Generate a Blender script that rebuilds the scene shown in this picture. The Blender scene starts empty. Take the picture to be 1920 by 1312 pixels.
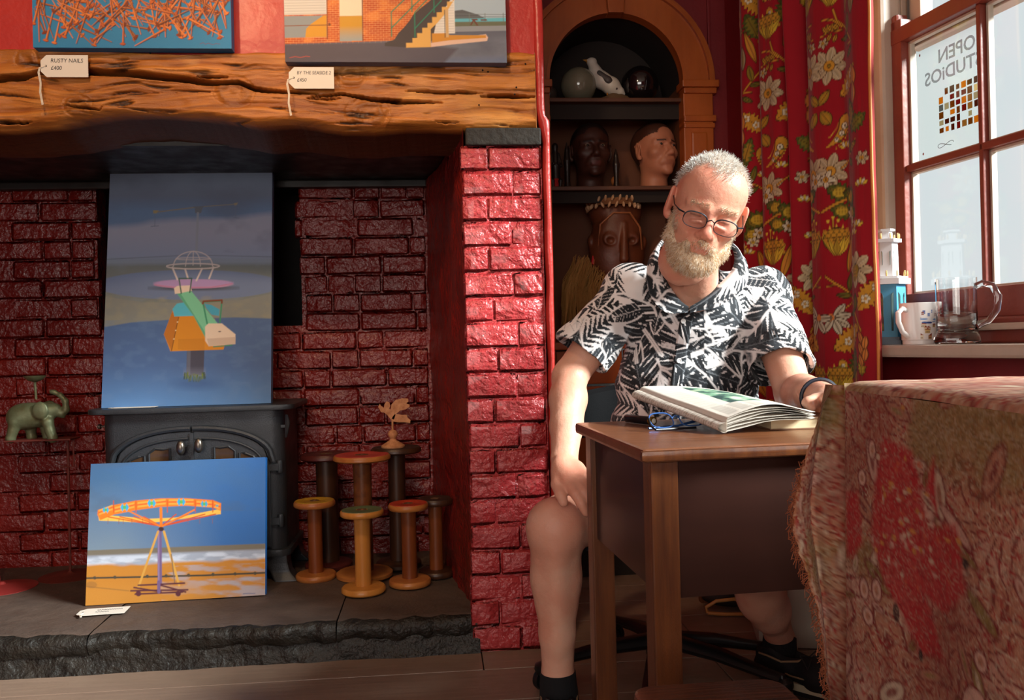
import bpy, bmesh, math, random
import numpy as np
from mathutils import Vector, Matrix, Euler

sc = bpy.context.scene
COL = sc.collection
R = math.radians
PI = math.pi
random.seed(7)

# ------------------------------------------------------------------ camera
CAM_H, FOC, ROLL = 0.92, 1600.0, R(1.4)
cd = bpy.data.cameras.new('camera'); cam = bpy.data.objects.new('camera', cd); COL.objects.link(cam)
cd.sensor_width = 36; cd.lens = FOC / 1920 * 36; cd.shift_y = -8 / 1920; cd.clip_start = 0.02
_c, _s = math.cos(ROLL), math.sin(ROLL)
cam.matrix_world = Matrix(((_c, _s, 0, 0), (0, 0, -1, 0), (-_s, _c, 0, CAM_H), (0, 0, 0, 1)))
sc.camera = cam
sc.view_settings.view_transform = 'Standard'; sc.view_settings.look = 'None'
sc.view_settings.exposure = 0.0; sc.view_settings.gamma = 1.0; sc.view_settings.use_curve_mapping = False

# ------------------------------------------------------------------ light
w = bpy.data.worlds.new('world'); sc.world = w; w.use_nodes = True
bg = w.node_tree.nodes['Background']; bg.inputs[0].default_value = (0.97, 0.98, 1.0, 1); bg.inputs[1].default_value = 0.86

def light(name, kind, loc, target, energy, color, **kw):
    d = bpy.data.lights.new(name, kind); d.energy = energy; d.color = color
    for k, v in kw.items(): setattr(d, k, v)
    o = bpy.data.objects.new(name, d); COL.objects.link(o); o.location = loc
    o.rotation_euler = (Vector(target) - Vector(loc)).to_track_quat('-Z', 'Y').to_euler()
    return o
# hazy daylight slanting in through the sash window
light('sun', 'SUN', (6, -0.5, 4.3), (0.6, 1.9, 1.0), 21.0, (1.0, 0.98, 0.95), angle=R(18))
# two warm gallery spots on the ceiling for the paintings; unseen area fill added behind
light('gallery_spot', 'SPOT', (-1.0, 1.35, 2.4), (-1.0, 2.5, 1.65), 36, (1.0, 0.66, 0.36), spot_size=R(70), spot_blend=0.6, shadow_soft_size=0.05)
light('gallery_spot', 'SPOT', (-0.3, 1.35, 2.4), (-0.25, 2.5, 1.62), 42, (1.0, 0.68, 0.40), spot_size=R(70), spot_blend=0.6, shadow_soft_size=0.05)
light('rear_fill', 'AREA', (-0.7, -2.9, 1.45), (-0.35, 2.5, 1.0), 78, (1.0, 0.94, 0.86), shape='RECTANGLE', size=2.4, size_y=1.5)

# ------------------------------------------------------------------ geometry of the room
AY = R(5); FO = (0.0, 2.58)                       # fireplace wall: turned 5 degrees, origin on its front plane
E1 = (math.cos(AY), math.sin(AY)); E2 = (-math.sin(AY), math.cos(AY))
def ray(px, py):
    u, v = px - 960, 648 - py
    return ((u * _c + v * _s) / FOC, 1.0, (-u * _s + v * _c) / FOC)
def PD(px, py, D):
    r = ray(px, py); return Vector((r[0] * D, D, CAM_H + r[2] * D))
def PZ(px, py, z):
    r = ray(px, py); return PD(px, py, (z - CAM_H) / r[2])
def PF(px, py, d):                                # (along wall, depth behind its front plane, height)
    r = ray(px, py)
    t = (d + FO[0] * E2[0] + FO[1] * E2[1]) / (r[0] * E2[0] + r[1] * E2[1])
    p = PD(px, py, t)
    return Vector(((p.x - FO[0]) * E1[0] + (p.y - FO[1]) * E1[1], d, p.z))
def FW(s, d, z):                                  # wall frame -> world
    return Vector((FO[0] + s * E1[0] + d * E2[0], FO[1] + s * E1[1] + d * E2[1], z))
def WF(p):
    x, y = p[0] - FO[0], p[1] - FO[1]
    return Vector((x * E1[0] + y * E1[1], x * E2[0] + y * E2[1], p[2]))
WP0 = (1.196, 2.586); WA = (0.249, -0.968); WN = (0.968, 0.249)   # window wall: along (towards camera), outwards
def WW(a, n, z):                                  # window wall frame -> world
    return Vector((WP0[0] + a * WA[0] + n * WN[0], WP0[1] + a * WA[1] + n * WN[1], z))
WROT = math.atan2(WA[1], WA[0])

# ------------------------------------------------------------------ helpers: colour and materials
def lin(c):
    return tuple(((x / 255) / 12.92 if x / 255 <= 0.04045 else (((x / 255) + 0.055) / 1.055) ** 2.4) for x in c)
def L(*c): return np.array(lin(c))
MATS = {}
def mat(name, col=None, rough=0.5, metal=0.0, spec=0.5, attr=False, var=None, vscale=(8, 8, 8), vamt=0.6, bump=0.0, bscale=40.0,
        bstretch=(1, 1, 1), bdetail=4, coat=0.0, trans=0.0, ior=1.45, sheen=0.0, emit=None, estr=0.0, alpha=None, sss=0.0, fine=0.0, fscale=150.0, rvar=0.0):
    if name in MATS: return MATS[name]
    m = bpy.data.materials.new(name); m.use_nodes = True; nt = m.node_tree; N = nt.nodes; K = nt.links
    b = N['Principled BSDF']
    b.inputs['Roughness'].default_value = rough; b.inputs['Metallic'].default_value = metal
    b.inputs['Specular IOR Level'].default_value = spec; b.inputs['IOR'].default_value = ior
    b.inputs['Coat Weight'].default_value = coat; b.inputs['Coat Roughness'].default_value = 0.12
    b.inputs['Transmission Weight'].default_value = trans; b.inputs['Sheen Weight'].default_value = sheen
    if sss:
        b.inputs['Subsurface Weight'].default_value = sss; b.inputs['Subsurface Radius'].default_value = (0.012, 0.004, 0.002); b.inputs['Subsurface Scale'].default_value = 1.0
    if emit is not None:
        b.inputs['Emission Color'].default_value = (*lin(emit), 1); b.inputs['Emission Strength'].default_value = estr
    tc = N.new('ShaderNodeTexCoord'); src = None
    if attr:
        a = N.new('ShaderNodeAttribute'); a.attribute_name = 'Col'; src = a.outputs['Color']
    elif col is not None:
        b.inputs['Base Color'].default_value = (*lin(col), 1)
    if var is not None:
        mp = N.new('ShaderNodeMapping'); mp.inputs['Scale'].default_value = vscale; K.new(tc.outputs['Object'], mp.inputs['Vector'])
        nz = N.new('ShaderNodeTexNoise'); nz.inputs['Scale'].default_value = 1.0; nz.inputs['Detail'].default_value = 6; nz.inputs['Roughness'].default_value = 0.62
        K.new(mp.outputs[0], nz.inputs['Vector'])
        rp = N.new('ShaderNodeMapRange'); rp.inputs[1].default_value = 0.5 - 0.28 / max(vamt, .05) * .6; rp.inputs[2].default_value = 0.5 + 0.28 / max(vamt, .05) * .6
        K.new(nz.outputs[0], rp.inputs[0])
        mx = N.new('ShaderNodeMix'); mx.data_type = 'RGBA'; K.new(rp.outputs[0], mx.inputs[0])
        if src is not None: K.new(src, mx.inputs[6])
        else: mx.inputs[6].default_value = (*lin(col), 1)
        mx.inputs[7].default_value = (*lin(var), 1)
        src = mx.outputs[2]
    if src is not None: K.new(src, b.inputs['Base Color'])
    if rvar:
        nr = N.new('ShaderNodeTexNoise'); nr.inputs['Scale'].default_value = 14; nr.inputs['Detail'].default_value = 5; K.new(tc.outputs['Object'], nr.inputs['Vector'])
        rr = N.new('ShaderNodeMapRange'); rr.inputs[1].default_value = .3; rr.inputs[2].default_value = .7; rr.inputs[3].default_value = max(.02, rough - rvar); rr.inputs[4].default_value = min(1, rough + rvar)
        K.new(nr.outputs[0], rr.inputs[0]); K.new(rr.outputs[0], b.inputs['Roughness'])
    if bump:
        mp2 = N.new('ShaderNodeMapping'); mp2.inputs['Scale'].default_value = bstretch; K.new(tc.outputs['Object'], mp2.inputs['Vector'])
        n2 = N.new('ShaderNodeTexNoise'); n2.inputs['Scale'].default_value = bscale; n2.inputs['Detail'].default_value = bdetail; K.new(mp2.outputs[0], n2.inputs['Vector'])
        bp = N.new('ShaderNodeBump'); bp.inputs['Strength'].default_value = 1.0; bp.inputs['Distance'].default_value = bump; K.new(n2.outputs[0], bp.inputs['Height'])
        last = bp
        if fine:
            n3 = N.new('ShaderNodeTexNoise'); n3.inputs['Scale'].default_value = fscale; n3.inputs['Detail'].default_value = 3; K.new(tc.outputs['Object'], n3.inputs['Vector'])
            b3 = N.new('ShaderNodeBump'); b3.inputs['Distance'].default_value = fine; K.new(n3.outputs[0], b3.inputs['Height']); K.new(bp.outputs[0], b3.inputs['Normal']); last = b3
        K.new(last.outputs[0], b.inputs['Normal'])
    if alpha is not None: b.inputs['Alpha'].default_value = alpha
    MATS[name] = m
    return m

def pane_glass(name, tint=(245, 250, 250), refl=0.08):
    if name in MATS: return MATS[name]
    m = bpy.data.materials.new(name); m.use_nodes = True; nt = m.node_tree; N = nt.nodes; K = nt.links
    N.remove(N['Principled BSDF'])
    t = N.new('ShaderNodeBsdfTransparent'); t.inputs[0].default_value = (*lin(tint), 1)
    g = N.new('ShaderNodeBsdfGlossy'); g.inputs['Roughness'].default_value = 0.03
    fr = N.new('ShaderNodeFresnel'); fr.inputs[0].default_value = 1.45
    mx = N.new('ShaderNodeMixShader'); ml = N.new('ShaderNodeMath'); ml.operation = 'MULTIPLY'; ml.inputs[1].default_value = refl / 0.08
    ge = N.new('ShaderNodeNewGeometry'); iv = N.new('ShaderNodeMath'); iv.operation = 'SUBTRACT'; iv.inputs[0].default_value = 1.0; K.new(ge.outputs['Backfacing'], iv.inputs[1])
    m2 = N.new('ShaderNodeMath'); m2.operation = 'MULTIPLY'; m2.use_clamp = True
    K.new(fr.outputs[0], ml.inputs[0]); K.new(ml.outputs[0], m2.inputs[0]); K.new(iv.outputs[0], m2.inputs[1]); K.new(m2.outputs[0], mx.inputs[0]); K.new(t.outputs[0], mx.inputs[1]); K.new(g.outputs[0], mx.inputs[2])
    K.new(mx.outputs[0], N['Material Output'].inputs[0]); MATS[name] = m
    return m

# ------------------------------------------------------------------ helpers: objects
def tag(o, label=None, cat=None, group=None, kind=None):
    if label: o['label'] = label
    if cat: o['category'] = cat
    if group: o['group'] = group
    if kind: o['kind'] = kind
    return o
def thing(name, label, cat, loc=(0, 0, 0), rotz=0.0, group=None):
    o = bpy.data.objects.new(name, None); COL.objects.link(o); o.empty_display_size = 0.05
    o.location = loc; o.rotation_euler = (0, 0, rotz)
    return tag(o, label, cat, group)
def struct(o): o['kind'] = 'structure'; return o
def root_matrix(o):
    M = o.matrix_basis.copy()
    while o.parent: o = o.parent; M = o.matrix_basis @ M
    return M
def link_mesh(name, me, m, parent=None, smooth=False):
    if m is not None: me.materials.append(m)
    if smooth: me.polygons.foreach_set('use_smooth', np.ones(len(me.polygons), dtype=bool))
    o = bpy.data.objects.new(name, me); COL.objects.link(o)
    if parent is not None: o.parent = parent
    return o
def np_mesh(name, V, Fq, m, parent=None, cols=None, smooth=True, world=False):
    """V (n,3), Fq (k,4) or (k,3) int arrays; cols (n,3) linear colours; world=True: V is in world space"""
    V = np.asarray(V, dtype=np.float64)
    if world and parent is not None:
        Mi = np.array(root_matrix(parent).inverted()); V = V @ Mi[:3, :3].T + Mi[:3, 3]
    Fq = np.asarray(Fq, dtype=np.int32); k = Fq.shape[1]
    me = bpy.data.meshes.new(name)
    me.vertices.add(len(V)); me.vertices.foreach_set('co', V.astype(np.float32).ravel())
    me.loops.add(Fq.size); me.loops.foreach_set('vertex_index', Fq.ravel())
    me.polygons.add(len(Fq)); me.polygons.foreach_set('loop_start', np.arange(0, Fq.size, k, dtype=np.int32))
    me.update(calc_edges=True)
    if cols is not None:
        ca = me.color_attributes.new('Col', 'FLOAT_COLOR', 'POINT')
        ca.data.foreach_set('color', np.hstack([np.clip(cols, 0, 1), np.ones((len(V), 1))]).astype(np.float32).ravel())
    me.validate()
    return link_mesh(name, me, m, parent, smooth)

class MB:
    """collects simple shapes and links them as one mesh"""
    def __init__(s): s.v = []; s.f = []
    def add(s, vs, fs, M=None):
        o = len(s.v)
        for p in vs: s.v.append(tuple(M @ Vector(p)) if M is not None else tuple(p))
        for f in fs: s.f.append(tuple(i + o for i in f))
        return s
    def box(s, x0, x1, y0, y1, z0, z1, M=None, bev=0.0):
        if bev <= 0:
            return s.add([(x0, y0, z0), (x1, y0, z0), (x1, y1, z0), (x0, y1, z0), (x0, y0, z1), (x1, y0, z1), (x1, y1, z1), (x0, y1, z1)],
                         [(0, 3, 2, 1), (4, 5, 6, 7), (0, 1, 5, 4), (1, 2, 6, 5), (2, 3, 7, 6), (3, 0, 4, 7)], M)
        bm = bmesh.new(); bmesh.ops.create_cube(bm, size=1.0)
        for v in bm.verts: v.co = ((x0 + x1) / 2 + v.co.x * (x1 - x0), (y0 + y1) / 2 + v.co.y * (y1 - y0), (z0 + z1) / 2 + v.co.z * (z1 - z0))
        bmesh.ops.bevel(bm, geom=bm.edges[:], offset=bev, segments=2, affect='EDGES', profile=0.6)
        bm.verts.index_update(); s.add([v.co[:] for v in bm.verts], [[v.index for v in f.verts] for f in bm.faces], M); bm.free(); return s
    def lathe(s, prof, n=24, M=None, c=(0, 0, 0), cap=True):
        vs = []; fs = []
        for r, z in prof:
            for i in range(n):
                a = 2 * PI * i / n; vs.append((c[0] + r * math.cos(a), c[1] + r * math.sin(a), c[2] + z))
        for j in range(len(prof) - 1):
            for i in range(n):
                a, b = j * n + i, j * n + (i + 1) % n; fs.append((a, b, b + n, a + n))
        if cap:
            fs.append(tuple(range(n))[::-1]); k = (len(prof) - 1) * n; fs.append(tuple(range(k, k + n)))
        return s.add(vs, fs, M)
    def tube(s, pts, rad, n=10, M=None, flat=1.0, close=False):
        """pts list of points; rad number or list"""
        P = [Vector(p) for p in pts]; m = len(P); rs = rad if isinstance(rad, (list, tuple)) else [rad] * m
        vs = []; fs = []; up = None
        for j in range(m):
            if close: t = P[(j + 1) % m] - P[j - 1]
            else: t = (P[min(j + 1, m - 1)] - P[max(j - 1, 0)])
            t = t.normalized() if t.length > 1e-9 else Vector((0, 0, 1))
            if up is None: up = Vector((0, 0, 1)) if abs(t.z) < 0.9 else Vector((1, 0, 0))
            sd = t.cross(up)
            if sd.length < 1e-6: sd = t.orthogonal()
            sd.normalize(); up = sd.cross(t).normalized()
            for i in range(n):
                a = 2 * PI * i / n; vs.append(P[j] + sd * (math.cos(a) * rs[j]) + up * (math.sin(a) * rs[j] * flat))
        for j in range(m if close else m - 1):
            for i in range(n):
                a, b = j * n + i, j * n + (i + 1) % n; c2, d = ((j + 1) % m) * n + (i + 1) % n, ((j + 1) % m) * n + i; fs.append((a, b, c2, d))
        if not close: fs.append(tuple(range(n))[::-1]); fs.append(tuple(range((m - 1) * n, m * n)))
        return s.add(vs, fs, M)
    def prism(s, poly, y0, y1, M=None):
        """poly in (x,z), extruded along y"""
        n = len(poly); vs = [(p[0], y0, p[1]) for p in poly] + [(p[0], y1, p[1]) for p in poly]
        fs = [tuple(range(n)), tuple(range(n, 2 * n))[::-1]] + [(i, i + n, (i + 1) % n + n, (i + 1) % n) for i in range(n)]
        return s.add(vs, fs, M)
    def ball(s, c, r, n=16, m=10, M=None):
        r = (r, r, r) if not isinstance(r, (tuple, list)) else r
        vs = [(c[0], c[1], c[2] - r[2])]; fs = []
        for j in range(1, m):
            t = PI * j / m
            for i in range(n):
                a = 2 * PI * i / n; vs.append((c[0] + r[0] * math.sin(t) * math.cos(a), c[1] + r[1] * math.sin(t) * math.sin(a), c[2] - r[2] * math.cos(t)))
        vs.append((c[0], c[1], c[2] + r[2])); k = len(vs) - 1
        for i in range(n): fs.append((0, 1 + (i + 1) % n, 1 + i)); fs.append((k, k - n + i, k - n + (i + 1) % n))
        for j in range(m - 2):
            for i in range(n):
                a, b = 1 + j * n + i, 1 + j * n + (i + 1) % n; fs.append((a, b, b + n, a + n))
        return s.add(vs, fs, M)
    def build(s, name, m, parent=None, smooth=False, world=False, bevel=0.0):
        V = s.v
        if world and parent is not None:
            Mi = root_matrix(parent).inverted(); V = [tuple(Mi @ Vector(p)) for p in V]
        me = bpy.data.meshes.new(name); me.from_pydata(V, [], s.f)
        bm = bmesh.new(); bm.from_mesh(me); bmesh.ops.recalc_face_normals(bm, faces=bm.faces[:])
        if bevel: bmesh.ops.bevel(bm, geom=[e for e in bm.edges if len(e.link_faces) == 2 and e.calc_face_angle(0) > 0.5], offset=bevel, segments=2, affect='EDGES', profile=0.6)
        bm.to_mesh(me); bm.free()
        o = link_mesh(name, me, m, parent, smooth)
        if smooth:
            try: me.set_sharp_from_angle(angle=R(42))
            except Exception: pass
        return o
def T(x, y, z, rz=0.0, rx=0.0, ry=0.0): return Matrix.Translation((x, y, z)) @ Euler((rx, ry, rz)).to_matrix().to_4x4()

# ------------------------------------------------------------------ helpers: noise, paint, surface from a field
_rng = np.random.RandomState(3); _tab = _rng.rand(64, 64, 64).astype(np.float32)
def vnoise(P):
    P = np.asarray(P, dtype=np.float32); i = np.floor(P).astype(np.int64); f = P - i; f = f * f * (3 - 2 * f)
    def g(a, b, c): return _tab[(i[..., 0] + a) & 63, (i[..., 1] + b) & 63, (i[..., 2] + c) & 63]
    x, y, z = f[..., 0], f[..., 1], f[..., 2]
    return ((g(0, 0, 0) * (1 - x) + g(1, 0, 0) * x) * (1 - y) + (g(0, 1, 0) * (1 - x) + g(1, 1, 0) * x) * y) * (1 - z) + \
           ((g(0, 0, 1) * (1 - x) + g(1, 0, 1) * x) * (1 - y) + (g(0, 1, 1) * (1 - x) + g(1, 1, 1) * x) * y) * z
def fbm(P, o=4):
    P = np.asarray(P, dtype=np.float32); t = 0; a = 0.5
    for k in range(o): t = t + a * vnoise(P * (2 ** k) + 7.3 * k); a *= 0.5
    return t / (1 - 0.5 ** o)
def n2(x, y, sx=1, sy=1, z=0.5, o=4):
    return fbm(np.stack([np.asarray(x) * sx + 11, np.asarray(y) * sy + 5, np.zeros_like(np.asarray(x)) + z], -1), o)

class Paint:
    """colours a set of surface points from flat shapes laid out in the cloth's / canvas's own coordinates"""
    def __init__(s, u, v, base, soft): s.u = u; s.v = v; s.c = np.tile(np.asarray(base, dtype=np.float64), (len(u), 1)); s.soft = soft
    def fill(s, a, col, idx=None):
        if idx is None: s.c = s.c * (1 - a[:, None]) + np.asarray(col) * a[:, None]
        else: s.c[idx] = s.c[idx] * (1 - a[:, None]) + np.asarray(col) * a[:, None]
    def near(s, x0, x1, y0, y1):
        m = s.soft * 2; x0 -= m; x1 += m; y0 -= m; y1 += m; n = 40
        if not hasattr(s, 'order'):                     # points sorted into n x n cells, so that a shape only visits its own
            s.lo = (float(s.u.min()), float(s.v.min())); s.w = (max(float(np.ptp(s.u)), 1e-9) / n * 1.0001, max(float(np.ptp(s.v)), 1e-9) / n * 1.0001)
            cell = ((s.v - s.lo[1]) / s.w[1]).astype(np.int64) * n + ((s.u - s.lo[0]) / s.w[0]).astype(np.int64)
            s.order = np.argsort(cell, kind='stable'); s.start = np.searchsorted(cell[s.order], np.arange(n * n + 1))
        i0, i1 = max(int((x0 - s.lo[0]) // s.w[0]), 0), min(int((x1 - s.lo[0]) // s.w[0]), n - 1); j0, j1 = max(int((y0 - s.lo[1]) // s.w[1]), 0), min(int((y1 - s.lo[1]) // s.w[1]), n - 1)
        if i1 < i0 or j1 < j0: return np.zeros(0, np.int64)
        k = np.concatenate([s.order[s.start[j * n + i0]:s.start[j * n + i1 + 1]] for j in range(j0, j1 + 1)])
        return k[(s.u[k] > x0) & (s.u[k] < x1) & (s.v[k] > y0) & (s.v[k] < y1)]
    def poly(s, pts, col, soft=None, alpha=1.0):
        soft = soft or s.soft; xs = [p[0] for p in pts]; ys = [p[1] for p in pts]
        k = s.near(min(xs) - soft, max(xs) + soft, min(ys) - soft, max(ys) + soft)
        if not len(k): return
        X, Y = s.u[k], s.v[k]; d = np.full(len(k), 1e9); ins = np.zeros(len(k), bool)
        for i in range(len(pts)):
            (ax, ay), (bx, by) = pts[i - 1], pts[i]; ex, ey = bx - ax, by - ay
            t = np.clip(((X - ax) * ex + (Y - ay) * ey) / max(ex * ex + ey * ey, 1e-12), 0, 1)
            d = np.minimum(d, (X - ax - t * ex) ** 2 + (Y - ay - t * ey) ** 2)
            c = (ay > Y) != (by > Y); xi = ax + (Y - ay) / (ey if abs(ey) > 1e-12 else 1e-12) * ex; ins ^= c & (X < xi)
        d = np.sqrt(d) * np.where(ins, -1, 1); s.fill(np.clip(0.5 - d / soft, 0, 1) * alpha, col, k)
    def ell(s, cx, cy, rx, ry, col, rot=0.0, soft=None, alpha=1.0):
        soft = soft or s.soft; m = max(rx, ry) + soft; k = s.near(cx - m, cx + m, cy - m, cy + m)
        if not len(k): return
        X, Y = s.u[k] - cx, s.v[k] - cy; c, q = math.cos(rot), math.sin(rot); x, y = (X * c + Y * q) / rx, (-X * q + Y * c) / ry
        r = np.sqrt(x * x + y * y) + 1e-9; d = (r - 1) * min(rx, ry); s.fill(np.clip(0.5 - d / soft, 0, 1) * alpha, col, k)
    def line(s, pts, wd, col, alpha=1.0, wd2=None, soft=None):
        soft = soft or s.soft; n = len(pts) - 1; wd2 = wd if wd2 is None else wd2
        xs = [p[0] for p in pts]; ys = [p[1] for p in pts]; m = max(wd, wd2) + soft
        k = s.near(min(xs) - m, max(xs) + m, min(ys) - m, max(ys) + m)
        if not len(k): return
        X, Y = s.u[k], s.v[k]; best = np.full(len(k), 1e9)
        for i in range(n):
            (ax, ay), (bx, by) = pts[i], pts[i + 1]; ex, ey = bx - ax, by - ay
            t = np.clip(((X - ax) * ex + (Y - ay) * ey) / max(ex * ex + ey * ey, 1e-12), 0, 1)
            ww = wd + (wd2 - wd) * (i + t) / n
            best = np.minimum(best, np.hypot(X - ax - t * ex, Y - ay - t * ey) - ww / 2)
        s.fill(np.clip(0.5 - best / soft, 0, 1) * alpha, col, k)
    def local(s, cx, cy, rot, size):
        k = s.near(cx - size, cx + size, cy - size, cy + size); X, Y = s.u[k] - cx, s.v[k] - cy; c, q = math.cos(rot), math.sin(rot)
        return k, X * c + Y * q, -X * q + Y * c

def grid_faces(nu, nv):
    i = np.arange(nu * nv).reshape(nv, nu)
    return np.stack([i[:-1, :-1], i[:-1, 1:], i[1:, 1:], i[1:, :-1]], -1).reshape(-1, 4)

class Field:
    """signed distance field on a grid, grown from tapered capsules and ellipsoids, turned into one smooth surface"""
    def __init__(s, lo, hi, h):
        s.lo = np.array(lo, float); s.h = h; s.n = np.ceil((np.array(hi) - s.lo) / h).astype(int) + 1
        s.F = np.full(s.n, 0.06, dtype=np.float32)
    def block(s, lo, hi):
        a = np.maximum(np.floor((np.array(lo) - s.lo) / s.h).astype(int), 0); b = np.minimum(np.ceil((np.array(hi) - s.lo) / s.h).astype(int) + 1, s.n)
        if np.any(b <= a): return None
        ax = [(s.lo[i] + s.h * np.arange(a[i], b[i])).astype(np.float32) for i in range(3)]
        return tuple(slice(a[i], b[i]) for i in range(3)), np.stack(np.meshgrid(*ax, indexing='ij'), -1)
    def put(s, sl, d, k, op='u'):
        f = s.F[sl]
        if op == 'u':
            if k > 0:
                hh = np.clip(0.5 + 0.5 * (f - d) / k, 0, 1); s.F[sl] = f + (d - f) * hh - k * hh * (1 - hh)
            else: s.F[sl] = np.minimum(f, d)
        else:
            if k > 0:
                d = -d; hh = np.clip(0.5 - 0.5 * (f - d) / k, 0, 1); s.F[sl] = f + (d - f) * hh + k * hh * (1 - hh)
            else: s.F[sl] = np.maximum(f, -d)
    def cap(s, a, b, ra, rb, k=0.01, op='u', flat=None):
        a = np.array(a, float); b = np.array(b, float); m = max(ra, rb) * (max(flat[1], 1) if flat else 1) + k + 0.02
        r = s.block(np.minimum(a, b) - m, np.maximum(a, b) + m)
        if r is None: return
        sl, P = r; ab = (b - a).astype(np.float32); q = P - a.astype(np.float32)
        if flat is not None:                      # squash across a given axis by a factor
            ax = np.array(flat[0], np.float32); ax /= np.linalg.norm(ax); t = np.clip((q @ ab) / max(float(ab @ ab), 1e-9), 0, 1)
            q = q - t[..., None] * ab; c = q @ ax; q = q - ax * c[..., None] + ax * (c / flat[1])[..., None]
            d = np.sqrt((q * q).sum(-1)) - (ra + (rb - ra) * t)
        else:
            t = np.clip((q @ ab) / max(float(ab @ ab), 1e-9), 0, 1); q = q - t[..., None] * ab
            d = np.sqrt((q * q).sum(-1)) - (ra + (rb - ra) * t)
        s.put(sl, d.astype(np.float32), k, op)
    def chain(s, pts, rs, k=0.01, op='u', flat=None):
        for i in range(len(pts) - 1): s.cap(pts[i], pts[i + 1], rs[i], rs[i + 1], k, op, flat)
    def ell(s, c, r, k=0.01, op='u', rot=None):
        c = np.array(c, float); r = np.array(r, float); m = r.max() + k + 0.02; g = s.block(c - m, c + m)
        if g is None: return
        sl, P = g; q = P - c.astype(np.float32)
        if rot is not None: q = q @ np.array(rot, np.float32)          # columns of rot = ellipsoid axes
        q = q / r.astype(np.float32); l = np.sqrt((q * q).sum(-1)) + 1e-6; q2 = q / r.astype(np.float32); l2 = np.sqrt((q2 * q2).sum(-1)) + 1e-6
        s.put(sl, (l * (l - 1) / l2).astype(np.float32), k, op)
    def half(s, p, n, k=0.0):
        """cut away everything on the side n points to"""
        n = np.array(n, np.float32); n /= np.linalg.norm(n)
        sl, P = s.block(s.lo, s.lo + s.h * s.n); d = ((P - np.array(p, np.float32)) @ n); s.put(sl, -d, k, 's')
    def mesh(s, smooth=1):
        F = s.F; n = s.n; ins = F < 0; nc = n - 1; tot = int(np.prod(nc)); stride = np.array([nc[1] * nc[2], nc[2], 1])
        cells = []; pts = []; quads = []
        for ax in range(3):
            A = [slice(None)] * 3; B = [slice(None)] * 3; A[ax] = slice(0, -1); B[ax] = slice(1, None)
            m = ins[tuple(A)] != ins[tuple(B)]; idx = np.argwhere(m); b, c = (ax + 1) % 3, (ax + 2) % 3
            ok = (idx[:, b] > 0) & (idx[:, c] > 0) & (idx[:, b] < nc[b]) & (idx[:, c] < nc[c]); idx = idx[ok]
            if not len(idx): continue
            j = idx.copy(); j[:, ax] += 1; fa = F[tuple(idx.T)]; fb = F[tuple(j.T)]; p = idx.astype(float); p[:, ax] += fa / (fa - fb)
            base = idx @ stride; q = np.stack([base - stride[b] - stride[c], base - stride[c], base, base - stride[b]], 1)
            fl = fa >= 0; q[fl] = q[fl][:, ::-1]; quads.append(q)
            for o in range(4): cells.append(q[:, o]); pts.append(p)
        cells = np.concatenate(cells); pts = np.concatenate(pts); quads = np.concatenate(quads)
        u, inv = np.unique(cells, return_inverse=True); cnt = np.bincount(inv).astype(float)
        V = np.stack([np.bincount(inv, pts[:, i]) / cnt for i in range(3)], 1)
        Q = np.searchsorted(u, quads)
        for _ in range(smooth):
            acc = np.zeros_like(V); k = np.zeros(len(V))
            for a in range(4):
                b = (a + 1) % 4; np.add.at(acc, Q[:, a], V[Q[:, b]]); np.add.at(k, Q[:, a], 1); np.add.at(acc, Q[:, b], V[Q[:, a]]); np.add.at(k, Q[:, b], 1)
            V = 0.5 * V + 0.5 * acc / k[:, None]
        return s.lo + V * s.h, Q
# ================================================================== THE ROOM
def paint_mat(name, col, rough, big, bigs, fine, fines, var, coat=0.0):
    """brushed gloss paint over rough masonry, textured by position so that it runs on from brick to brick"""
    m = bpy.data.materials.new(name); m.use_nodes = True; nt = m.node_tree; N = nt.nodes; K = nt.links; b = N['Principled BSDF']
    g = N.new('ShaderNodeNewGeometry'); b.inputs['Roughness'].default_value = rough; b.inputs['Coat Weight'].default_value = coat; b.inputs['Coat Roughness'].default_value = .1
    n1 = N.new('ShaderNodeTexNoise'); n1.inputs['Scale'].default_value = 3.5; n1.inputs['Detail'].default_value = 7; K.new(g.outputs['Position'], n1.inputs['Vector'])
    rp = N.new('ShaderNodeMapRange'); rp.inputs[1].default_value = .35; rp.inputs[2].default_value = .68; K.new(n1.outputs[0], rp.inputs[0])
    mx = N.new('ShaderNodeMix'); mx.data_type = 'RGBA'; mx.inputs[6].default_value = (*lin(col), 1); mx.inputs[7].default_value = (*lin(var), 1)
    K.new(rp.outputs[0], mx.inputs[0]); K.new(mx.outputs[2], b.inputs['Base Color'])
    n2_ = N.new('ShaderNodeTexNoise'); n2_.inputs['Scale'].default_value = bigs; n2_.inputs['Detail'].default_value = 5; n2_.inputs['Distortion'].default_value = .6; K.new(g.outputs['Position'], n2_.inputs['Vector'])
    b1 = N.new('ShaderNodeBump'); b1.inputs['Distance'].default_value = big; K.new(n2_.outputs[0], b1.inputs['Height'])
    n3 = N.new('ShaderNodeTexNoise'); n3.inputs['Scale'].default_value = fines; n3.inputs['Detail'].default_value = 3; K.new(g.outputs['Position'], n3.inputs['Vector'])
    b2 = N.new('ShaderNodeBump'); b2.inputs['Distance'].default_value = fine; K.new(n3.outputs[0], b2.inputs['Height']); K.new(b1.outputs[0], b2.inputs['Normal'])
    K.new(b2.outputs[0], b.inputs['Normal']); MATS[name] = m; return m
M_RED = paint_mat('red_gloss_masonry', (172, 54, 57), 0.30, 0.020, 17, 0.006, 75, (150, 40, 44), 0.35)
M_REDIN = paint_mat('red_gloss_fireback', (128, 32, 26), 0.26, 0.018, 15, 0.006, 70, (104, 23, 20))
M_PLAST = paint_mat('red_plaster', (182, 50, 44), 0.35, 0.005, 9, 0.0015, 60, (168, 42, 38))
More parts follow.
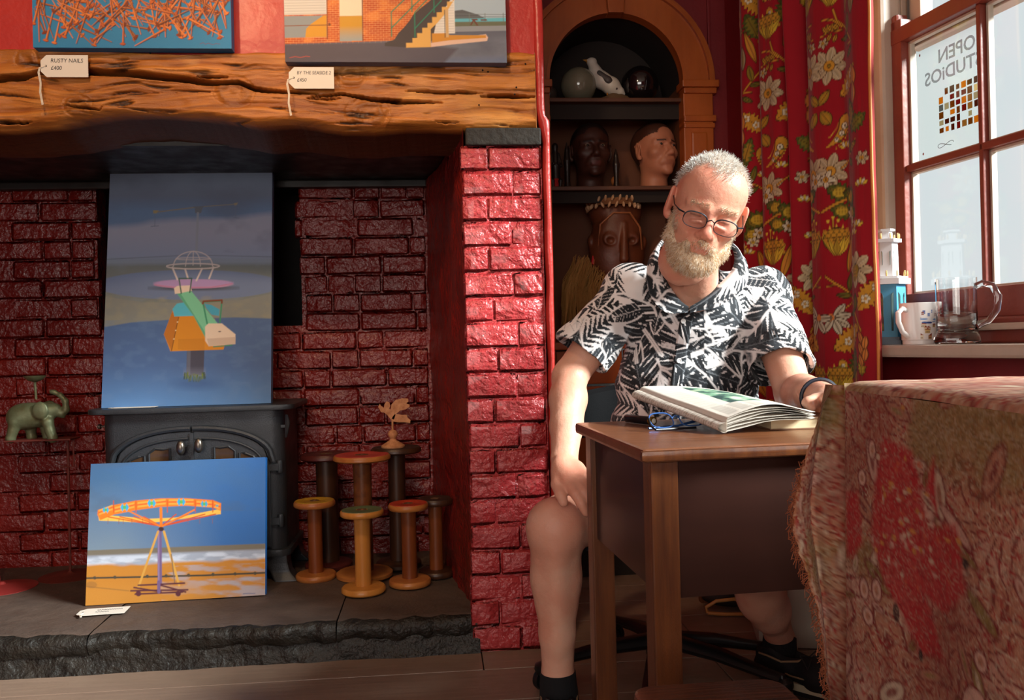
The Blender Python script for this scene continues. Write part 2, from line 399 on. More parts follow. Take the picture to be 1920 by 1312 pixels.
M_ALC = paint_mat('dark_red_plaster', (126, 18, 24), 0.6, 0.002, 9, 0.0006, 90, (112, 14, 20))
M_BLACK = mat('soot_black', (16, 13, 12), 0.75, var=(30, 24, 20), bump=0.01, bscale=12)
M_FLOOR = mat('painted_floorboard', (150, 124, 106), 0.42, var=(128, 104, 90), vscale=(3, 9, 3), bump=0.0015, bscale=14, bstretch=(.3, 3, 1), rvar=.1)
M_CEIL = mat('ceiling_paint', (225, 218, 205), 0.8)
M_WALLW = mat('room_wall_paint', (168, 60, 52), 0.7)

def box_obj(name, pts8, m, parent=None):
    mb = MB(); mb.add(pts8, [(0, 3, 2, 1), (4, 5, 6, 7), (0, 1, 5, 4), (1, 2, 6, 5), (2, 3, 7, 6), (3, 0, 4, 7)]); return mb.build(name, m, parent)
def fbox(s0, s1, d0, d1, z0, z1): return [FW(s0, d0, z0), FW(s1, d0, z0), FW(s1, d1, z0), FW(s0, d1, z0), FW(s0, d0, z1), FW(s1, d0, z1), FW(s1, d1, z1), FW(s0, d1, z1)]
def wbox(a0, a1, n0, n1, z0, z1): return [WW(a0, n0, z0), WW(a1, n0, z0), WW(a1, n1, z0), WW(a0, n1, z0), WW(a0, n0, z1), WW(a1, n0, z1), WW(a1, n1, z1), WW(a0, n1, z1)]

# floor: planks running along the fireplace wall
floor = struct(thing('floor', 'taupe painted floorboards', 'floor', (0, 2.58, 0), AY)); del floor['category']
sub = MB(); sub.box(-4, 3.2, -5.5, 1.2, -0.08, -0.03); sub.build('subfloor', mat('subfloor', (40, 30, 24), .9), floor)
pm = {}
dd = -5.3; k = 0
while dd < 1.0:
    wdt = 0.215 if dd < -0.3 else 0.19
    cuts = [-4.0, -2.2 + .37 * (k % 3), -0.115 if k % 2 == 0 else 0.55, 1.4 + .2 * (k % 2), 3.1]
    for a, b in zip(cuts[:-1], cuts[1:]):
        m_ = MB(); m_.box(a + .0015, b - .0015, dd + .0018, dd + wdt - .0018, -0.03, 0.0, bev=.0022)
        m_.build('plank', M_FLOOR, floor)
    dd += wdt; k += 1

# column of painted brick to the right of the fire opening
def brick_mesh(i):
    rr = np.random.RandomState(40 + i); xs = [-.5, -.455, 0, .455, .5]; zs = [-.5, -.38, .38, .5]; V = []
    for z in zs:
        for x in xs:
            e = (abs(x) == .5) + (abs(z) == .5)
            V.append((x * (1 + (-.03 if e == 2 else 0)) + rr.uniform(-.008, .008), (0, .0016, .0032)[e] + rr.uniform(-.0025, .002), z * (1 + (-.05 if e == 2 else 0)) + rr.uniform(-.025, .025)))
    ring = [0, 1, 2, 3, 4, 9, 14, 19, 18, 17, 16, 15, 10, 5]; n = len(V)
    F = [(r * 5 + c, r * 5 + c + 1, r * 5 + c + 6, r * 5 + c + 5) for r in range(3) for c in range(4)]
    for r_ in ring: V.append((V[r_][0] * 1.0, .03, V[r_][2]))
    for j in range(14): F.append((ring[j], n + j, n + (j + 1) % 14, ring[(j + 1) % 14]))
    me = bpy.data.meshes.new('brick'); me.from_pydata(V, [], F); me.polygons.foreach_set('use_smooth', np.arange(len(F)) < 12); return me
BRK = {}
def brick(parent, s0, s1, d, z0, z1, m, flip=0, rz=0.0):
    key = (m.name, random.randrange(8))
    if key not in BRK: BRK[key] = brick_mesh(key[1]); BRK[key].materials.append(m)
    o = bpy.data.objects.new('brick', BRK[key]); COL.objects.link(o); o.parent = parent
    o.location = ((s0 + s1) / 2, d, (z0 + z1) / 2); o.scale = (s1 - s0, 1, z1 - z0); o.rotation_euler = (0, random.uniform(-.012, .012), rz)
    return o
def root(name, label):
    o = struct(thing(name, label, None, (FO[0], FO[1], 0), AY)); return o
col_w = root('wall_column', 'glossy crimson brick pier beside the fire opening')
CL, CR = -0.136, 0.104
mb = MB(); mb.box(CL + .006, CR, .0032, .3, 0, 1.525); mb.build('core', M_RED, col_w)
nco = 20; ch = 1.525 / nco
for i in range(nco):
    z0 = i * ch; cut = CL + (CR - CL) * (0.34 if i % 2 else 0.62) + random.uniform(-.012, .012); g = .001
    j = random.uniform(-.001, .003)
    brick(col_w, CL - .004 + random.uniform(-.004, .004), cut - g, j, z0 + g, z0 + ch - g, M_RED); brick(col_w, cut + g, CR + random.uniform(-.006, .0), random.uniform(-.001, .003), z0 + g, z0 + ch - g, M_RED)
# right jamb (inner side of the column), splayed towards the fireback
SB = PF(797, 600, .85).x
nu, nv = 60, 120
u = np.linspace(0, 1, nu); v = np.linspace(0, 1, nv); UU, VV = np.meshgrid(u, v)
s_ = CL + .004 + (SB - CL) * UU; d_ = .006 + .86 * UU; z_ = .09 + 1.49 * VV
nz = n2(d_, z_, 9, 7) * .035 + n2(d_, z_, 30, 20) * .008 - np.abs(((z_ / .075) % 1) - .5).clip(.42, 1) * .03
s_ = s_ - (nz - .02) * np.clip(UU * 12, 0, 1)
V = np.array([FW(a, b, c) for a, b, c in zip(s_.ravel(), d_.ravel(), z_.ravel())])
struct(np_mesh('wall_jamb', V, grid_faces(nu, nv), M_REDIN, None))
# fireback of painted bricks round a sooty recess
fb = root('wall_fireback', 'crimson painted brick back of the fireplace')
RL, RRt, RZ = PF(186, 450, .85).x, PF(552, 400, .85).x, 1.02
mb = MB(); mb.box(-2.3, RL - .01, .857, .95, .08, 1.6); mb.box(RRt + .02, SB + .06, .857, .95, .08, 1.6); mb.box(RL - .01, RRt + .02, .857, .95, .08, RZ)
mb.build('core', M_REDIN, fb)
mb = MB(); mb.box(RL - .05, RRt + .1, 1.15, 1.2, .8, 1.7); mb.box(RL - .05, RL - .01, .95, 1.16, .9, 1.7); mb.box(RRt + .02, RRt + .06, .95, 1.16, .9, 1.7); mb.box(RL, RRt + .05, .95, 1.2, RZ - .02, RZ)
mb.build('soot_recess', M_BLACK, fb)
zc = .1; i = 0
while zc < 1.57:
    h_ = .0745; x = -1.95 + (.11 if i % 2 else 0)
    while x < SB - .01:
        bw = random.choice([.215, .225, .21, .105, .22]); x1 = min(x + bw, SB + .01); zm = zc + h_ / 2
        edge = RRt + (.0 if zm > 1.3 else (1.3 - zm) * .16) if zm > RZ else -9
        parts = [(x, x1)]
        if zm > RZ:
            parts = []
            if x < RL: parts.append((x, min(x1, RL + random.uniform(-.02, .012))))
            if x1 > edge: parts.append((max(x, edge + random.uniform(-.015, .015)), x1))
        for a, b in parts:
            if b - a > .03: brick(fb, a + .002, b - .002, .853 + random.uniform(-.003, .004), zc + .001, zc + h_ - .001, M_REDIN)
        x = x1 + .0005
    zc += h_; i += 1
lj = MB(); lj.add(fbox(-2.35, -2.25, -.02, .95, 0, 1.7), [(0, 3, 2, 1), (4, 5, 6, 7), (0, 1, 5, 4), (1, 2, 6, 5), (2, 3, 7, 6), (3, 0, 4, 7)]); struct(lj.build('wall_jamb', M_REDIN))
# black register plate closing the chimney, with a folded lip
rp = root('trim_1', 'black register plate closing the chimney throat')
mb = MB(); mb.box(-2.3, CL - .02, .24, 1.2, 1.585, 1.6); mb.build('plate', mat('register_black', (20, 17, 17), .45, var=(34, 29, 27), bump=.004, bscale=6, rvar=.15), rp)
mb = MB(); mb.box(-2.3, SB + .02, .80, .835, 1.555, 1.585, bev=.006); mb.build('lip', MATS['register_black'], rp)
# plaster wall above the beam and the narrow plaster corner to its right
uw = root('wall_fireplace', 'red plaster wall over the oak beam')
mb = MB(); mb.box(-3.2, .09, .0, .3, 1.77, 2.62); mb.box(-3.2, -2.3, .0, .3, 0, 1.77); mb.build('plaster', M_PLAST, uw)
mb = MB(); mb.box(CL, .10, .22, .9, 0, 2.62); mb.box(-2.3, CL, .24, .3, 1.60, 1.8); mb.build('wall_core', M_RED, uw)
# thin raised plaster corner strip, a hand-trowelled edge
nv = 160; z = np.linspace(0, 2.62, nv)
left = np.where(z > 1.63, .088, np.where(z > 1.53, .088 + (1.63 - z) / .1 * .022, .108)) + (n2(z, z * 0, 9, 1) - .5) * .012
right = .118 + (n2(z, z * 0 + 3, 5, 1) - .5) * .01 + np.where(z < 1.6, .012, 0) - np.clip((z - 1.6) / .06, 0, 1) * .002
V = []
for a, b, zz in zip(left, right, z):
    for (s, d) in ((a, .02), (a + .004, -.010), ((a + b) / 2, -.011), (b - .003, -.010), (b, .0), (b, .75)): V.append(FW(s, d, zz))
struct(np_mesh('trim_2', np.array(V), grid_faces(6, nv), M_PLAST))

# hearth: dark stone slabs over a black riser
he = root('floor_hearth', 'worn dark stone hearth slabs with a black front edge')
M_STONE = mat('hearth_stone', (96, 78, 68), .62, var=(66, 54, 48), vscale=(4, 7, 4), bump=.006, bscale=16, fine=.0015, fscale=120, rvar=.12)
M_RISER = mat('hearth_black_edge', (17, 15, 13), .5, var=(40, 34, 28), vscale=(16, 16, 30), vamt=.9, bump=.012, bscale=30, fine=.003, fscale=130)
def slab(s0, s1, front, zt, seed):
    nu, nd = 90, 40
    uu = np.linspace(0, 1, nu); rows = []
    fr = front + (n2(uu * (s1 - s0) * 7, uu * 0 + seed, 1, 1) - .5) * .05
    prof = [(.004, -.062), (-.006, -.045), (-.010, -.025), (-.004, -.010), (.012, -.001)]
    for k, (pd, pz) in enumerate(prof):
        q = n2(uu * (s1 - s0) * 22, uu * 0 + seed + k * .7, 1, 1, o=3) - .5
        rows.append(np.stack([s0 + (s1 - s0) * uu, fr + pd + q * .03, zt + pz + q * .012], -1))
    for d in np.linspace(.04, .88, nd):
        rows.append(np.stack([s0 + (s1 - s0) * uu, fr * max(0, 1 - d * 3) + d + 0 * uu, zt + (n2((s0 + (s1 - s0) * uu) * 5, uu * 0 + d * 5, 1, 1, z=seed) - .5) * .010], -1))
    P = np.concatenate(rows); o = np_mesh('slab', P, grid_faces(nu, len(rows)), M_STONE, he)
    o.data.materials.append(M_RISER); n_ = (nu - 1) * 4
    mi = np.zeros(len(o.data.polygons), np.int32); mi[:n_] = 1; o.data.polygons.foreach_set('material_index', mi)
slab(-2.25, -1.253, .0, .116, 1.3); slab(-1.25, -.545, .0, .114, 2.9); slab(-.542, -.125, .008, .110, 5.1)
nu = 200; uu = np.linspace(-2.25, -.118, nu); rows = []
for k, zz in enumerate(np.linspace(.0, .075, 8)):
    rows.append(np.stack([uu, .012 - .02 * (1 - zz / .075) + (n2(uu * 16, uu * 0 + zz * 40, 1, 1) - .5) * .022, uu * 0 + zz], -1))
np_mesh('riser', np.concatenate(rows), grid_faces(nu, 8), M_RISER, he)

# alcove with an arched opening for the cupboard
CAD = .735                                              # depth of the alcove wall behind the fireplace front
cs = PF(1152, 60, CAD).x; ro = PF(1338, 200, CAD).x - cs; ri = PF(1279, 200, CAD).x - cs; zsp = 1.945
al = root('wall_alcove', 'dark red plaster alcove wall')
rm = (ro + ri) / 2; XR = 1.12
poly = [(cs + rm, 0), (XR, 0), (XR, 2.62), (.1, 2.62), (.1, zsp)] + [(cs + rm * math.cos(a), zsp + rm * math.sin(a)) for a in np.linspace(PI, 0, 28) if cs + rm * math.cos(a) > .1]
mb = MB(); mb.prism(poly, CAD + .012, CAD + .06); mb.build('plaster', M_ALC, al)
# the slim vertical cover strip on the alcove wall
p = PF(1330, 60, CAD); mb = MB(); mb.box(p.x - .006, p.x + .006, CAD, CAD + .014, 1.98, 2.62, bev=.003); mb.build('cover_strip', M_ALC, al)

# window wall
ww = struct(thing('wall_window', 'red wall with the tall sash window', None, (WP0[0], WP0[1], 0), WROT))   # local x = along, local y = -outwards... (n = +y below)
def WL(mb, a0, a1, n0, n1, z0, z1, bev=0.0): return mb.box(a0, a1, n0, n1, z0, z1, bev=bev)
AEND = 2.268
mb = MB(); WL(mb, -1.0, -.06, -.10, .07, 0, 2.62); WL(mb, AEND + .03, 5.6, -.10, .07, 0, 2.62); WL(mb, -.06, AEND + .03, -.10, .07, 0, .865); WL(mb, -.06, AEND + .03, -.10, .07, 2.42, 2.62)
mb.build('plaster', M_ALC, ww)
M_FRAME = mat('brown_red_window_paint', (132, 60, 46), .4, var=(116, 50, 40), bump=.0015, bscale=30)
M_ARCH = mat('terracotta_architrave', (176, 78, 52), .45, var=(160, 66, 44), bump=.001, bscale=20)
M_BEAD = mat('pale_window_bead', (196, 180, 164), .45, var=(178, 158, 140))
M_SILL = mat('greige_sill_paint', (188, 168, 152), .38, var=(170, 150, 134), bump=.001, bscale=24)
# ------------------------------------------------------------------ text helper
def text_geo(body, size, bold=False, shear=0.0):
    c = bpy.data.curves.new('lettering', 'FONT'); c.body = body; c.size = size; c.resolution_u = 3; c.shear = shear
    if bold: c.offset = size * 0.018
    o = bpy.data.objects.new('lettering', c); COL.objects.link(o); dg = bpy.context.evaluated_depsgraph_get(); dg.update()
    me = o.evaluated_get(dg).to_mesh(); V = [tuple(v.co) for v in me.vertices]; F_ = [tuple(p.vertices) for p in me.polygons]
    o.evaluated_get(dg).to_mesh_clear(); bpy.data.objects.remove(o); bpy.data.curves.remove(c)
    return V, F_
def text_part(name, body, size, m, parent, M, mirror=False, bold=False, xs=1.0, shear=0.0):
    V, F_ = text_geo(body, size, bold, shear); V = [((-v[0] if mirror else v[0]) * xs, 0.0, v[1]) for v in V]
    mb = MB(); mb.add(V, F_, M); return mb.build(name, m, parent)

# ------------------------------------------------------------------ window
win = struct(thing('window_1', 'tall sash window with brown glazing bars', None, (WP0[0], WP0[1], 0), WROT))
def part(name, m, parent, *boxes, bev=.003, smooth=False):
    mb = MB()
    for b in boxes: mb.box(*b, bev=bev)
    return mb.build(name, m, parent, smooth)
ZB, ZM, ZT, ZU = 1.045, 1.42, 1.80, 2.36
part('architrave', M_ARCH, win, (-.165, -.075, -.118, -.095, .9, 2.5), (-.075, -.062, -.112, -.02, .9, 2.45), bev=.005)
part('architrave', M_ARCH, win, (AEND + .06, AEND + .17, -.118, -.095, .9, 2.5), bev=.005)
part('parting_bead', M_BEAD, win, (-.06, -.012, -.055, .02, .9, 2.42), bev=.012)
part('parting_bead', M_BEAD, win, (AEND + .005, AEND + .05, -.055, .02, .9, 2.42), bev=.012)
part('head', M_FRAME, win, (-.06, AEND + .05, -.05, .12, 2.36, 2.42))
# lower sash
part('stile', M_FRAME, win, (-.012, .030, -.02, .03, .97, 1.87)); part('stile', M_FRAME, win, (AEND - .03, AEND + .005, -.02, .03, .97, 1.87))
part('rail', M_FRAME, win, (-.012, AEND + .005, -.02, .03, .965, ZB)); part('rail', M_FRAME, win, (-.012, AEND + .005, -.022, .03, ZT, ZT + .045))
part('sash_horn', M_FRAME, win, (-.012, .014, -.02, .022, ZT + .03, ZT + .09), bev=.008)
AC = [.030, .306]
while AC[-1] < AEND - .1: AC += [AC[-1] + .020, min(AC[-1] + .318, AEND - .03)]
NC = len(AC)
part('muntin', M_FRAME, win, (.03, AEND - .03, -.012, .02, ZM - .010, ZM + .010))
for k in range(1, NC - 1, 2): part('muntin', M_FRAME, win, (AC[k] + .003, AC[k + 1] - .003, -.012, .02, ZB, ZT))
for k in range(0, NC, 2):                                   # pale putty bead round each pane, and the pane
    for (z0, z1) in ((ZB, ZM - .010), (ZM + .010, ZT)):
        a0, a1 = AC[k], AC[k + 1]; q = .007
        part('glazing_bead', M_BEAD, win, (a0, a0 + q, .006, .024, z0, z1), (a1 - q, a1, .006, .024, z0, z1), (a0, a1, .006, .024, z0, z0 + q), (a0, a1, .006, .024, z1 - q, z1), bev=.001)
        part('pane', pane_glass('window_pane'), win, (a0 + .002, a1 - .002, .012, .015, z0 + .002, z1 - .002), bev=0)
# upper sash, set further out
part('stile', M_BEAD, win, (-.012, .05, .035, .08, ZT + .03, ZU)); part('stile', M_BEAD, win, (AEND - .05, AEND + .005, .035, .08, ZT + .03, ZU))
part('rail', M_BEAD, win, (-.012, AEND, .035, .08, ZT - .01, ZT + .055)); part('rail', M_BEAD, win, (-.012, AEND, .035, .08, ZU - .05, ZU + .02))
for k in range(1, NC - 1, 2): part('muntin', M_BEAD, win, (AC[k] + .003, AC[k + 1] - .003, .04, .07, ZT, ZU))
for k in range(0, NC, 2): part('pane', pane_glass('window_pane'), win, (AC[k], AC[k + 1], .055, .058, ZT + .055, ZU - .05), bev=0)
part('jamb', M_BEAD, win, (-.06, -.012, .02, .07, .9, 2.42)); part('jamb', M_BEAD, win, (AEND + .005, AEND + .05, .02, .07, .9, 2.42))
# sash cord in its groove
mb = MB(); mb.tube([(.004, .03, 1.84), (.004, .03, 2.36)], .004, 6); mb.build('sash_cord', mat('cord_grey', (90, 88, 84), .8), win)
# sill board
sl = struct(thing('trim_3', 'broad greige window sill', None, (WP0[0], WP0[1], 0), WROT))
part('sill_board', M_SILL, sl, (-.15, AEND + .15, -.205, .0, .862, .896), bev=.008)
part('sub_sill', M_FRAME, sl, (-.06, AEND + .05, -.035, .12, .896, .965), bev=.006)
part('sill_nosing', M_SILL, sl, (-.06, AEND + .05, -.06, -.035, .93, .948), bev=.005)

# rest of the room, so that light only comes in where it does
nm = {}
cp = [(-3.3, -3.2), tuple(WW(5.9, .2, 0))[:2], tuple(WW(-1.4, .2, 0))[:2], (-3.3, 4.2)]
mb = MB(); mb.add([(x, y, z) for z in (2.62, 2.7) for x, y in cp], [(3, 2, 1, 0), (4, 5, 6, 7), (0, 1, 5, 4), (1, 2, 6, 5), (2, 3, 7, 6), (3, 0, 4, 7)]); struct(mb.build('ceiling', M_CEIL))
mb = MB(); mb.box(-3.3, -3.2, -3.2, 3.0, 0, 2.62); struct(mb.build('wall_left', M_WALLW))
mb = MB(); mb.box(-3.3, 3.4, -3.3, -3.2, 0, 2.62); struct(mb.build('wall_rear', M_WALLW))
mb = MB(); mb.add(fbox(-3.4, 1.5, 1.2, 1.25, 0, 2.62), [(0, 3, 2, 1), (4, 5, 6, 7), (0, 1, 5, 4), (1, 2, 6, 5), (2, 3, 7, 6), (3, 0, 4, 7)]); struct(mb.build('wall_back', M_BLACK))

# poster stuck to the upper left pane, printed side out: seen from inside its lettering is mirrored
po = thing('poster', 'white open studios poster stuck to the window, seen from behind', 'poster', tuple(WW(.168, .019, 1.435)), WROT)
def poster_paper(nm='poster_paper', tint=(245, 246, 244), thru=.985):
    m = bpy.data.materials.new(nm); m.use_nodes = True; N = m.node_tree.nodes; K = m.node_tree.links; N.remove(N['Principled BSDF'])
    t = N.new('ShaderNodeBsdfTranslucent'); t.inputs[0].default_value = (*lin(tint), 1); tr = N.new('ShaderNodeBsdfTransparent'); mx = N.new('ShaderNodeMixShader'); mx.inputs[0].default_value = thru; tr.inputs[0].default_value = (*lin(tint), 1)
    K.new(t.outputs[0], mx.inputs[1]); K.new(tr.outputs[0], mx.inputs[2]); K.new(mx.outputs[0], N['Material Output'].inputs[0]); return m
mb = MB(); mb.box(-.128, .132, 0, .0006, 0, .34); mb.build('sheet', poster_paper(), po)
M_INK = poster_paper('poster_ink', (96, 96, 98), .5)
text_part('lettering', 'OPEN', .054, M_INK, po, T(.108, -.0012, .268), mirror=True, bold=True)
text_part('lettering', 'STUDiOS', .054, M_INK, po, T(.130, -.0012, .216), mirror=True, bold=True)
random.seed(11)
tile_cols = [(120, 84, 40), (168, 120, 50), (96, 60, 40), (150, 140, 120), (120, 50, 40), (190, 150, 80), (140, 110, 70), (110, 110, 108), (176, 160, 130)]
TM = [poster_paper('poster_picture_%s' % 'abcdefghi'[i], c, .4) for i, c in enumerate(tile_cols)]
for r in range(6):
    for c in range(8):
        if random.random() < .08: continue
        x = .126 - c * .0215; z = .180 - r * .0215
        hw = random.choice([.008, .0085, .006]); hh = random.choice([.009, .0095, .007])
        mb = MB(); mb.box(x - hw, x + hw, -.0013, -.0011, z - hh, z + hh); mb.build('printed_picture', random.choice(TM), po)
mb = MB(); mb.tube([(-.01 + .03 * math.cos(t), -.0012, .030 + .006 * math.sin(2 * t)) for t in np.linspace(0, 5.5, 24)], .0008, 4); mb.build('signature', M_INK, po)
for (x, z) in ((-.105, .315), (-.10, .022)):
    mb = MB(); mb.ball((x, -.001, z), (.003, .001, .004), 8, 6); mb.build('tack', mat('tack_red', (140, 50, 36), .5), po)
# ================================================================== BEAM AND PAINTINGS
def beam():
    rt = thing('mantel_beam', 'rough golden oak beam with long cracks over the fire opening', 'beam', tuple(FW(-.6, .1, 1.58)), AY)
    px = [-500, 0, 100, 200, 280, 400, 480, 560, 640, 700, 760, 860, 1005]; py = [240, 243, 235, 217, 213, 222, 236, 233, 246, 247, 240, 243, 243]
    zb = [PF(a, b, 0).z for a, b in zip(px, py)]; sb = [PF(a, b, 0).x for a, b in zip(px, py)]
    nu, nf = 950, 92
    S = np.linspace(-2.25, .089, nu)
    ztop = 1.803 + (n2(S, S * 0, 6, 1) - .5) * .03 - np.where(S > .04, 0, 0)
    zbot = np.interp(S, sb, zb) + (n2(S, S * 0 + 4, 14, 1) - .5) * .008
    t = np.linspace(0, 1, nf); SS, TT = np.meshgrid(S, t); ZZ = ztop + (zbot - ztop) * TT
    # grain: flow bent round knots
    knots = [(PF(150, 200, 0), .035), (PF(440, 175, 0), .05), (PF(690, 215, 0), .055), (PF(655, 138, 0), .045), (PF(55, 115, 0), .03)]
    warp = np.zeros_like(SS); kd = np.full_like(SS, 9.)
    for p, r in knots:
        dx, dz = (SS - p.x) / 2.2, ZZ - p.z; q = np.exp(-(dx * dx + dz * dz) / (2 * (r * 1.2) ** 2)); warp += q * np.sign(dz + 1e-6) * .020; kd = np.minimum(kd, np.hypot((SS - p.x) / 1.25, dz) / r)
    G = ZZ + warp + (n2(SS, ZZ, 2.2, 4) - .5) * .08
    gr = n2(SS, G, 3.0, 75, o=5); g2 = n2(SS, G, 7, 190, z=3.5, o=3); blot = n2(SS, ZZ, 4, 9, z=8)
    ring = np.where(kd < 1.5, .5 + .5 * np.sin(kd * 10 + n2(SS, ZZ, 22, 22) * 11), .5)
    # relief
    D = -.012 + (n2(SS, ZZ, 5, 8, z=2) - .5) * .03 + (gr - .5) * -.014 + np.where(kd < 1, (ring - .5) * .004, 0)
    D += np.where(TT > .9, ((TT - .9) / .1) ** 2 * .03, 0) + np.where(TT < .05, ((.05 - TT) / .05) ** 2 * .02, 0)
    cracks = [([(-300, 170), (0, 151), (50, 146), (80, 137), (170, 137), (240, 140), (330, 150), (400, 158), (450, 157), (480, 169), (540, 175), (597, 178)], .0085), ([(585, 184), (640, 178), (700, 189), (760, 193), (830, 193)], .006),
              ([(760, 172), (830, 174), (905, 176)], .004), ([(900, 181), (950, 182), (1006, 183)], .005), ([(370, 146), (430, 147)], .004), ([(575, 187), (610, 188), (640, 186)], .003),
              ([(120, 198), (190, 208), (196, 200)], .003), ([(815, 228), (860, 230)], .003), ([(0, 232), (60, 228)], .003)]
    crk = np.zeros_like(SS)
    for pts, wd in cracks:
        P = [PF(a, b, 0) for a, b in pts]; L_ = P[-1].x - P[0].x; best = np.full_like(SS, 9.); zc = np.interp(SS[0], [p.x for p in P], [p.z for p in P]) + (n2(SS[0], SS[0] * 0, 30, 1) - .5) * .006
        f = np.clip((SS - P[0].x) / L_, 0, 1); ins = (SS > P[0].x) & (SS < P[-1].x); prof = np.sin(PI * np.clip(f, .02, .98)) ** .5 * (.6 + .8 * n2(SS, SS * 0, 12, 1))
        a = np.clip(1.3 - np.abs(ZZ - zc) / (wd * prof + 1e-6), 0, 1) * ins; crk = np.maximum(crk, a)
    D += crk * .05
    fiss = np.clip((n2(SS, G, 9, 120, z=6, o=3) - .66) * 9, 0, 1); D += fiss * .008
    c1, c2, c3, c4 = L(206, 132, 58), L(150, 82, 28), L(92, 46, 18), L(224, 164, 92)
    k = np.clip((gr - .3) / .4, 0, 1)[..., None]; C = c2 * (1 - k) + c1 * k
    k = np.clip((g2 - .5) * 2.0, 0, .55)[..., None]; C = C * (1 - k) + c3 * k
    k = np.clip((blot - .56) * 4, 0, .65)[..., None]; C = C * (1 - k) + c4 * k
    k = np.clip((.44 - blot) * 3.5, 0, .5)[..., None]; C = C * (1 - k) + c2 * .8 * k
    k = (np.where(kd < 1.4, np.clip(1.4 - kd, 0, 1) * (.2 + .32 * (1 - ring)), 0))[..., None]; C = C * (1 - k) + c3 * .8 * k
    k = np.clip(fiss * .9 + crk * .8, 0, .95)[..., None]; C = C * (1 - k) + L(34, 18, 8) * k  # shade inside cracks and fissures is painted into the wood colour
    # underside rows take a darker brown than the front face
    P = np.stack([SS + .0, D, ZZ], -1)
    rows = [P]; C0 = [C]
    back = [(.10, .008), (.2, .0), (.26, -.004)]
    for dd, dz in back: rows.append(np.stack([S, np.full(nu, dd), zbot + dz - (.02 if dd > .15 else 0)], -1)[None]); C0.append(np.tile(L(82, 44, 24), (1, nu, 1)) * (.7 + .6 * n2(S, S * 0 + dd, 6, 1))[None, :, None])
    top = np.stack([S, np.full(nu, .25), ztop], -1)[None]; P = np.concatenate([top] + rows); C = np.concatenate([C0[0][:1]] + C0)
    V = np.array(P).reshape(-1, 3); W = np.array([[E1[0], E1[1], 0], [E2[0], E2[1], 0], [0, 0, 1]]); Vw = V @ W + np.array([FO[0], FO[1], 0])
    np_mesh('timber', Vw, grid_faces(nu, P.shape[0]), mat('oak_beam', None, .42, attr=True, bump=.0025, bscale=60, bstretch=(.25, 1, 2.2), fine=.0006, fscale=300, spec=.4), rt, cols=C.reshape(-1, 3), world=True)
    # sawn right-hand end
    mb = MB(); z0, z1 = zbot[-1], ztop[-1]; mb.box(.0885, .0905, -.012, .25, z0 + .002, z1 - .002); o = mb.build('sawn_end', mat('oak_end', (176, 112, 52), .6, var=(128, 74, 32), vscale=(40, 40, 8)), None)
    o.parent = rt; o.matrix_parent_inverse = rt.matrix_basis.inverted() @ Matrix.Translation((FO[0], FO[1], 0)) @ Matrix.Rotation(AY, 4, 'Z')
    for a, b in ((905, 132), (915, 135), (968, 164), (965, 177), (990, 140), (408, 136), (282, 100), (898, 197), (985, 120)):
        q = PF(a, b, -.012); m_ = MB(); m_.ball((0, 0, 0), (.0028, .002, .0028), 8, 6); h = m_.build('nail_hole', mat('hole_dark', (22, 14, 8), .9), rt); h.location = root_matrix(rt).inverted() @ FW(q.x, -.0135 , q.z)
beam()
st = thing('pad_stone', 'small black stone block between brick pier and oak beam', 'stone', tuple(FW(-.01, .1, 1.525)), AY)
bm_ = MB(); bm_.box(-.115, .113, -.112, .12, .0, .052, bev=.006); bm_.build('block', mat('charcoal_stone', (58, 54, 50), .85, var=(34, 32, 30), vscale=(60, 60, 60), bump=.006, bscale=60), st)

def canvas(name, label, quad, W, H, loc, rotz, lean, paint, res, depth=.036, edge=None, group='paintings for sale'):
    """stretched canvas standing on its lower edge; paint() works in the picture's own coordinates, given by its four corners quad"""
    nu, nv = int(W / res), int(H / res); u = np.linspace(0, 1, nu); v = np.linspace(0, 1, nv); U, Vv = np.meshgrid(u, v); U = U.ravel(); Vv = Vv.ravel()
    (ax, ay), (bx, by), (cx, cy), (dx, dy) = quad                                       # TL TR BR BL
    X = (1 - U) * (1 - Vv) * dx + U * (1 - Vv) * cx + U * Vv * bx + (1 - U) * Vv * ax; Y = (1 - U) * (1 - Vv) * dy + U * (1 - Vv) * cy + U * Vv * by + (1 - U) * Vv * ay
    p = Paint(X, Y, L(128, 128, 128), abs(bx - ax) / nu * 1.15); paint(p)
    V = np.stack([(U - .5) * W, 0 * U, Vv * H], -1); Fq = grid_faces(nu, nv); C = p.c
    # sides and back
    idx = np.arange(nu * nv).reshape(nv, nu); ring = np.concatenate([idx[0, :-1], idx[:-1, -1], idx[-1, :0:-1], idx[:0:-1, 0]]); n0 = len(V); n = len(ring)
    Vs = V[ring].copy(); Vs2 = Vs.copy(); Vs2[:, 1] = depth
    ec = C[ring] if edge is None else np.tile(edge, (n, 1)); V = np.concatenate([V, Vs, Vs2]); C = np.concatenate([C, ec, ec])
    a = n0 + np.arange(n); b = n0 + (np.arange(n) + 1) % n; Fq = np.concatenate([Fq, np.stack([a, a + n, b + n, b], -1)])
    rt = thing(name, label, 'painting', loc, rotz, group)
    o = np_mesh('canvas', V, Fq, mat('oil_on_canvas', None, .45, attr=True, bump=.0006, bscale=900, spec=.35), rt, cols=C, smooth=False)
    o.rotation_euler = (lean, 0, 0)
    mb = MB(); t = .03
    for bx_ in ((-W / 2, W / 2, 0, t), (-W / 2, W / 2, H - t, H), (-W / 2, -W / 2 + t, t, H - t), (W / 2 - t, W / 2, t, H - t)): mb.box(bx_[0] + .001, bx_[1] - .001, depth - .015, depth - .0005, bx_[2] + .001, bx_[3] - .001)
    s = mb.build('stretcher', mat('pine_stretcher', (190, 150, 100), .7), rt); s.rotation_euler = (lean, 0, 0)
    return rt

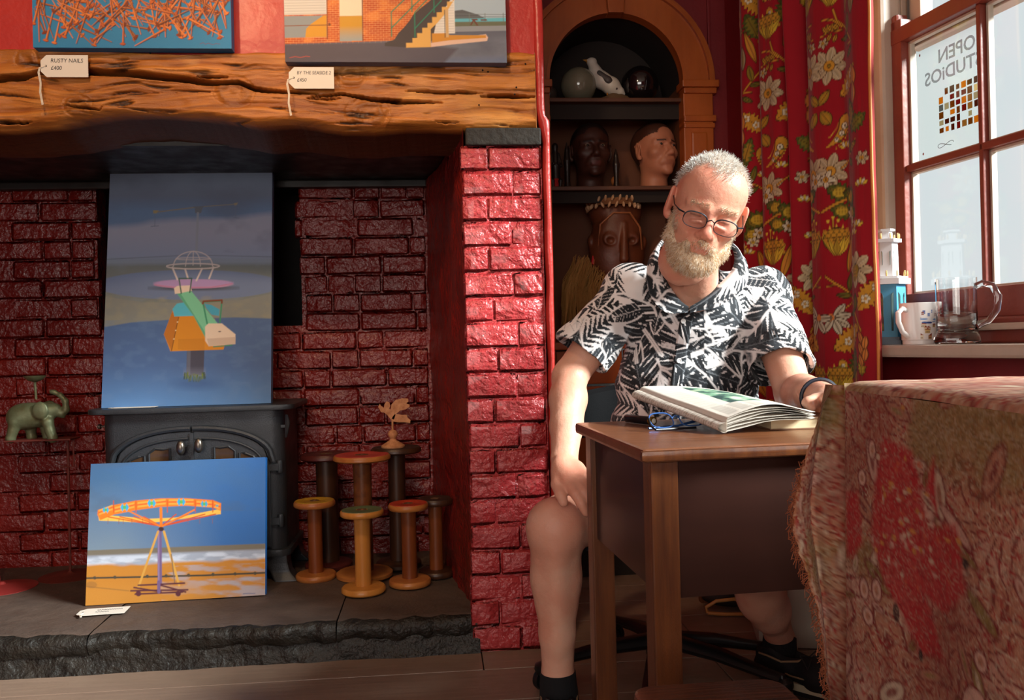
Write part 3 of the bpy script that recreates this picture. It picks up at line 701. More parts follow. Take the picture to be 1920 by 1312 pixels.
# --- rusty nails
def p_nails(p):
    n_ = n2(p.u, p.v, .012, .02); p.c[:] = L(44, 128, 178) * (.86 + .3 * n_[:, None])
    p.fill(np.clip((p.v - 60) / 60, 0, 1) * .5, L(36, 120, 176))
    rr = random.Random(5)
    for i in range(340):
        ly = rr.uniform(-130, 74); lx = rr.uniform(70, 428)
        if ly > 55 and rr.random() < .55: ly -= 40
        a = rr.choice([rr.gauss(1.1, .35), rr.gauss(2.05, .35), rr.uniform(0, PI), rr.gauss(.4, .3)]); ln = rr.uniform(46, 86); dx, dy = math.cos(a) * ln / 2, math.sin(a) * ln / 2
        if max(ly + abs(dy), 0) > 84: continue
        x0, y0, x1, y1 = lx - dx, ly - dy, lx + dx, ly + dy
        if rr.random() < .5: x0, y0, x1, y1 = x1, y1, x0, y0
        if min(x0, x1) < 66 or max(x0, x1) > 434: continue
        c = rr.choice([L(196, 96, 34), L(166, 76, 24), L(212, 116, 50), L(124, 54, 20), L(180, 84, 40)])
        p.line([(x0 + 1.4, y0 + 1.4), (x1 + 1.4, y1 + 1.4)], 3.6, L(62, 40, 36), .8, 1.2); p.line([(x0, y0), (x1, y1)], 3.6, c, 1, 1.3); p.line([(x0 - .6, y0 - .6), (x1 - .3, y1 - .3)], 1.0, L(240, 160, 84), .6, .5)
        an = math.atan2(y1 - y0, x1 - x0); p.ell(x0, y0, 2.6, 5.4, L(110, 46, 18), an); p.ell(x0 - .7, y0 - .6, 2.0, 4.6, c * 1.1, an)
    p.line([(378, 82), (384, 80), (388, 83), (394, 81), (402, 84), (408, 82), (416, 83)], .9, L(120, 60, 60))
q = PF(251, 94, -.05)
canvas('painting', 'blue canvas covered in orange rusty nails above the mantel beam', [(62, -130), (438, -126), (438, 92), (66, 84)], .548, .335, tuple(FW(PF(250, 90, -.05).x, -.05, 1.796)), AY, R(-.5), p_nails, .00165, edge=L(24, 104, 170))
# --- by the seaside 2
def p_sea(p):
    u, v = p.u, p.v; nz = n2(u, v, .02, .05)
    p.c[:] = L(168, 188, 204); p.fill(np.clip((v - 40) / 40, 0, 1), L(150, 172, 180))
    p.poly([(852, 20), (870, 18), (900, 28), (915, 36), (960, 40), (960, 44), (852, 44)], L(88, 92, 98)); p.poly([(850, 35), (960, 35), (960, 43), (850, 42)], L(98, 180, 198)); p.poly([(850, 41), (960, 42), (960, 52), (850, 50)], L(104, 108, 88))
    p.poly([(850, 50), (960, 50), (960, 64), (850, 62)], L(142, 148, 156)); p.line([(855, 26), (960, 29)], 1, L(110, 120, 124)); p.line([(855, 32), (960, 33)], 1, L(110, 120, 124))
    for x in (883, 913, 948): p.line([(x, 26), (x, 42)], 1.2, L(110, 120, 118))
    p.poly([(886, 36), (898, 36), (900, 39), (894, 39), (900, 49), (897, 49), (891, 41), (887, 48), (884, 48), (889, 39)], L(110, 62, 50)); p.poly([(904, 37), (916, 37), (917, 40), (905, 40)], L(110, 62, 50))
    p.poly([(500, 60), (960, 60), (960, 140), (500, 140)], L(96, 100, 116)); p.fill(np.clip((v - 64) / 16, 0, 1) * np.clip((nz - .3) * 1.5, 0, .8), L(126, 132, 146)); p.fill(np.clip((v - 72) / 8, 0, 1) * np.clip((760 - u) / 200, 0, 1) * .8, L(82, 74, 88)); p.fill(np.clip((v - 105) / 12, 0, 1) * .8, L(104, 118, 148))
    p.poly([(500, -140), (812, -140), (812, 74), (500, 76)], L(196, 92, 30))                                                # brick front
    brk = n2(u, v, .05, .09, z=4); w_ = (u < 802) & (v < 74)
    p.fill(np.where(w_, np.clip((brk - .45) * 3, 0, .7), 0), L(170, 62, 20)); p.fill(np.where(w_, np.clip((.5 - brk) * 3, 0, .6), 0), L(226, 136, 54))
    for k in range(-60, 19): 
        y = k * 4.0 + 1
        if y < 76: p.line([(500, y), (812, y)], .8, L(226, 168, 110), .75)
        for j in range(30): p.line([(505 + j * 10.5 + (k % 2) * 5, y), (505 + j * 10.5 + (k % 2) * 5, y + 4)], .7, L(226, 168, 110), .6)
    p.poly([(500, -140), (614, -140), (614, 22), (500, 22)], L(206, 204, 200)); [p.line([(536, y), (612, y)], 1.0, L(176, 174, 172)) for y in range(-60, 22, 5)]
    p.poly([(500, 24), (614, 24), (614, 64), (500, 64)], L(138, 146, 152)); p.poly([(574, 64), (614, 64), (614, 24), (608, 24), (584, 40), (576, 48)], L(206, 148, 40)); p.line([(500, 42), (622, 42)], 1.6, L(130, 70, 40)); p.line([(615, -140), (615, 68)], 1.6, L(110, 60, 36)); p.ell(619, 41, 2, 3, L(110, 60, 36))
    p.poly([(638, -140), (680, -140), (680, 26), (638, 26)], L(222, 214, 190)); p.poly([(638, 26), (680, 26), (680, 72), (644, 73), (638, 68)], L(196, 146, 40)); p.fill(np.where((u > 638) & (u < 680) & (v > 26) & (v < 73), np.clip((v - 44) / 26, 0, 1), 0), L(152, 158, 158)); p.line([(681, -140), (681, 73)], 1.4, L(70, 60, 56))
    p.poly([(500, 76), (740, 76), (770, 80), (860, 92), (830, 122), (500, 122)], L(80, 72, 84), soft=6, alpha=.85)
    p.poly([(818, -20), (855, -20), (855, 63), (806, 63)], L(226, 222, 216)); [p.line([(810, y), (853, y)], .8, L(190, 188, 186)) for y in range(-16, 62, 5)]
    p.poly([(722, 84), (722, 78), (740, 72), (748, 60), (760, 48), (770, 36), (776, 26), (790, 14), (806, 2), (820, -10), (850, -40), (860, -20), (820, 40), (812, 76), (770, 88)], L(66, 58, 60))       # dark stair flank
    steps = [(762, 88), (762, 79), (774, 79), (774, 70), (783, 70), (783, 61), (793, 61), (793, 51), (803, 51), (803, 42), (812, 42), (812, 31), (821, 31), (821, 22), (831, 22), (831, 12), (841, 12), (841, 2), (852, 2), (852, -10), (880, -40), (872, -20), (854, 0), (838, 24), (822, 42), (809, 54), (809, 88)]
    p.poly(steps, L(222, 172, 92)); p.poly([(809, 80), (845, 73), (914, 66), (918, 72), (916, 79), (850, 84), (809, 88)], L(226, 190, 170)); p.poly([(811, 62), (840, 62), (845, 66), (914, 68), (914, 73), (845, 76), (811, 80)], L(206, 142, 48)); p.poly([(836, 20), (843, 14), (843, 70), (838, 70)], L(206, 170, 120)); p.line([(836, 18), (836, 70)], 1.4, L(60, 56, 60))
    for pts in ([(735, 66), (735, 20), (800, -40)], [(735, 50), (778, 8), (830, -40)], [(779, 68), (779, 22), (840, -40)], [(779, 52), (830, 0)], [(774, 20), (774, -20)], [(816, 22), (816, -20)]): p.line(pts, 1.9, L(30, 128, 100))
    p.line([(545, 101), (555, 99), (565, 101), (575, 99), (582, 100)], 1.0, L(190, 70, 50))
canvas('painting', 'seaside canvas of brick building with yellow steps above the mantel beam', [(533, -130), (953, -122), (953, 122), (537, 108)], .645, .375, tuple(FW(PF(745, 115, -.05).x, -.05, 1.759)), AY, R(-.5), p_sea, .0019, edge=L(84, 92, 122))
# --- misty playground, standing on the stove
def p_play(p):
    u, v = p.u, p.v; nz = n2(u, v, .012, .02); nf = n2(u, v, .05, .09, z=3)
    top, mid, low = L(104, 112, 130), L(110, 134, 168), L(150, 164, 190)
    t = np.clip((v - 322) / 60, 0, 1)[:, None]; p.c[:] = L(118, 134, 158) * (1 - t) + L(104, 116, 140) * t
    p.fill(np.clip((v - 370) / 30, 0, 1), L(104, 132, 172)); p.fill(np.clip((v + u * .08 - 430 - nz * 18) / 14, 0, 1), L(158, 164, 188)); p.fill(np.clip((v - 440) / 70, 0, 1), L(134, 154, 188)); p.fill(np.clip((nz - .5) * 2.4, 0, .5) * (v < 480), L(96, 106, 128))
    p.fill(np.clip((v - 486) / 8, 0, 1), L(138, 154, 176)); p.fill(np.clip((v - 497) / 8, 0, 1) * np.clip(.5 + nf, 0, 1), L(120, 130, 132)); p.line([(180, 492), (350, 484), (510, 488)], 1, L(108, 120, 134))
    p.ell(350, 540, 175, 28, L(112, 132, 172)); p.poly([(180, 560), (260, 572), (350, 574), (450, 568), (510, 556), (510, 602), (430, 600), (330, 604), (180, 622)], L(132, 138, 136)); p.fill(np.where((v > 560) & (v < 618), np.clip((nf - .45) * 2, 0, .5), 0), L(150, 150, 132))
    p.poly([(180, 620), (240, 610), (330, 604), (440, 601), (520, 604), (520, 780), (180, 780)], L(76, 106, 156), soft=2.5); p.fill(np.clip((v - 690) / 70, 0, 1) * .8, L(90, 136, 190)); p.fill(np.where(v > 606, np.clip((nf - .5) * 1.6, 0, .35), 0), L(96, 130, 176))
    for (a, b, c) in (((280, 402), (362, 392), 2.2), ((362, 392), (434, 387), 1.6)): p.line([a, b], c, L(140, 134, 120))
    p.poly([(277, 398), (288, 398), (284, 404), (278, 404)], L(160, 148, 110)); p.poly([(430, 385), (438, 384), (436, 389), (432, 390)], L(150, 140, 120)); p.poly([(352, 391), (374, 390), (371, 394), (368, 404), (357, 404), (356, 394)], L(108, 116, 128)); p.line([(281, 404), (281, 428)], .9, L(110, 124, 146)); p.line([(274, 429), (288, 428)], 1, L(110, 124, 146)); p.line([(434, 389), (434, 413)], .8, L(110, 124, 146)); p.line([(430, 413), (440, 414)], 1, L(110, 124, 146))
    p.line([(362, 404), (361, 476)], 4.5, L(150, 158, 172), .8)
    p.ell(357, 546, 80, 5, L(78, 88, 108), soft=4); p.ell(357, 539, 73, 8, L(196, 152, 196)); p.ell(357, 536.5, 73, 7, L(176, 150, 206)); p.line([(284, 540), (320, 545), (390, 545), (430, 538)], 2.0, L(190, 130, 176))
    def arc(cx, cy, rx, ry, a0, a1, wd, c, n=18): p.line([(cx + rx * math.cos(a), cy - ry * math.sin(a)) for a in np.linspace(a0, a1, n)], wd, c)
    cw = L(214, 206, 206)
    for a in ((316, 507, 326, 530), (340, 510, 346, 528), (372, 510, 362, 532), (394, 507, 386, 528)): p.line([(a[0], a[1]), (a[2], a[3])], 3.2, cw)
    arc(355, 505, 50, 5, 0, 2 * PI, 2.4, cw, 30); arc(355, 505, 37, 28, 0, PI, 1.9, cw); arc(355, 505, 14, 28, 0, PI, 1.6, cw); p.line([(355, 477), (355, 503)], 1.6, cw); arc(355, 491, 33, 2, 0, 2 * PI, 1.4, cw, 24)
    # see-saw
    p.poly([(347, 660), (380, 658), (379, 706), (347, 708)], L(70, 70, 88)); p.poly([(347, 662), (354, 662), (354, 706), (347, 706)], L(96, 100, 118)); p.fill(np.where((u > 340) & (u < 384), np.clip((v - 690) / 20, 0, 1), 0) * (v < 709) * (v > 690) * .6, L(130, 136, 158))
    rr = random.Random(2)
    for i in range(60):
        x = rr.uniform(342, 383); y = 712 - abs(rr.gauss(0, 2)) + (2 if 350 < x < 375 else -3); p.line([(x, y + 5), (x + rr.uniform(-2, 2), y - rr.uniform(2, 7))], 1.1, rr.choice([L(88, 110, 40), L(120, 136, 50), L(60, 80, 40)]))
    p.ell(365, 722, 40, 10, L(58, 88, 140), soft=12, alpha=.6)
    p.poly([(303, 632), (318, 589), (360, 596), (398, 604), (418, 652), (416, 660), (316, 663)], L(216, 142, 34)); p.poly([(303, 632), (318, 589), (330, 600), (318, 662)], L(190, 116, 34)); p.line([(330, 600), (318, 662)], 1.2, L(90, 56, 24)); p.fill(np.where((u > 330) & (u < 380) & (v > 640) & (v < 660), .25, 0), L(160, 96, 24))
    for t in (.1, .4, .7): p.ell(329 - 10 * t, 604 + 52 * t, 1.2, 1.2, L(240, 220, 180))
    p.poly([(318, 585), (326, 575), (345, 572), (360, 590), (358, 598), (322, 599)], L(84, 190, 220)); p.poly([(378, 575), (392, 578), (407, 586), (406, 598), (392, 596), (382, 584)], L(70, 170, 206))
    p.poly([(326, 556), (352, 551), (404, 612), (398, 640), (386, 644), (360, 600)], L(124, 206, 170)); p.poly([(326, 556), (332, 555), (388, 640), (382, 640), (358, 598)], L(92, 176, 142))
    p.poly([(320, 546), (326, 542), (350, 541), (354, 551), (330, 556), (322, 557)], L(232, 216, 204)); [p.line(c, 2.4, L(60, 100, 90)) for c in ([(334, 556), (329, 528), (353, 528), (350, 554)],)]
    p.poly([(380, 618), (386, 612), (412, 612), (438, 632), (438, 650), (388, 654), (381, 644)], L(232, 214, 196)); p.poly([(384, 640), (438, 637), (438, 650), (388, 654)], L(208, 186, 168)); p.line([(397, 655), (432, 652)], 2, L(60, 140, 110)); p.ell(408, 627, 2.4, 1, L(70, 60, 60))
    p.line([(384, 612), (375, 572), (411, 570), (408, 610)], 3.0, L(60, 150, 116)); p.line([(375, 575), (376, 571), (411, 569), (411, 574)], 3.2, L(128, 66, 46))
SD = .535                                               # where the stove-top painting rests
pl, pr_ = PF(190, 766, SD), PF(508, 757, SD); W3 = pr_.x - pl.x
canvas('painting', 'tall misty playground canvas with green seesaw standing on the black stove', [(195, 322), (503, 322), (508, 757), (190, 766)], W3, .868, tuple(FW((pl.x + pr_.x) / 2, SD, .7365)), AY, R(-9), p_play, .0022, edge=L(96, 140, 190))
# --- carousel on the beach, leaning on the stove
def p_car(p):
    u, v = p.u, p.v; nz = n2(u, v, .014, .02, z=6); nf = n2(u, v, .03, .12, z=2)
    t = np.clip((u - 170) / 330 * .7 + nz * .6 - .1, 0, 1)[:, None]; p.c[:] = L(70, 104, 138) * (1 - t) + L(44, 98, 166) * t
    p.fill(np.clip((v - 900) / 140, 0, 1) * np.clip((420 - u) / 200, 0, 1) * .75, L(126, 140, 150)); p.fill(np.clip((nz - .52) * 3, 0, .4) * (v < 960), L(78, 96, 116))
    sl_ = v + (u - 165) * .035; p.fill(np.clip((sl_ - 1031) / 2, 0, 1), L(112, 104, 92)); p.fill(np.clip((sl_ - 1040) / 5, 0, 1), L(152, 160, 178)); p.fill(np.clip((sl_ - 1042) / 5, 0, 1) * np.clip((nf - .45) * 5, 0, .85) * (sl_ < 1066), L(196, 204, 220))
    p.fill(np.clip((sl_ - 1062 + nf * 10) / 6, 0, 1), L(184, 122, 46)); p.fill(np.where((sl_ > 1066) & (u > 300), np.clip((nf - .5) * 4, 0, .7), 0), L(160, 156, 168)); p.fill(np.clip((sl_ - 1090) / 20, 0, 1) * .6, L(190, 130, 54)); p.fill(np.where((sl_ > 1092) & (u > 360), np.clip((u - 360) / 60, 0, 1) * np.clip((nf - .35) * 3, 0, .8), 0), L(166, 162, 174))
    p.line([(160, 1083), (260, 1081), (380, 1078), (500, 1073)], 3.2, L(62, 58, 50)); [p.ell(x, 1083 - (x - 160) * .028, 3, 3, L(72, 66, 56)) for x in (178, 215, 275, 310, 352, 398, 440, 478)]
    p.line([(160, 1098), (240, 1106)], 2, L(120, 84, 50), .6); p.ell(172, 1095, 10, 6, L(130, 90, 50), alpha=.5)
    o, do, yl, pb = L(226, 118, 34), L(196, 70, 26), L(232, 180, 80), L(110, 88, 130)
    p.poly([(186, 968), (210, 952), (300, 938), (415, 946), (414, 962), (360, 966), (300, 978), (240, 978)], L(90, 116, 150), alpha=.3); p.poly([(186, 966), (215, 968), (280, 974), (330, 972), (414, 956), (414, 966), (330, 976), (280, 982), (215, 978), (188, 977)], yl)
    for x in (204, 226, 252, 270, 330, 352, 384, 404): p.line([(302, 988), (x, 970 if x < 300 else 966)], 2.0, do)
    for x in (240, 364): p.line([(302, 989), (x, 958)], 2.8, o)
    p.line([(302, 990), (302, 955)], 5, o); p.poly([(185, 966), (186, 957), (215, 948), (255, 940), (300, 936), (350, 936), (400, 940), (415, 946), (414, 960), (400, 954), (350, 950), (300, 952), (255, 958), (215, 966), (190, 976)], o)
    for (x0, x1, y0, y1) in ((187, 214, 962, 952), (216, 254, 957, 948), (258, 312, 948, 942), (316, 364, 943, 943), (368, 398, 946, 948), (401, 413, 949, 952)):
        xm, ym = (x0 + x1) / 2, (y0 + y1) / 2; w_ = (x1 - x0) * .5; p.poly([(x0 + 1, y0 - 5), (x1 - 1, y1 - 5), (x1 - 1, y1 + 5), (x0 + 1, y0 + 5)], yl, alpha=.55); p.line([(x0 + 1, y0), (x1 - 1, y1)], 3, L(220, 96, 40)); r = min(8, w_ * .45)
        for sg in (-1, 1): p.poly([(xm + sg * r * .5 - r * .5, ym), (xm + sg * r * .5, ym - r), (xm + sg * r * .5 + r * .5, ym), (xm + sg * r * .5, ym + r)], L(52, 160, 206))
        p.ell(xm, ym, r * .35, r * .45, L(90, 170, 80))
    for x in (215, 256, 314, 366, 399): p.line([(x, 940), (x, 962)], 1.6, do)
    for x in (204, 224, 232, 248, 268, 280, 352, 374, 398): p.line([(x, 974), (x, 983)], .8, L(140, 80, 60))
    p.line([(299, 996), (298, 1094)], 8, pb); p.line([(297, 996), (296, 1094)], 2.5, L(140, 120, 158)); p.ell(302, 993, 5, 4, L(60, 40, 44)); p.line([(296, 998), (258, 1100)], 4.0, L(200, 150, 70)); p.line([(307, 998), (334, 1096)], 4.4, L(206, 156, 70)); p.line([(320, 1040), (326, 1092)], 2, L(120, 96, 80))
    dk = L(84, 40, 52)
    for a in ([(244, 1106), (350, 1104)], [(252, 1112), (340, 1108)], [(258, 1096), (344, 1092)], [(250, 1100), (300, 1108)], [(300, 1096), (346, 1108)]): p.line(a, 3, dk)
    for x in (258, 332): p.ell(x, 1111, 5, 5, dk)
    p.line([(296, 1090), (296, 1108)], 6, pb); p.line([(455, 1111), (465, 1110), (478, 1110)], 1.0, L(60, 80, 130))
a_, b_ = PZ(160, 1133, .122), PZ(497, 1113, .122); fa, fb_ = WF(a_), WF(b_); W4 = (b_ - a_).length
canvas('painting', 'carousel on beach canvas leaning against the stove front on the hearth', [(175, 870), (500, 860), (497, 1113), (160, 1133)], W4, .452, tuple((a_ + b_) / 2 + Vector((0, 0, -.004))), AY + math.atan2(fb_.y - fa.y, fb_.x - fa.x), R(-10), p_car, .0020, edge=L(36, 110, 190))

# --- price tags: card with clipped corners, hole and string
M_CARD = mat('tag_card', (226, 218, 208), .7); M_STR = mat('tag_string', (226, 214, 198), .8); M_PEN = mat('tag_pen', (40, 38, 40), .7)
def price_tag(label, loc, rotz, lines, rx=0.0, W=.142, H=.068, string=None, txt=.0165):
    rt = thing('price_tag', label, 'price tag', loc, rotz, 'price tags'); A_ = T(0, 0, 0, 0, rx)
    mb = MB(); c = .016; mb.prism([(-W / 2, -H / 2 + c), (-W / 2 + c, -H / 2), (W / 2, -H / 2), (W / 2, H / 2), (-W / 2 + c, H / 2), (-W / 2, H / 2 - c)], -.0008, .0004, A_); mb.build('card', M_CARD, rt)
    mb = MB(); mb.lathe([(.003, 0), (.003, .0004)], 10, A_ @ T(-W / 2 + .014, -.0008, 0, 0, R(90))); mb.build('eyelet', M_PEN, rt)
    for i, (t, x, sz) in enumerate(lines):
        text_part('handwriting', t, txt * sz, M_PEN, rt, A_ @ T(-W / 2 + x, -.0013, .010 - i * .021), xs=.92, shear=.12)
    if string: mb = MB(); mb.tube([A_ @ Vector(p) for p in string], .0016, 6); mb.tube([A_ @ (Vector(p) + Vector((.003 if i else 0, 0, .001))) for i, p in enumerate(string)], .0014, 6); mb.build('string', M_STR, rt)
    return rt
for (l, px_, py_, t) in (('cream tag reading rusty nails on the left of the oak beam', 121, 124, [('RUSTY NAILS', .027, 1.0), ('£400', .027, 1.0)]), ('white tag reading by the seaside 2 on the oak beam', 584, 146, [('BY THE SEASIDE 2', .023, .82), ('£450', .023, .9)])):
    q = PF(px_, py_, -.034)
    price_tag(l, tuple(FW(q.x, -.034, q.z)), AY, t, W=.130, H=.063, string=[(-.051, -.001, 0), (-.068, -.003, -.006), (-.071, -.004, -.02), (-.066, -.004, -.05), (-.068, -.004, -.075), (-.062, -.004, -.112)])
# two cards lying flat: on the hearth and on the stove top
q = PZ(193, 1148, .1175)
t3 = price_tag('white card lying flat on hearth before the carousel painting', (q.x, q.y, .1215), AY + R(4), [], R(-90), W=.145, H=.07, string=[(-.055, -.001, -.01), (-.06, -.001, -.03), (-.05, -.001, -.05)])
for z in (.012, -.008):
    mb = MB(); xs_ = np.linspace(-.02, .055, 30) if z > 0 else np.linspace(-.02, .02, 14); mb.tube([(x, z + (.004 * math.sin(i * 2.3)), .0012) for i, x in enumerate(xs_)], .0007, 4); mb.build('handwriting', M_PEN, t3)
q = PF(245, 768, .49)
price_tag('white card slipped under the playground painting on stove', tuple(FW(q.x, .512, .7375)), AY + R(3), [], R(-90), W=.16, H=.05)
# ================================================================== STOVE
M_IRON = mat('stove_iron', (62, 66, 72), .42, metal=.35, var=(48, 51, 56), vscale=(6, 6, 6), bump=.0008, bscale=260, spec=.5, rvar=.08)
M_STEEL = mat('worn_steel', (120, 112, 104), .3, metal=.9)
M_SGLASS = mat('stove_glass', (96, 70, 48), .14, var=(52, 40, 32), vscale=(14, 14, 14), spec=.6)
sx = (PF(165, 770, .46).x + PF(542, 758, .46).x) / 2; HZ = .115
stv = thing('wood_stove', 'black cast iron wood stove with arched double doors on the hearth', 'stove', tuple(FW(sx, .66, HZ)), AY)
zt = .735 - HZ
def rrect(x, y0, y1, r, n=6):
    pts = []
    for cx, cy, a0 in ((x - r, y1 - r, 0), (-x + r, y1 - r, PI / 2), (-x + r, y0 + r, PI), (x - r, y0 + r, 1.5 * PI)):
        for k in range(n + 1): a = a0 + PI / 2 * k / n; pts.append((cx + r * math.cos(a), cy + r * math.sin(a)))
    return pts
def slab_poly(mb, pts, z0, z1):
    n = len(pts); mb.add([(x, y, z0) for x, y in pts] + [(x, y, z1) for x, y in pts], [tuple(range(n))[::-1], tuple(range(n, 2 * n))] + [(i, (i + 1) % n, (i + 1) % n + n, i + n) for i in range(n)])
mb = MB(); slab_poly(mb, rrect(.352, -.205, .17, .05), zt - .018, zt); mb.build('top_plate', M_IRON, stv, True, bevel=.004)
mb = MB(); slab_poly(mb, rrect(.310, -.165, .16, .045), .11, zt - .018); mb.build('body', M_IRON, stv, True)
mb = MB(); slab_poly(mb, rrect(.325, -.18, .165, .045), .085, .11); mb.build('base_plate', M_IRON, stv, True, bevel=.004)
for a in (-1, 1):
    for b in (-1, 1):
        mb = MB(); x0, y0 = a * .265, (-.125 if b < 0 else .115)
        prof = [(.09, .045, 0), (.06, .040, .008), (.03, .034, .022), (.0, .040, .045)]
        vs = []; 
        for z, hw, off in prof: cx, cy = x0 + a * off, y0 + b * off * .6; vs += [(cx - hw, cy - hw, z), (cx + hw, cy - hw, z), (cx + hw, cy + hw, z), (cx - hw, cy + hw, z)]
        fs = [(0, 1, 2, 3), (12, 15, 14, 13)] + [(4 * j + i, 4 * j + 4 + i, 4 * j + 4 + (i + 1) % 4, 4 * j + (i + 1) % 4) for j in range(3) for i in range(4)]
        mb.add(vs, fs); mb.build('leg', M_IRON, stv, False, bevel=.006)
def arch_pts(x0, x1, z0, zc, ze, n=14, p=2.2):
    """door outline from the meeting stile x0 (tall) out to x1 (low)"""
    pts = [(x0, z0), (x1, z0)]; pts += [(x0 + (x1 - x0) * (1 - t), ze + (zc - ze) * (1 - (1 - t) ** p) ** (1 / p)) for t in np.linspace(0, 1, n)]
    return pts
FY = -.165
for sg in (-1, 1):
    door = MB(); door.prism([(sg * x, z) for x, z in arch_pts(.004, .262, .12, .535, .415)], FY - .014, FY - .002); dr = door.build('door', M_IRON, stv, False, bevel=.003)
    rim = MB(); rim.tube([(sg * (.004 + (.270) * (1 - t)), FY - .014, .42 + .125 * (1 - (1 - t) ** 2.2) ** (1 / 2.2)) for t in np.linspace(0, 1, 24)], .010, 8); rim.build('door_rim', M_IRON, stv, True)
    rim = MB(); rim.tube([(sg * (.012 + .232 * (1 - t)), FY - .016, .395 + .115 * (1 - (1 - t) ** 2.2) ** (1 / 2.2)) for t in np.linspace(0, 1, 24)], .005, 8); rim.build('moulding', M_IRON, dr, True)
    for (xa, xb, za, zb_, zc_) in ((.075, .145, .25, .478, .462), (.16, .228, .25, .455, .41)):
        g = MB(); g.prism([(sg * xa, za), (sg * xb, za), (sg * xb, zc_), (sg * (xa * .3 + xb * .7), (zb_ + zc_) / 2 + .009), (sg * (xa * .7 + xb * .3), zb_ - .002), (sg * xa, zb_)], FY - .0165, FY - .013); pn = g.build('pane', M_SGLASS, dr)
        b = MB(); b.tube([(sg * xa, FY - .017, za), (sg * xa, FY - .017, zb_), (sg * (xa * .7 + xb * .3), FY - .017, zb_ - .002), (sg * (xa * .3 + xb * .7), FY - .017, (zb_ + zc_) / 2 + .009), (sg * xb, FY - .017, zc_), (sg * xb, FY - .017, za)], .0045, 6); b.build('pane_bead', M_IRON, dr)
    k = MB(); k.ball((sg * .030, FY - .045, .482 if sg < 0 else .488), (.015, .013, .026), 14, 10, None); k.tube([(sg * .03, FY - .01, .48), (sg * .03, FY - .036, .482)], .007, 8); k.build('handle', M_STEEL, dr, True)
    for zz in (.40, .21):
        h = MB(); h.lathe([(.010, -.022), (.012, -.014), (.012, .014), (.010, .022)], 12, T(sg * .292, FY + .004, zz)); h.box(sg * .255 if sg > 0 else -.29, sg * .29 if sg > 0 else -.255, FY - .012, FY, zz - .012, zz + .012); h.build('hinge', M_IRON, stv, True)
mb = MB(); mb.box(-.006, .006, FY - .02, FY, .12, .53); mb.build('meeting_bead', M_IRON, stv)
mb = MB(); mb.lathe([(.012, 0), (.012, .006), (.004, .008), (.004, .02), (.009, .022), (.009, .03), (.004, .034)], 12, T(-.312, -.1, .555, 0, 0, R(-90))); mb.build('air_knob', M_STEEL, stv, True)
mb = MB(); mb.box(.298, .318, -.15, -.13, .535, .545); mb.tube([(.318, -.145, .58), (.322, -.15, .55), (.318, -.15, .52), (.315, -.15, .50)], [.006, .010, .007, .003], 8); mb.build('latch', M_IRON, stv, True)

# ================================================================== BOBBINS AND ORNAMENTS ON THE HEARTH
def wood(name, a, b, rough=.35, sc=(30, 30, 4)): return mat(name, a, rough, var=b, vscale=sc, bump=.0006, bscale=60, bstretch=(1, 1, .15), spec=.45)
def bobbin(label, pb, ybc, wb, ytc, wt, wc, shaft, flange, face, face_rim, group):
    base = PZ(pb, ybc, HZ); D = base.y; k = D / FOC; rb, rt_, rc = wb / 2 * k, wt / 2 * k, wc / 2 * k
    top = PD(pb, ytc, D).z; h = top - HZ
    o = thing('wooden_bobbin', label, 'bobbin', (base.x, base.y, HZ), random.uniform(0, 6), group); f = .020
    mb = MB(); mb.lathe([(rb * .95, 0), (rb, .004), (rb, f - .005), (rb * .94, f), (rc * 1.25, f + .004)], 32); mb.build('foot_flange', flange, o, True)
    mb = MB(); mb.lathe([(rc * 1.02, f), (rc, .06), (rc * .98, h / 2), (rc, h - .06), (rc * 1.04, h - f)], 24); mb.build('shaft', shaft, o, True)
    mb = MB(); mb.lathe([(rc * 1.2, h - f - .004), (rt_ * .94, h - f), (rt_, h - f + .005), (rt_, h - .006), (rt_ * .95, h)], 32); hd = mb.build('head_flange', flange, o, True)
    mb = MB(); mb.lathe([(rt_ * .93, h - .0005), (rt_ * .92, h + .0012), (rt_ * .3, h + .0014), (rt_ * .26, h - .0006)], 32, cap=False); mb.build('painted_face', face, hd, True)
    mb = MB(); mb.lathe([(rt_ * .25, h - .002), (rt_ * .22, h + .0012), (rt_ * .09, h + .0012), (rt_ * .08, h - .006)], 20); mb.build('bore_ring', face_rim, hd, True)
    return o
W1 = wood('bobbin_honey', (178, 112, 48), (140, 80, 32)); W2 = wood('bobbin_brown', (128, 66, 30), (92, 44, 20)); W3 = wood('bobbin_dark', (70, 40, 24), (42, 24, 16)); W4 = wood('bobbin_worn', (124, 72, 36), (70, 36, 20), sc=(40, 40, 40)); W5 = wood('bobbin_pale', (196, 134, 62), (166, 104, 44))
FR = wood('bobbin_rim', (140, 70, 36), (180, 120, 60), sc=(20, 20, 60))
fy = mat('faded_yellow', (206, 164, 40), .45, var=(150, 96, 40), vscale=(40, 40, 40), vamt=.8); fg = mat('faded_green', (70, 88, 60), .5, var=(96, 104, 74), vscale=(40, 40, 40)); fr = mat('faded_vermilion', (186, 60, 34), .45, var=(150, 48, 32), vscale=(50, 50, 50)); fd = mat('dark_disc', (54, 34, 26), .5, var=(40, 26, 20)); fc = mat('faded_crimson', (170, 38, 40), .45, var=(190, 80, 66), vscale=(30, 30, 30)); fm = mat('oxblood', (84, 30, 26), .4, var=(64, 24, 22)); hole = mat('bore_wood', (92, 62, 40), .6)
gb = 'wooden textile bobbins on the hearth'
bobbin('tall bobbin with dull oxblood head at the back left of the group', 617, 1062, 88, 850, 98, 40, W3, fm, fm, hole, gb)
bobbin('tall dark bobbin that the pale angel ornament stands on', 748, 1060, 84, 838, 94, 32, W3, W3, fd, hole, gb)
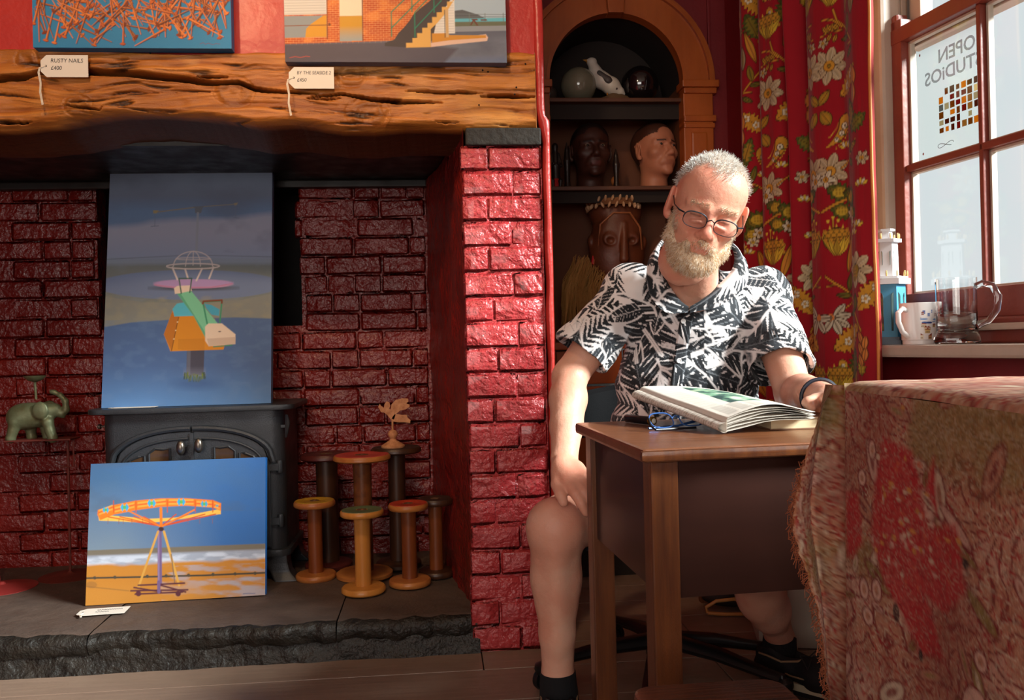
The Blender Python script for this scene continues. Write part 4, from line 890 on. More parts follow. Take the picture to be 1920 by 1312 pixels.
bobbin('tall worn bobbin with crimson head in the middle of the group', 684, 1080, 105, 852, 107, 34, W4, FR, fc, hole, gb)
bobbin('small bobbin with dark head nearest the brick pier', 819, 1078, 67, 934, 70, 26, W2, W3, fd, hole, gb)
bobbin('small bobbin with faded yellow head beside the stove', 593, 1084, 75, 938, 77, 27, W2, FR, fy, hole, gb)
bobbin('small bobbin with orange red head in front of the dark ones', 769, 1095, 79, 943, 75, 28, W2, FR, fr, hole, gb)
bobbin('small pale bobbin with green head standing foremost on the hearth', 682, 1109, 82, 955, 81, 30, W5, W5, fg, hole, gb)
# angel silhouette on a turned stand
q = PZ(748, 1060, HZ); zt_ = PD(748, 838, q.y).z + .0014; k = q.y / FOC
an = thing('angel_ornament', 'pale peeling flying angel on a turned stand atop a tall bobbin', 'ornament', tuple(PD(737, 834, q.y - .01))[:2] + (zt_,), 0)
M_PALE = mat('peeling_cream', (206, 150, 108), .7, var=(160, 100, 64), vscale=(60, 60, 60), vamt=.8, bump=.001, bscale=90)
mb = MB(); mb.lathe([(.043, 0), (.044, .006), (.032, .014), (.014, .026), (.010, .032), (.017, .042), (.019, .050), (.014, .060), (.006, .064)], 28); mb.build('turned_base', M_PALE, an, True)
mb = MB(); mb.tube([(0, 0, .06), (0, 0, .105)], .004, 8); mb.build('rod', M_PALE, an, True)
def sil(pts, th=.006): m_ = MB(); m_.prism([((x - 737) * k, (834 - y) * k) for x, y in pts], -th / 2, th / 2); return m_
sil([(711, 758), (714, 752), (717, 757), (722, 760), (723, 753), (727, 748), (732, 750), (734, 757), (731, 762), (738, 766), (744, 773), (741, 782), (735, 784), (728, 774), (722, 769), (716, 768)]).build('body', M_PALE, an, bevel=.0012)
sil([(734, 764), (736, 754), (744, 746), (756, 743), (767, 744), (768, 749), (764, 753), (770, 755), (770, 759), (762, 764), (752, 766), (744, 772)]).build('wing', M_PALE, an, bevel=.0012)
sil([(736, 778), (742, 771), (754, 774), (764, 774), (766, 780), (771, 784), (770, 790), (760, 788), (748, 788), (739, 786), (735, 783)]).build('robe', M_PALE, an, bevel=.0012)

# elephant candle holder on its stand
EB = PZ(132, 1080, HZ); ek = EB.y / FOC
el = thing('elephant_candle_stand', 'verdigris metal elephant candle holder on a tall thin stand', 'candle holder', (EB.x, EB.y, HZ), AY)
def exy(px, py): p = PD(px, py, EB.y) - Vector((EB.x, EB.y, HZ)); return (p.x, p.z)
M_VERD = mat('verdigris_metal', (122, 134, 104), .45, metal=.35, var=(92, 86, 56), vscale=(20, 20, 20), bump=.001, bscale=70); M_RUST = mat('rust_red_iron', (112, 40, 30), .6, var=(80, 30, 24), bump=.001, bscale=80)
fld = Field((-.30, -.07, .44), (.06, .07, .80), .0032)
def e3(px, py, y=0.): x, z = exy(px, py); return (x, y, z)
fld.ell(e3(62, 778), (.076, .040, .047), .01); fld.ell(e3(42, 782), (.046, .040, .044), .02); fld.ell(e3(88, 772), (.036, .032, .034), .02); fld.ell(e3(104, 768), (.024, .022, .024), .015)
fld.chain([e3(106, 770), e3(116, 775), e3(124, 768), e3(123, 752), e3(114, 741), e3(103, 735), e3(98, 734)], [.017, .014, .012, .010, .0085, .0075, .0085], .008)
fld.cap(e3(112, 774), e3(119, 781), .009, .006, .006)
for px_, yy, t in ((34, -.022, -4), (56, .02, 2), (84, .02, 3), (100, -.022, 5)): fld.chain([e3(px_ + (3 if px_ < 60 else -4), 790, yy), e3(px_, 806, yy), e3(px_ + t, 820, yy)], [.021, .016, .018], .01)
fld.ell(e3(86, 768, -.038), (.029, .010, .033), .002); fld.ell(e3(86, 768, .038), (.029, .010, .033), .002); fld.cap(e3(24, 778), e3(23, 800), .005, .006, .006)
V, Q = fld.mesh(2); np_mesh('elephant', V, Q, M_VERD, el)
mb = MB(); x0, z0 = exy(22, 823); x1, _z = exy(141, 823); mb.box(x0, x1, -.045, .045, z0 - .006, z0, bev=.002); mb.build('platform', M_RUST, el)
rx_, rz_ = exy(68, 720); mb = MB(); mb.tube([(exy(70, 745)[0], 0, exy(70, 748)[1]), (rx_, 0, exy(67, 712)[1])], .0045, 8); mb.build('candle_rod', M_VERD, el, True)
mb = MB(); zc_ = exy(67, 716)[1]; mb.lathe([(.004, 0), (.022, .006), (.036, .018), (.038, .023), (.034, .021), (.020, .010), (.003, .006)], 24, T(rx_, 0, zc_)); mb.build('candle_dish', M_VERD, el, True)
mb = MB(); mb.tube([(exy(127, 826)[0], 0, z0 - .003), (0, 0, .012)], .005, 8); mb.build('pole', M_RUST, el, True)
mb = MB(); a = exy(139, 826)[0]; zb_ = exy(139, 874)[1]; mb.tube([(a, -.01, z0 - .003), (a, -.01, zb_), (exy(116, 874)[0], -.01, zb_)], .0035, 8); mb.build('hook', M_RUST, el, True)
mb = MB(); mb.lathe([(.105, 0), (.105, .003), (.06, .010), (.012, .014), (.006, .02)], 32); mb.build('base_disc', M_RUST, el, True)
q = PZ(4, 1103, HZ)
rs = thing('candle_stand', 'pinkish red metal stand with round foot at the far left of the hearth', 'stand', (q.x, q.y, HZ), 0)
M_PINK = mat('rose_red_enamel', (158, 52, 48), .45, var=(130, 42, 40)); mb = MB(); mb.lathe([(.112, 0), (.112, .003), (.07, .010), (.014, .016), (.007, .024)], 32); mb.build('foot', M_PINK, rs, True)
mb = MB(); mb.tube([(-.012, 0, .012), (-.022, 0, .34)], .006, 10); mb.build('pole', M_PINK, rs, True); mb = MB(); mb.lathe([(.006, 0), (.010, .008), (.010, .02), (.005, .024)], 24, T(-.022, 0, .34)); mb.build('finial', M_PINK, rs, True)

# ================================================================== ARCHED CUPBOARD
M_PINE = mat('orange_pine', (186, 96, 36), .4, var=(142, 64, 20), vscale=(7, 40, 3), bump=.001, bscale=40, bstretch=(1, 1, .2), coat=.15)
M_PINED = mat('cupboard_brown', (96, 52, 26), .5, var=(70, 38, 20), vscale=(6, 6, 3))
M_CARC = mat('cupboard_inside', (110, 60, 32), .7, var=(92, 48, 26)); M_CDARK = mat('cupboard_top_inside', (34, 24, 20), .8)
cab = thing('arched_cupboard', 'built in pine cupboard with round arched top and open shelves', 'cupboard', tuple(FW(cs, CAD, 0)), AY)
def ring(mb, r0, r1, y0, y1, a0=0., a1=PI, n=36):
    vs = []; fs = []
    for k in range(n + 1):
        a = a0 + (a1 - a0) * k / n; c, s = math.cos(a), math.sin(a)
        vs += [(r0 * c, y0, zsp + r0 * s), (r1 * c, y0, zsp + r1 * s), (r1 * c, y1, zsp + r1 * s), (r0 * c, y1, zsp + r0 * s)]
    for k in range(n): b = 4 * k; fs += [(b + i, b + (i + 1) % 4, b + 4 + (i + 1) % 4, b + 4 + i) for i in range(4)]
    fs += [(0, 1, 2, 3), (4 * n + 3, 4 * n + 2, 4 * n + 1, 4 * n)]; mb.add(vs, fs)
for (r0, r1, y0, y1, nme) in ((ri + .012, ro - .022, -.018, .03, 'arch_band'), (ri, ri + .014, -.024, .03, 'inner_moulding'), (ro - .024, ro - .012, -.034, .03, 'outer_moulding'), (ro - .012, ro, -.026, .03, 'outer_bead')):
    mb = MB(); ring(mb, r0, r1, y0, y1); mb.build(nme, M_PINE, cab, True)
mb = MB(); mb.prism([(-.030, zsp + ri - .006), (.030, zsp + ri - .006), (.042, zsp + ro + .012), (-.042, zsp + ro + .012)], -.044, .02); mb.build('keystone', M_PINE, cab, bevel=.003)
for sg in (-1, 1):
    def pb_(x0, x1, y0, y1, z0, z1, nme, bev=.004):
        mb = MB(); mb.box(min(sg * x0, sg * x1), max(sg * x0, sg * x1), y0, y1, z0, z1, bev=bev); return mb.build(nme, M_PINE, cab)
    pb_(ri, ro - .008, -.018, .05, .03, zsp - .02, 'pilaster'); pb_(ri + .028, ro - .034, -.026, .0, 1.00, zsp - .20, 'raised_panel', .008); pb_(ri - .008, ro + .012, -.042, .05, zsp - .028, zsp, 'impost'); pb_(ri, ro + .004, -.032, .05, zsp - .05, zsp - .028, 'impost_moulding'); pb_(ri, ro + .002, -.028, .05, zsp - .16, zsp - .135, 'necking')
    pb_(ri, ro - .004, -.026, .05, zsp - .185, zsp - .165, 'necking')
# inside: back, sides, shelves
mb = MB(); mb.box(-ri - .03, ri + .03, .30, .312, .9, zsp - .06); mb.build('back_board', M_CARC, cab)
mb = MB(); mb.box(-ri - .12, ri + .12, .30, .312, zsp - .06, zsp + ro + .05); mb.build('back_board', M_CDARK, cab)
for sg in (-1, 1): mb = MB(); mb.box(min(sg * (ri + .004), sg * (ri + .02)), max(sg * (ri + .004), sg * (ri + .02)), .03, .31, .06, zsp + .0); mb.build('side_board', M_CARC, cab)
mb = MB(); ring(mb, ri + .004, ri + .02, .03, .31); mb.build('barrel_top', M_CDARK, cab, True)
SH1, SH2, SH3 = PF(1150, 184, CAD + .02).z, PF(1150, 349, CAD + .02).z, PF(1090, 641, CAD + .02).z
for z in (SH1, SH2): mb = MB(); mb.box(-ri - .003, ri + .003, .012, .30, z - .016, z, bev=.003); mb.build('shelf', M_PINED, cab)
for z in (SH1,): mb = MB(); mb.box(-ri - .003, ri + .003, .05, .062, z - .075, z - .016); mb.build('shelf_rail', M_CDARK, cab)
mb = MB(); mb.box(-ri - .003, ri + .003, .05, .062, SH2 - .06, SH2 - .016); mb.build('shelf_rail', M_CDARK, cab)
mb = MB(); mb.box(-ri - .01, ri + .01, -.03, .30, SH3 - .03, SH3, bev=.005); mb.build('counter', M_PINE, cab)
for i, sg in enumerate((-1, 1)):
    x0, x1 = sorted((sg * .004, sg * (ri - .002)))
    mb = MB(); mb.box(x0, x1, -.012, .012, SH3 - .165, SH3 - .035, bev=.004); dw = mb.build('drawer', M_PINE, cab); mb = MB(); mb.ball(((x0 + x1) / 2, -.026, SH3 - .1), .014, 12, 8); mb.build('knob', M_PINED, dw, True)
    mb = MB(); mb.box(x0, x1, -.010, .012, .13, SH3 - .175, bev=.003); dr = mb.build('door', M_PINE, cab); mb = MB(); mb.box(x0 + .05, x1 - .05, -.016, -.009, .20, SH3 - .25, bev=.006); mb.build('fielded_panel', M_PINE, dr)
    mb = MB(); mb.ball((sg * .03, -.026, .52), .013, 12, 8); mb.build('knob', M_PINED, dr, True)
mb = MB(); mb.box(-ri - .02, ri + .12, .03, .28, 0, .12); mb.build('plinth', M_CDARK, cab)

# --- things on the shelves (dim)
def CW(px, py, dep): p = PF(px, py, CAD + dep); return FW(p.x, CAD + dep, p.z)
def on(px, dep, z): p = PF(px, 300, CAD + dep); w_ = FW(p.x, CAD + dep, z); return w_
M_GLASSG = mat('grey_green_glass', (128, 124, 104), .06, spec=.6, coat=.6, var=(108, 104, 88), vscale=(9, 9, 9)); M_GLASSD = mat('black_mirror_glass', (20, 16, 18), .04, spec=.8, coat=1.0); M_GLASSC = mat('smoky_glass', (70, 60, 54), .06, spec=.6, coat=.6)
for (lbl, px_, r, m_, dep) in (('grey green glass ball on the top shelf left of the bird', 1088, 34, M_GLASSG, .12), ('shiny black glass ball on the top shelf right of the bird', 1203, 35, M_GLASSD, .12), ('smoky glass ball at the far left end of the top shelf', 1027, 22, M_GLASSC, .16)):
    c = on(px_, dep, SH1); rr = r * c.y / FOC; g = thing('glass_ball', lbl, 'glass ball', tuple(c), 0, 'glass balls on the top shelf')
    mb = MB(); mb.ball((0, 0, rr + .006), rr, 32, 20); mb.build('ball', m_, g, True); mb = MB(); mb.lathe([(rr * .42, 0), (rr * .42, .004), (rr * .34, .012)], 24, cap=False); mb.build('ring_foot', M_CDARK, g, True)
# seabird on a rock
bp = on(1152, .10, SH1); bk = bp.y / FOC; bird = thing('seabird_figurine', 'white seabird figurine with raised beak on a brown rock', 'figurine', tuple(bp), 0)
def b3(px, py, y=0.): return ((px - 1160) * bk, y, (181 - py) * bk)
f = Field((-.13, -.06, -.01), (.10, .06, .20), .003); f.chain([b3(1122, 104), b3(1128, 118), b3(1140, 136), b3(1158, 148), b3(1172, 158)], [.018, .022, .033, .034, .020], .012); f.chain([b3(1170, 156), b3(1180, 163)], [.016, .007], .01); f.ell(b3(1122, 101), (.021, .018, .017), .006); f.cap(b3(1116, 100), b3(1106, 97), .008, .0025, .004)
V, Q = f.mesh(2); x = V[:, 0] / bk + 1160; y = 181 - V[:, 2] / bk; C = np.tile(L(196, 188, 176), (len(V), 1)); C[x < 1113] = L(170, 120, 50)
np_mesh('body', V, Q, mat('bird_glaze', None, .4, attr=True), bird, cols=C)
for sg in (-1, 1):
    f = Field((-.08, -.06, -.01), (.10, .06, .14), .003); f.chain([b3(1134, 126, sg * .030), b3(1150, 140, sg * .034), b3(1166, 156, sg * .026)], [.010, .014, .006], .006, flat=((0, 1, 0), .45)); V, Q = f.mesh(1); np_mesh('wing', V, Q, mat('bird_wing', (60, 52, 50), .5), bird)
mb = MB(); mb.tube([b3(1150, 152, -.01), b3(1149, 166, -.01)], .003, 6); mb.tube([b3(1156, 154, .01), b3(1156, 166, .01)], .003, 6); mb.build('legs', mat('bird_leg', (170, 110, 40), .5), bird)
f = Field((-.08, -.07, -.02), (.10, .07, .08), .004); f.ell((-.01, 0, .01), (.05, .035, .022), .01); f.ell((.03, .0, .01), (.04, .035, .028), .01); f.ell((.0, -.01, .025), (.02, .02, .016), .01); f.half((0, 0, .0), (0, 0, -1)); V, Q = f.mesh(1); V += (fbm(V * 60)[:, None] - .5) * .008; V[:, 2] = np.maximum(V[:, 2], 0); np_mesh('rock', V, Q, mat('rock_brown', (110, 82, 50), .8, var=(80, 58, 38)), bird)
# ================================================================== HEADS (two busts on the shelf use the same modelling as the sitter)
class HeadFrame:
    """head axes: a = to its left, b = up, c = out of the face"""
    def __init__(s, F, o, A, k=1.0): s.F = F; s.o = np.array(o, float); s.A = np.array(A, float); s.k = k
    def P(s, a, b, c): return s.o + s.A @ (np.array((a, b, c)) * s.k)
    def ell(s, c, r, k=.01, op='u', rot=None): s.F.ell(s.P(*c), np.array(r) * s.k, k * s.k, op, s.A if rot is None else s.A @ rot)
    def cap(s, a, b, ra, rb, k=.01, op='u'): s.F.cap(s.P(*a), s.P(*b), ra * s.k, rb * s.k, k * s.k, op)
def euler_A(base, yaw, pitch, roll):
    """base columns (a,b,c); yaw turns the face towards +a, pitch nods down, roll tips the crown towards +a"""
    cy, sy, cp, sp, cr, sr = math.cos(yaw), math.sin(yaw), math.cos(pitch), math.sin(pitch), math.cos(roll), math.sin(roll)
    Ry = np.array([[cy, 0, sy], [0, 1, 0], [-sy, 0, cy]]); Rp = np.array([[1, 0, 0], [0, cp, -sp], [0, sp, cp]]).T @ np.eye(3)
    Rp = np.array([[1, 0, 0], [0, cp, sp * -1], [0, sp, cp]]); Rp = np.array([[1, 0, 0], [0, cp, -sp], [0, sp, cp]])
    Rp[1, 2] = -sp; Rp[2, 1] = sp
    Rr = np.array([[cr, sr, 0], [-sr, cr, 0], [0, 0, 1]])
    return np.array(base) @ Rr @ Ry @ Rp
def head_sdf(H, lids=True, mouth=.0, beard=False):
    H.ell((0, .030, -.022), (.076, .088, .099), .01); H.ell((0, -.030, .012), (.063, .085, .078), .03); H.ell((0, -.080, .026), (.047, .034, .050), .03)
    H.ell((0, .045, .030), (.064, .052, .050), .03)
    for s in (-1, 1):
        H.cap((s * .048, .014, .064), (s * .014, .015, .083), .008, .009, .012); H.ell((s * .031, -.002, .090), (.019, .011, .012), .010, 's'); H.ell((s * .031, -.002, .0705), (.0135, .0125, .0135), .004)
        H.ell((s * .043, -.026, .054), (.024, .021, .024), .02); H.ell((s * .0125, -.042, .092), (.0085, .0075, .010), .005)
        if lids: H.cap((s * .020, -.005, .0845), (s * .042, -.006, .078), .0016, .0016, .002)
        H.ell((s * .083, -.006, -.006), (.009, .036, .020), .006, rot=np.array([[1, 0, s * .35], [0, 1, -.1], [-s * .35, .1, 1]])); H.ell((s * .092, -.002, .000), (.006, .021, .010), .004, 's'); H.ell((s * .077, -.036, -.002), (.007, .010, .009), .006)
        H.cap((s * .021, -.052, .082), (s * .030, -.072, .072), .004, .006, .012)
    H.cap((0, .006, .082), (0, -.032, .102), .0085, .0115, .010); H.ell((0, -.037, .102), (.0125, .011, .012), .006)
    H.ell((0, -.064, .076), (.028, .016, .018), .015); H.cap((-.018, -.0685, .086), (.018, -.0685, .086), .0042, .0042, .004); H.cap((-.014, -.0775, .085), (.014, -.0775, .085), .0052, .0052, .004); H.cap((-.022, -.0728, .095), (.022, -.0728, .095), .0028, .0028, .002, 's')
    H.ell((0, -.103, .070), (.022, .017, .017), .015)
def bust(label, px, face_px_y, dep, k, yaw, pitch, skin, hair, eye, name='head_bust'):
    b = on(px, dep, SH2); rt = thing(name, label, 'bust', tuple(b), AY); A = euler_A(np.array([[1, 0, 0], [0, 0, -1], [0, 1, 0]]).T if False else np.array([[1., 0, 0], [0, 0, -1.], [0, 1., 0]]), yaw, pitch, 0)
    zc = PF(px, face_px_y, CAD + dep).z - SH2
    F = Field((-.14, -.15, -.002), (.14, .15, zc + .13 * k), .0036); H = HeadFrame(F, (0, 0, zc), A, k); head_sdf(H); H.cap((0, -.08, -.02), (0, -.2, -.03), .052, .06, .02); F.half((0, 0, .001), (0, 0, -1))
    V, Q = F.mesh(1); loc = (V - np.array((0, 0, zc))) @ A / k; C = np.tile(np.array(skin), (len(V), 1))
    hm = (loc[:, 1] > .045 + .25 * (loc[:, 2] - .05)) & (loc[:, 2] < .075) | ((loc[:, 2] < -.035) & (loc[:, 1] > -.05)); C[hm] = hair
    br = (np.abs(loc[:, 1] - .017) < .004) & (np.abs(np.abs(loc[:, 0]) - .03) < .018) & (loc[:, 2] > .05); C[br] = np.array(hair)
    lips = (np.abs(loc[:, 0]) < .02) & (np.abs(loc[:, 1] + .073) < .009) & (loc[:, 2] > .078); C[lips] = C[lips] * .75 + L(120, 40, 36) * .25
    np_mesh('head', V, Q, mat('bust_' + name, None, .5, attr=True), rt, cols=C)
    for s in (-1, 1):
        m_ = MB(); p = H.P(s * .031, .0, .0718); m_.ball(tuple(p), .0125 * k, 14, 10); e = m_.build('eye', mat('eye_' + name, eye, .2), rt, True); m_ = MB(); p = H.P(s * .031, .0, .0815); m_.ball(tuple(p), .0056 * k, 10, 8); m_.build('iris', mat('iris_dark', (26, 18, 14), .2), e, True)
bust('dark brown carved head with white eyes on the middle shelf', 1107, 284, .13, 1.0, R(4), R(-4), L(66, 34, 24), L(34, 20, 18), (130, 112, 94), 'carved_bust')
bust('pale mannequin head with brown hair on the middle shelf', 1228, 283, .13, 1.0, R(24), R(-6), L(176, 112, 84), L(66, 36, 26), (150, 120, 104), 'mannequin_bust')
# dark little figures between the heads
M_EBON = mat('ebony', (34, 22, 18), .35); M_SCAR = mat('scarlet_cloth', (176, 22, 26), .7)
def figurine(label, px, ytop, dep, kind):
    b = on(px, dep, SH2); h = PF(px, ytop, CAD + dep).z - SH2; rt = thing('small_figurine', label, 'figurine', tuple(b), AY, 'little dark figures on the middle shelf')
    F = Field((-.04, -.04, -.002), (.04, .04, h + .01), .0025)
    if kind == 'seated':
        F.ell((0, 0, h - .016), (.013, .013, .016), .004); F.chain([(0, 0, h - .03), (0, 0, h * .5), (0, 0, .012)], [.010, .018, .020], .006)
        for s in (-1, 1): F.chain([(s * .014, 0, h - .045), (s * .022, -.012, h * .5), (s * .008, -.02, h * .55)], [.006, .0055, .005], .004); F.chain([(s * .012, -.006, .03), (s * .016, -.026, .034), (s * .014, -.026, .004)], [.009, .008, .006], .004)
    else: F.chain([(0, 0, .0), (0, 0, .02), (0, 0, h * .35), (0, 0, h * .62), (0, 0, h * .85), (0, 0, h)], [.018, .012, .010, .014, .008, .003], .004)
    F.half((0, 0, .0005), (0, 0, -1)); V, Q = F.mesh(1); np_mesh('carving', V, Q, M_EBON, rt)
    if kind == 'seated': m_ = MB(); m_.lathe([(.024, .004), (.026, .012), (.022, .04), (.018, .046)], 16); m_.build('wrap', M_SCAR, rt, True)
figurine('small dark seated figure in a scarlet wrap at shelf end', 1041, 268, .10, 'seated'); figurine('slim dark spindle figure left of the dark carved head', 1063, 268, .10, 'spindle'); figurine('slim dark spindle figure between the two heads', 1155, 280, .10, 'spindle')
# carved mask with shell band, raffia beard and red ear drop
mk_b = on(1142, .13, SH3); mk = thing('carved_mask', 'carved brown mask with shell headband and raffia fringe in the cupboard', 'mask', tuple(mk_b), AY); kk = mk_b.y / FOC
def m3(px, py, y=0.): p = PF(px, py, CAD + .13); q = PF(1142, 640, CAD + .13); return (p.x - q.x, y, p.z - SH3)
F = Field((-.17, -.14, .0), (.16, .10, .62), .004)
F.ell(m3(1148, 470), (.115, .075, .175), .01); F.ell(m3(1146, 400, .01), (.11, .08, .06), .03); F.ell(m3(1150, 560), (.07, .06, .09), .03); F.ell(m3(1148, 440, -.05), (.08, .03, .07), .03)
for px_ in (1129, 1169): F.ell(m3(px_, 452, -.075), (.030, .012, .028), .006); F.ell(m3(px_, 456, -.10), (.021, .028, .017), .006, 's')
F.cap(m3(1155, 425, -.075), m3(1152, 490, -.10), .010, .020, .01); F.ell(m3(1152, 530, -.07), (.04, .022, .02), .008); F.cap(m3(1135, 531, -.11), m3(1170, 531, -.11), .007, .007, .004, 's')
for px_, sg in ((1098, -1), (1197, 1)): F.ell(m3(px_, 455, -.01), (.014, .02, .028), .006)
V, Q = F.mesh(1); np_mesh('face', V, Q, mat('mask_wood', (108, 56, 32), .45, var=(84, 42, 26), vscale=(14, 14, 14), bump=.001, bscale=60), mk)
mb = MB(); mb.tube([m3(1110, 470, -.045), m3(1112, 425, -.062), m3(1135, 404, -.075), m3(1165, 404, -.075), m3(1185, 430, -.06), m3(1190, 470, -.04)], .0045, 6); mb.build('carved_rim', mat('mask_rim', (146, 86, 50), .5), mk, True)
mb = MB(); cx, _, cz = m3(1141, 384); mb.lathe([(.098, -.012), (.104, 0), (.096, .014), (.088, .0)], 32, T(cx, 0, cz), cap=False); band = mb.build('head_band', mat('band_fibre', (120, 76, 44), .8), mk, True)
M_SHELL = mat('cowrie_shell', (196, 158, 122), .4, var=(160, 118, 84), vscale=(60, 60, 60))
shm = None
for i in range(46):
    a = 2 * PI * (i % 23) / 23 + (.13 if i > 22 else 0); rr = .105; z = cz + (.012 if i > 22 else -.014)
    if shm is None:
        m_ = MB(); m_.ball((0, 0, 0), (.008, .006, .014), 8, 6); o = m_.build('shell', M_SHELL, mk, True); shm = o.data
    else: o = bpy.data.objects.new('shell', shm); COL.objects.link(o); o.parent = mk
    o.location = (cx + rr * math.cos(a), rr * math.sin(a), z); o.rotation_euler = (random.uniform(-.4, .4), random.uniform(-.6, .6), a)
mb = MB(); p = m3(1146, 340, 0); mb.ball(p, (.020, .016, .022), 12, 8); mb.tube([m3(1141, 372), m3(1146, 350)], .012, 8); mb.build('top_knob', mat('knob_wood', (150, 90, 46), .5), mk, True)
mb = MB(); p = m3(1101, 490, -.03); mb.lathe([(.002, .02), (.008, -.004), (.007, -.014), (.002, -.018)], 10, T(*p)); mb.build('ear_drop', mat('drop_red', (190, 26, 26), .4), mk, True)
mb = MB(); rr = random.Random(4)
for i in range(420):
    x0 = rr.uniform(1062, 1128); y0 = rr.uniform(482, 520) + max(0, (x0 - 1090)) * 1.1; x1 = x0 + rr.gauss(-10, 12) - (1095 - x0) * .4; y1 = rr.uniform(570, 622); yy = rr.uniform(-.10, .0)
    if x1 < 1040: x1 = 1040 + rr.uniform(0, 10)
    P0, P2 = m3(x0, y0, yy), m3(x1, min(y1, 628), yy - .015 - rr.random() * .02); P1 = m3((x0 + x1) / 2 - 9, (y0 + y1) / 2 - 8, yy - .025)
    mb.tube([P0, P1, P2], [.0016, .0015, .0008], 3)
tag(mb.build('raffia_fringe', mat('raffia', (178, 134, 74), .7), mk), kind='stuff')

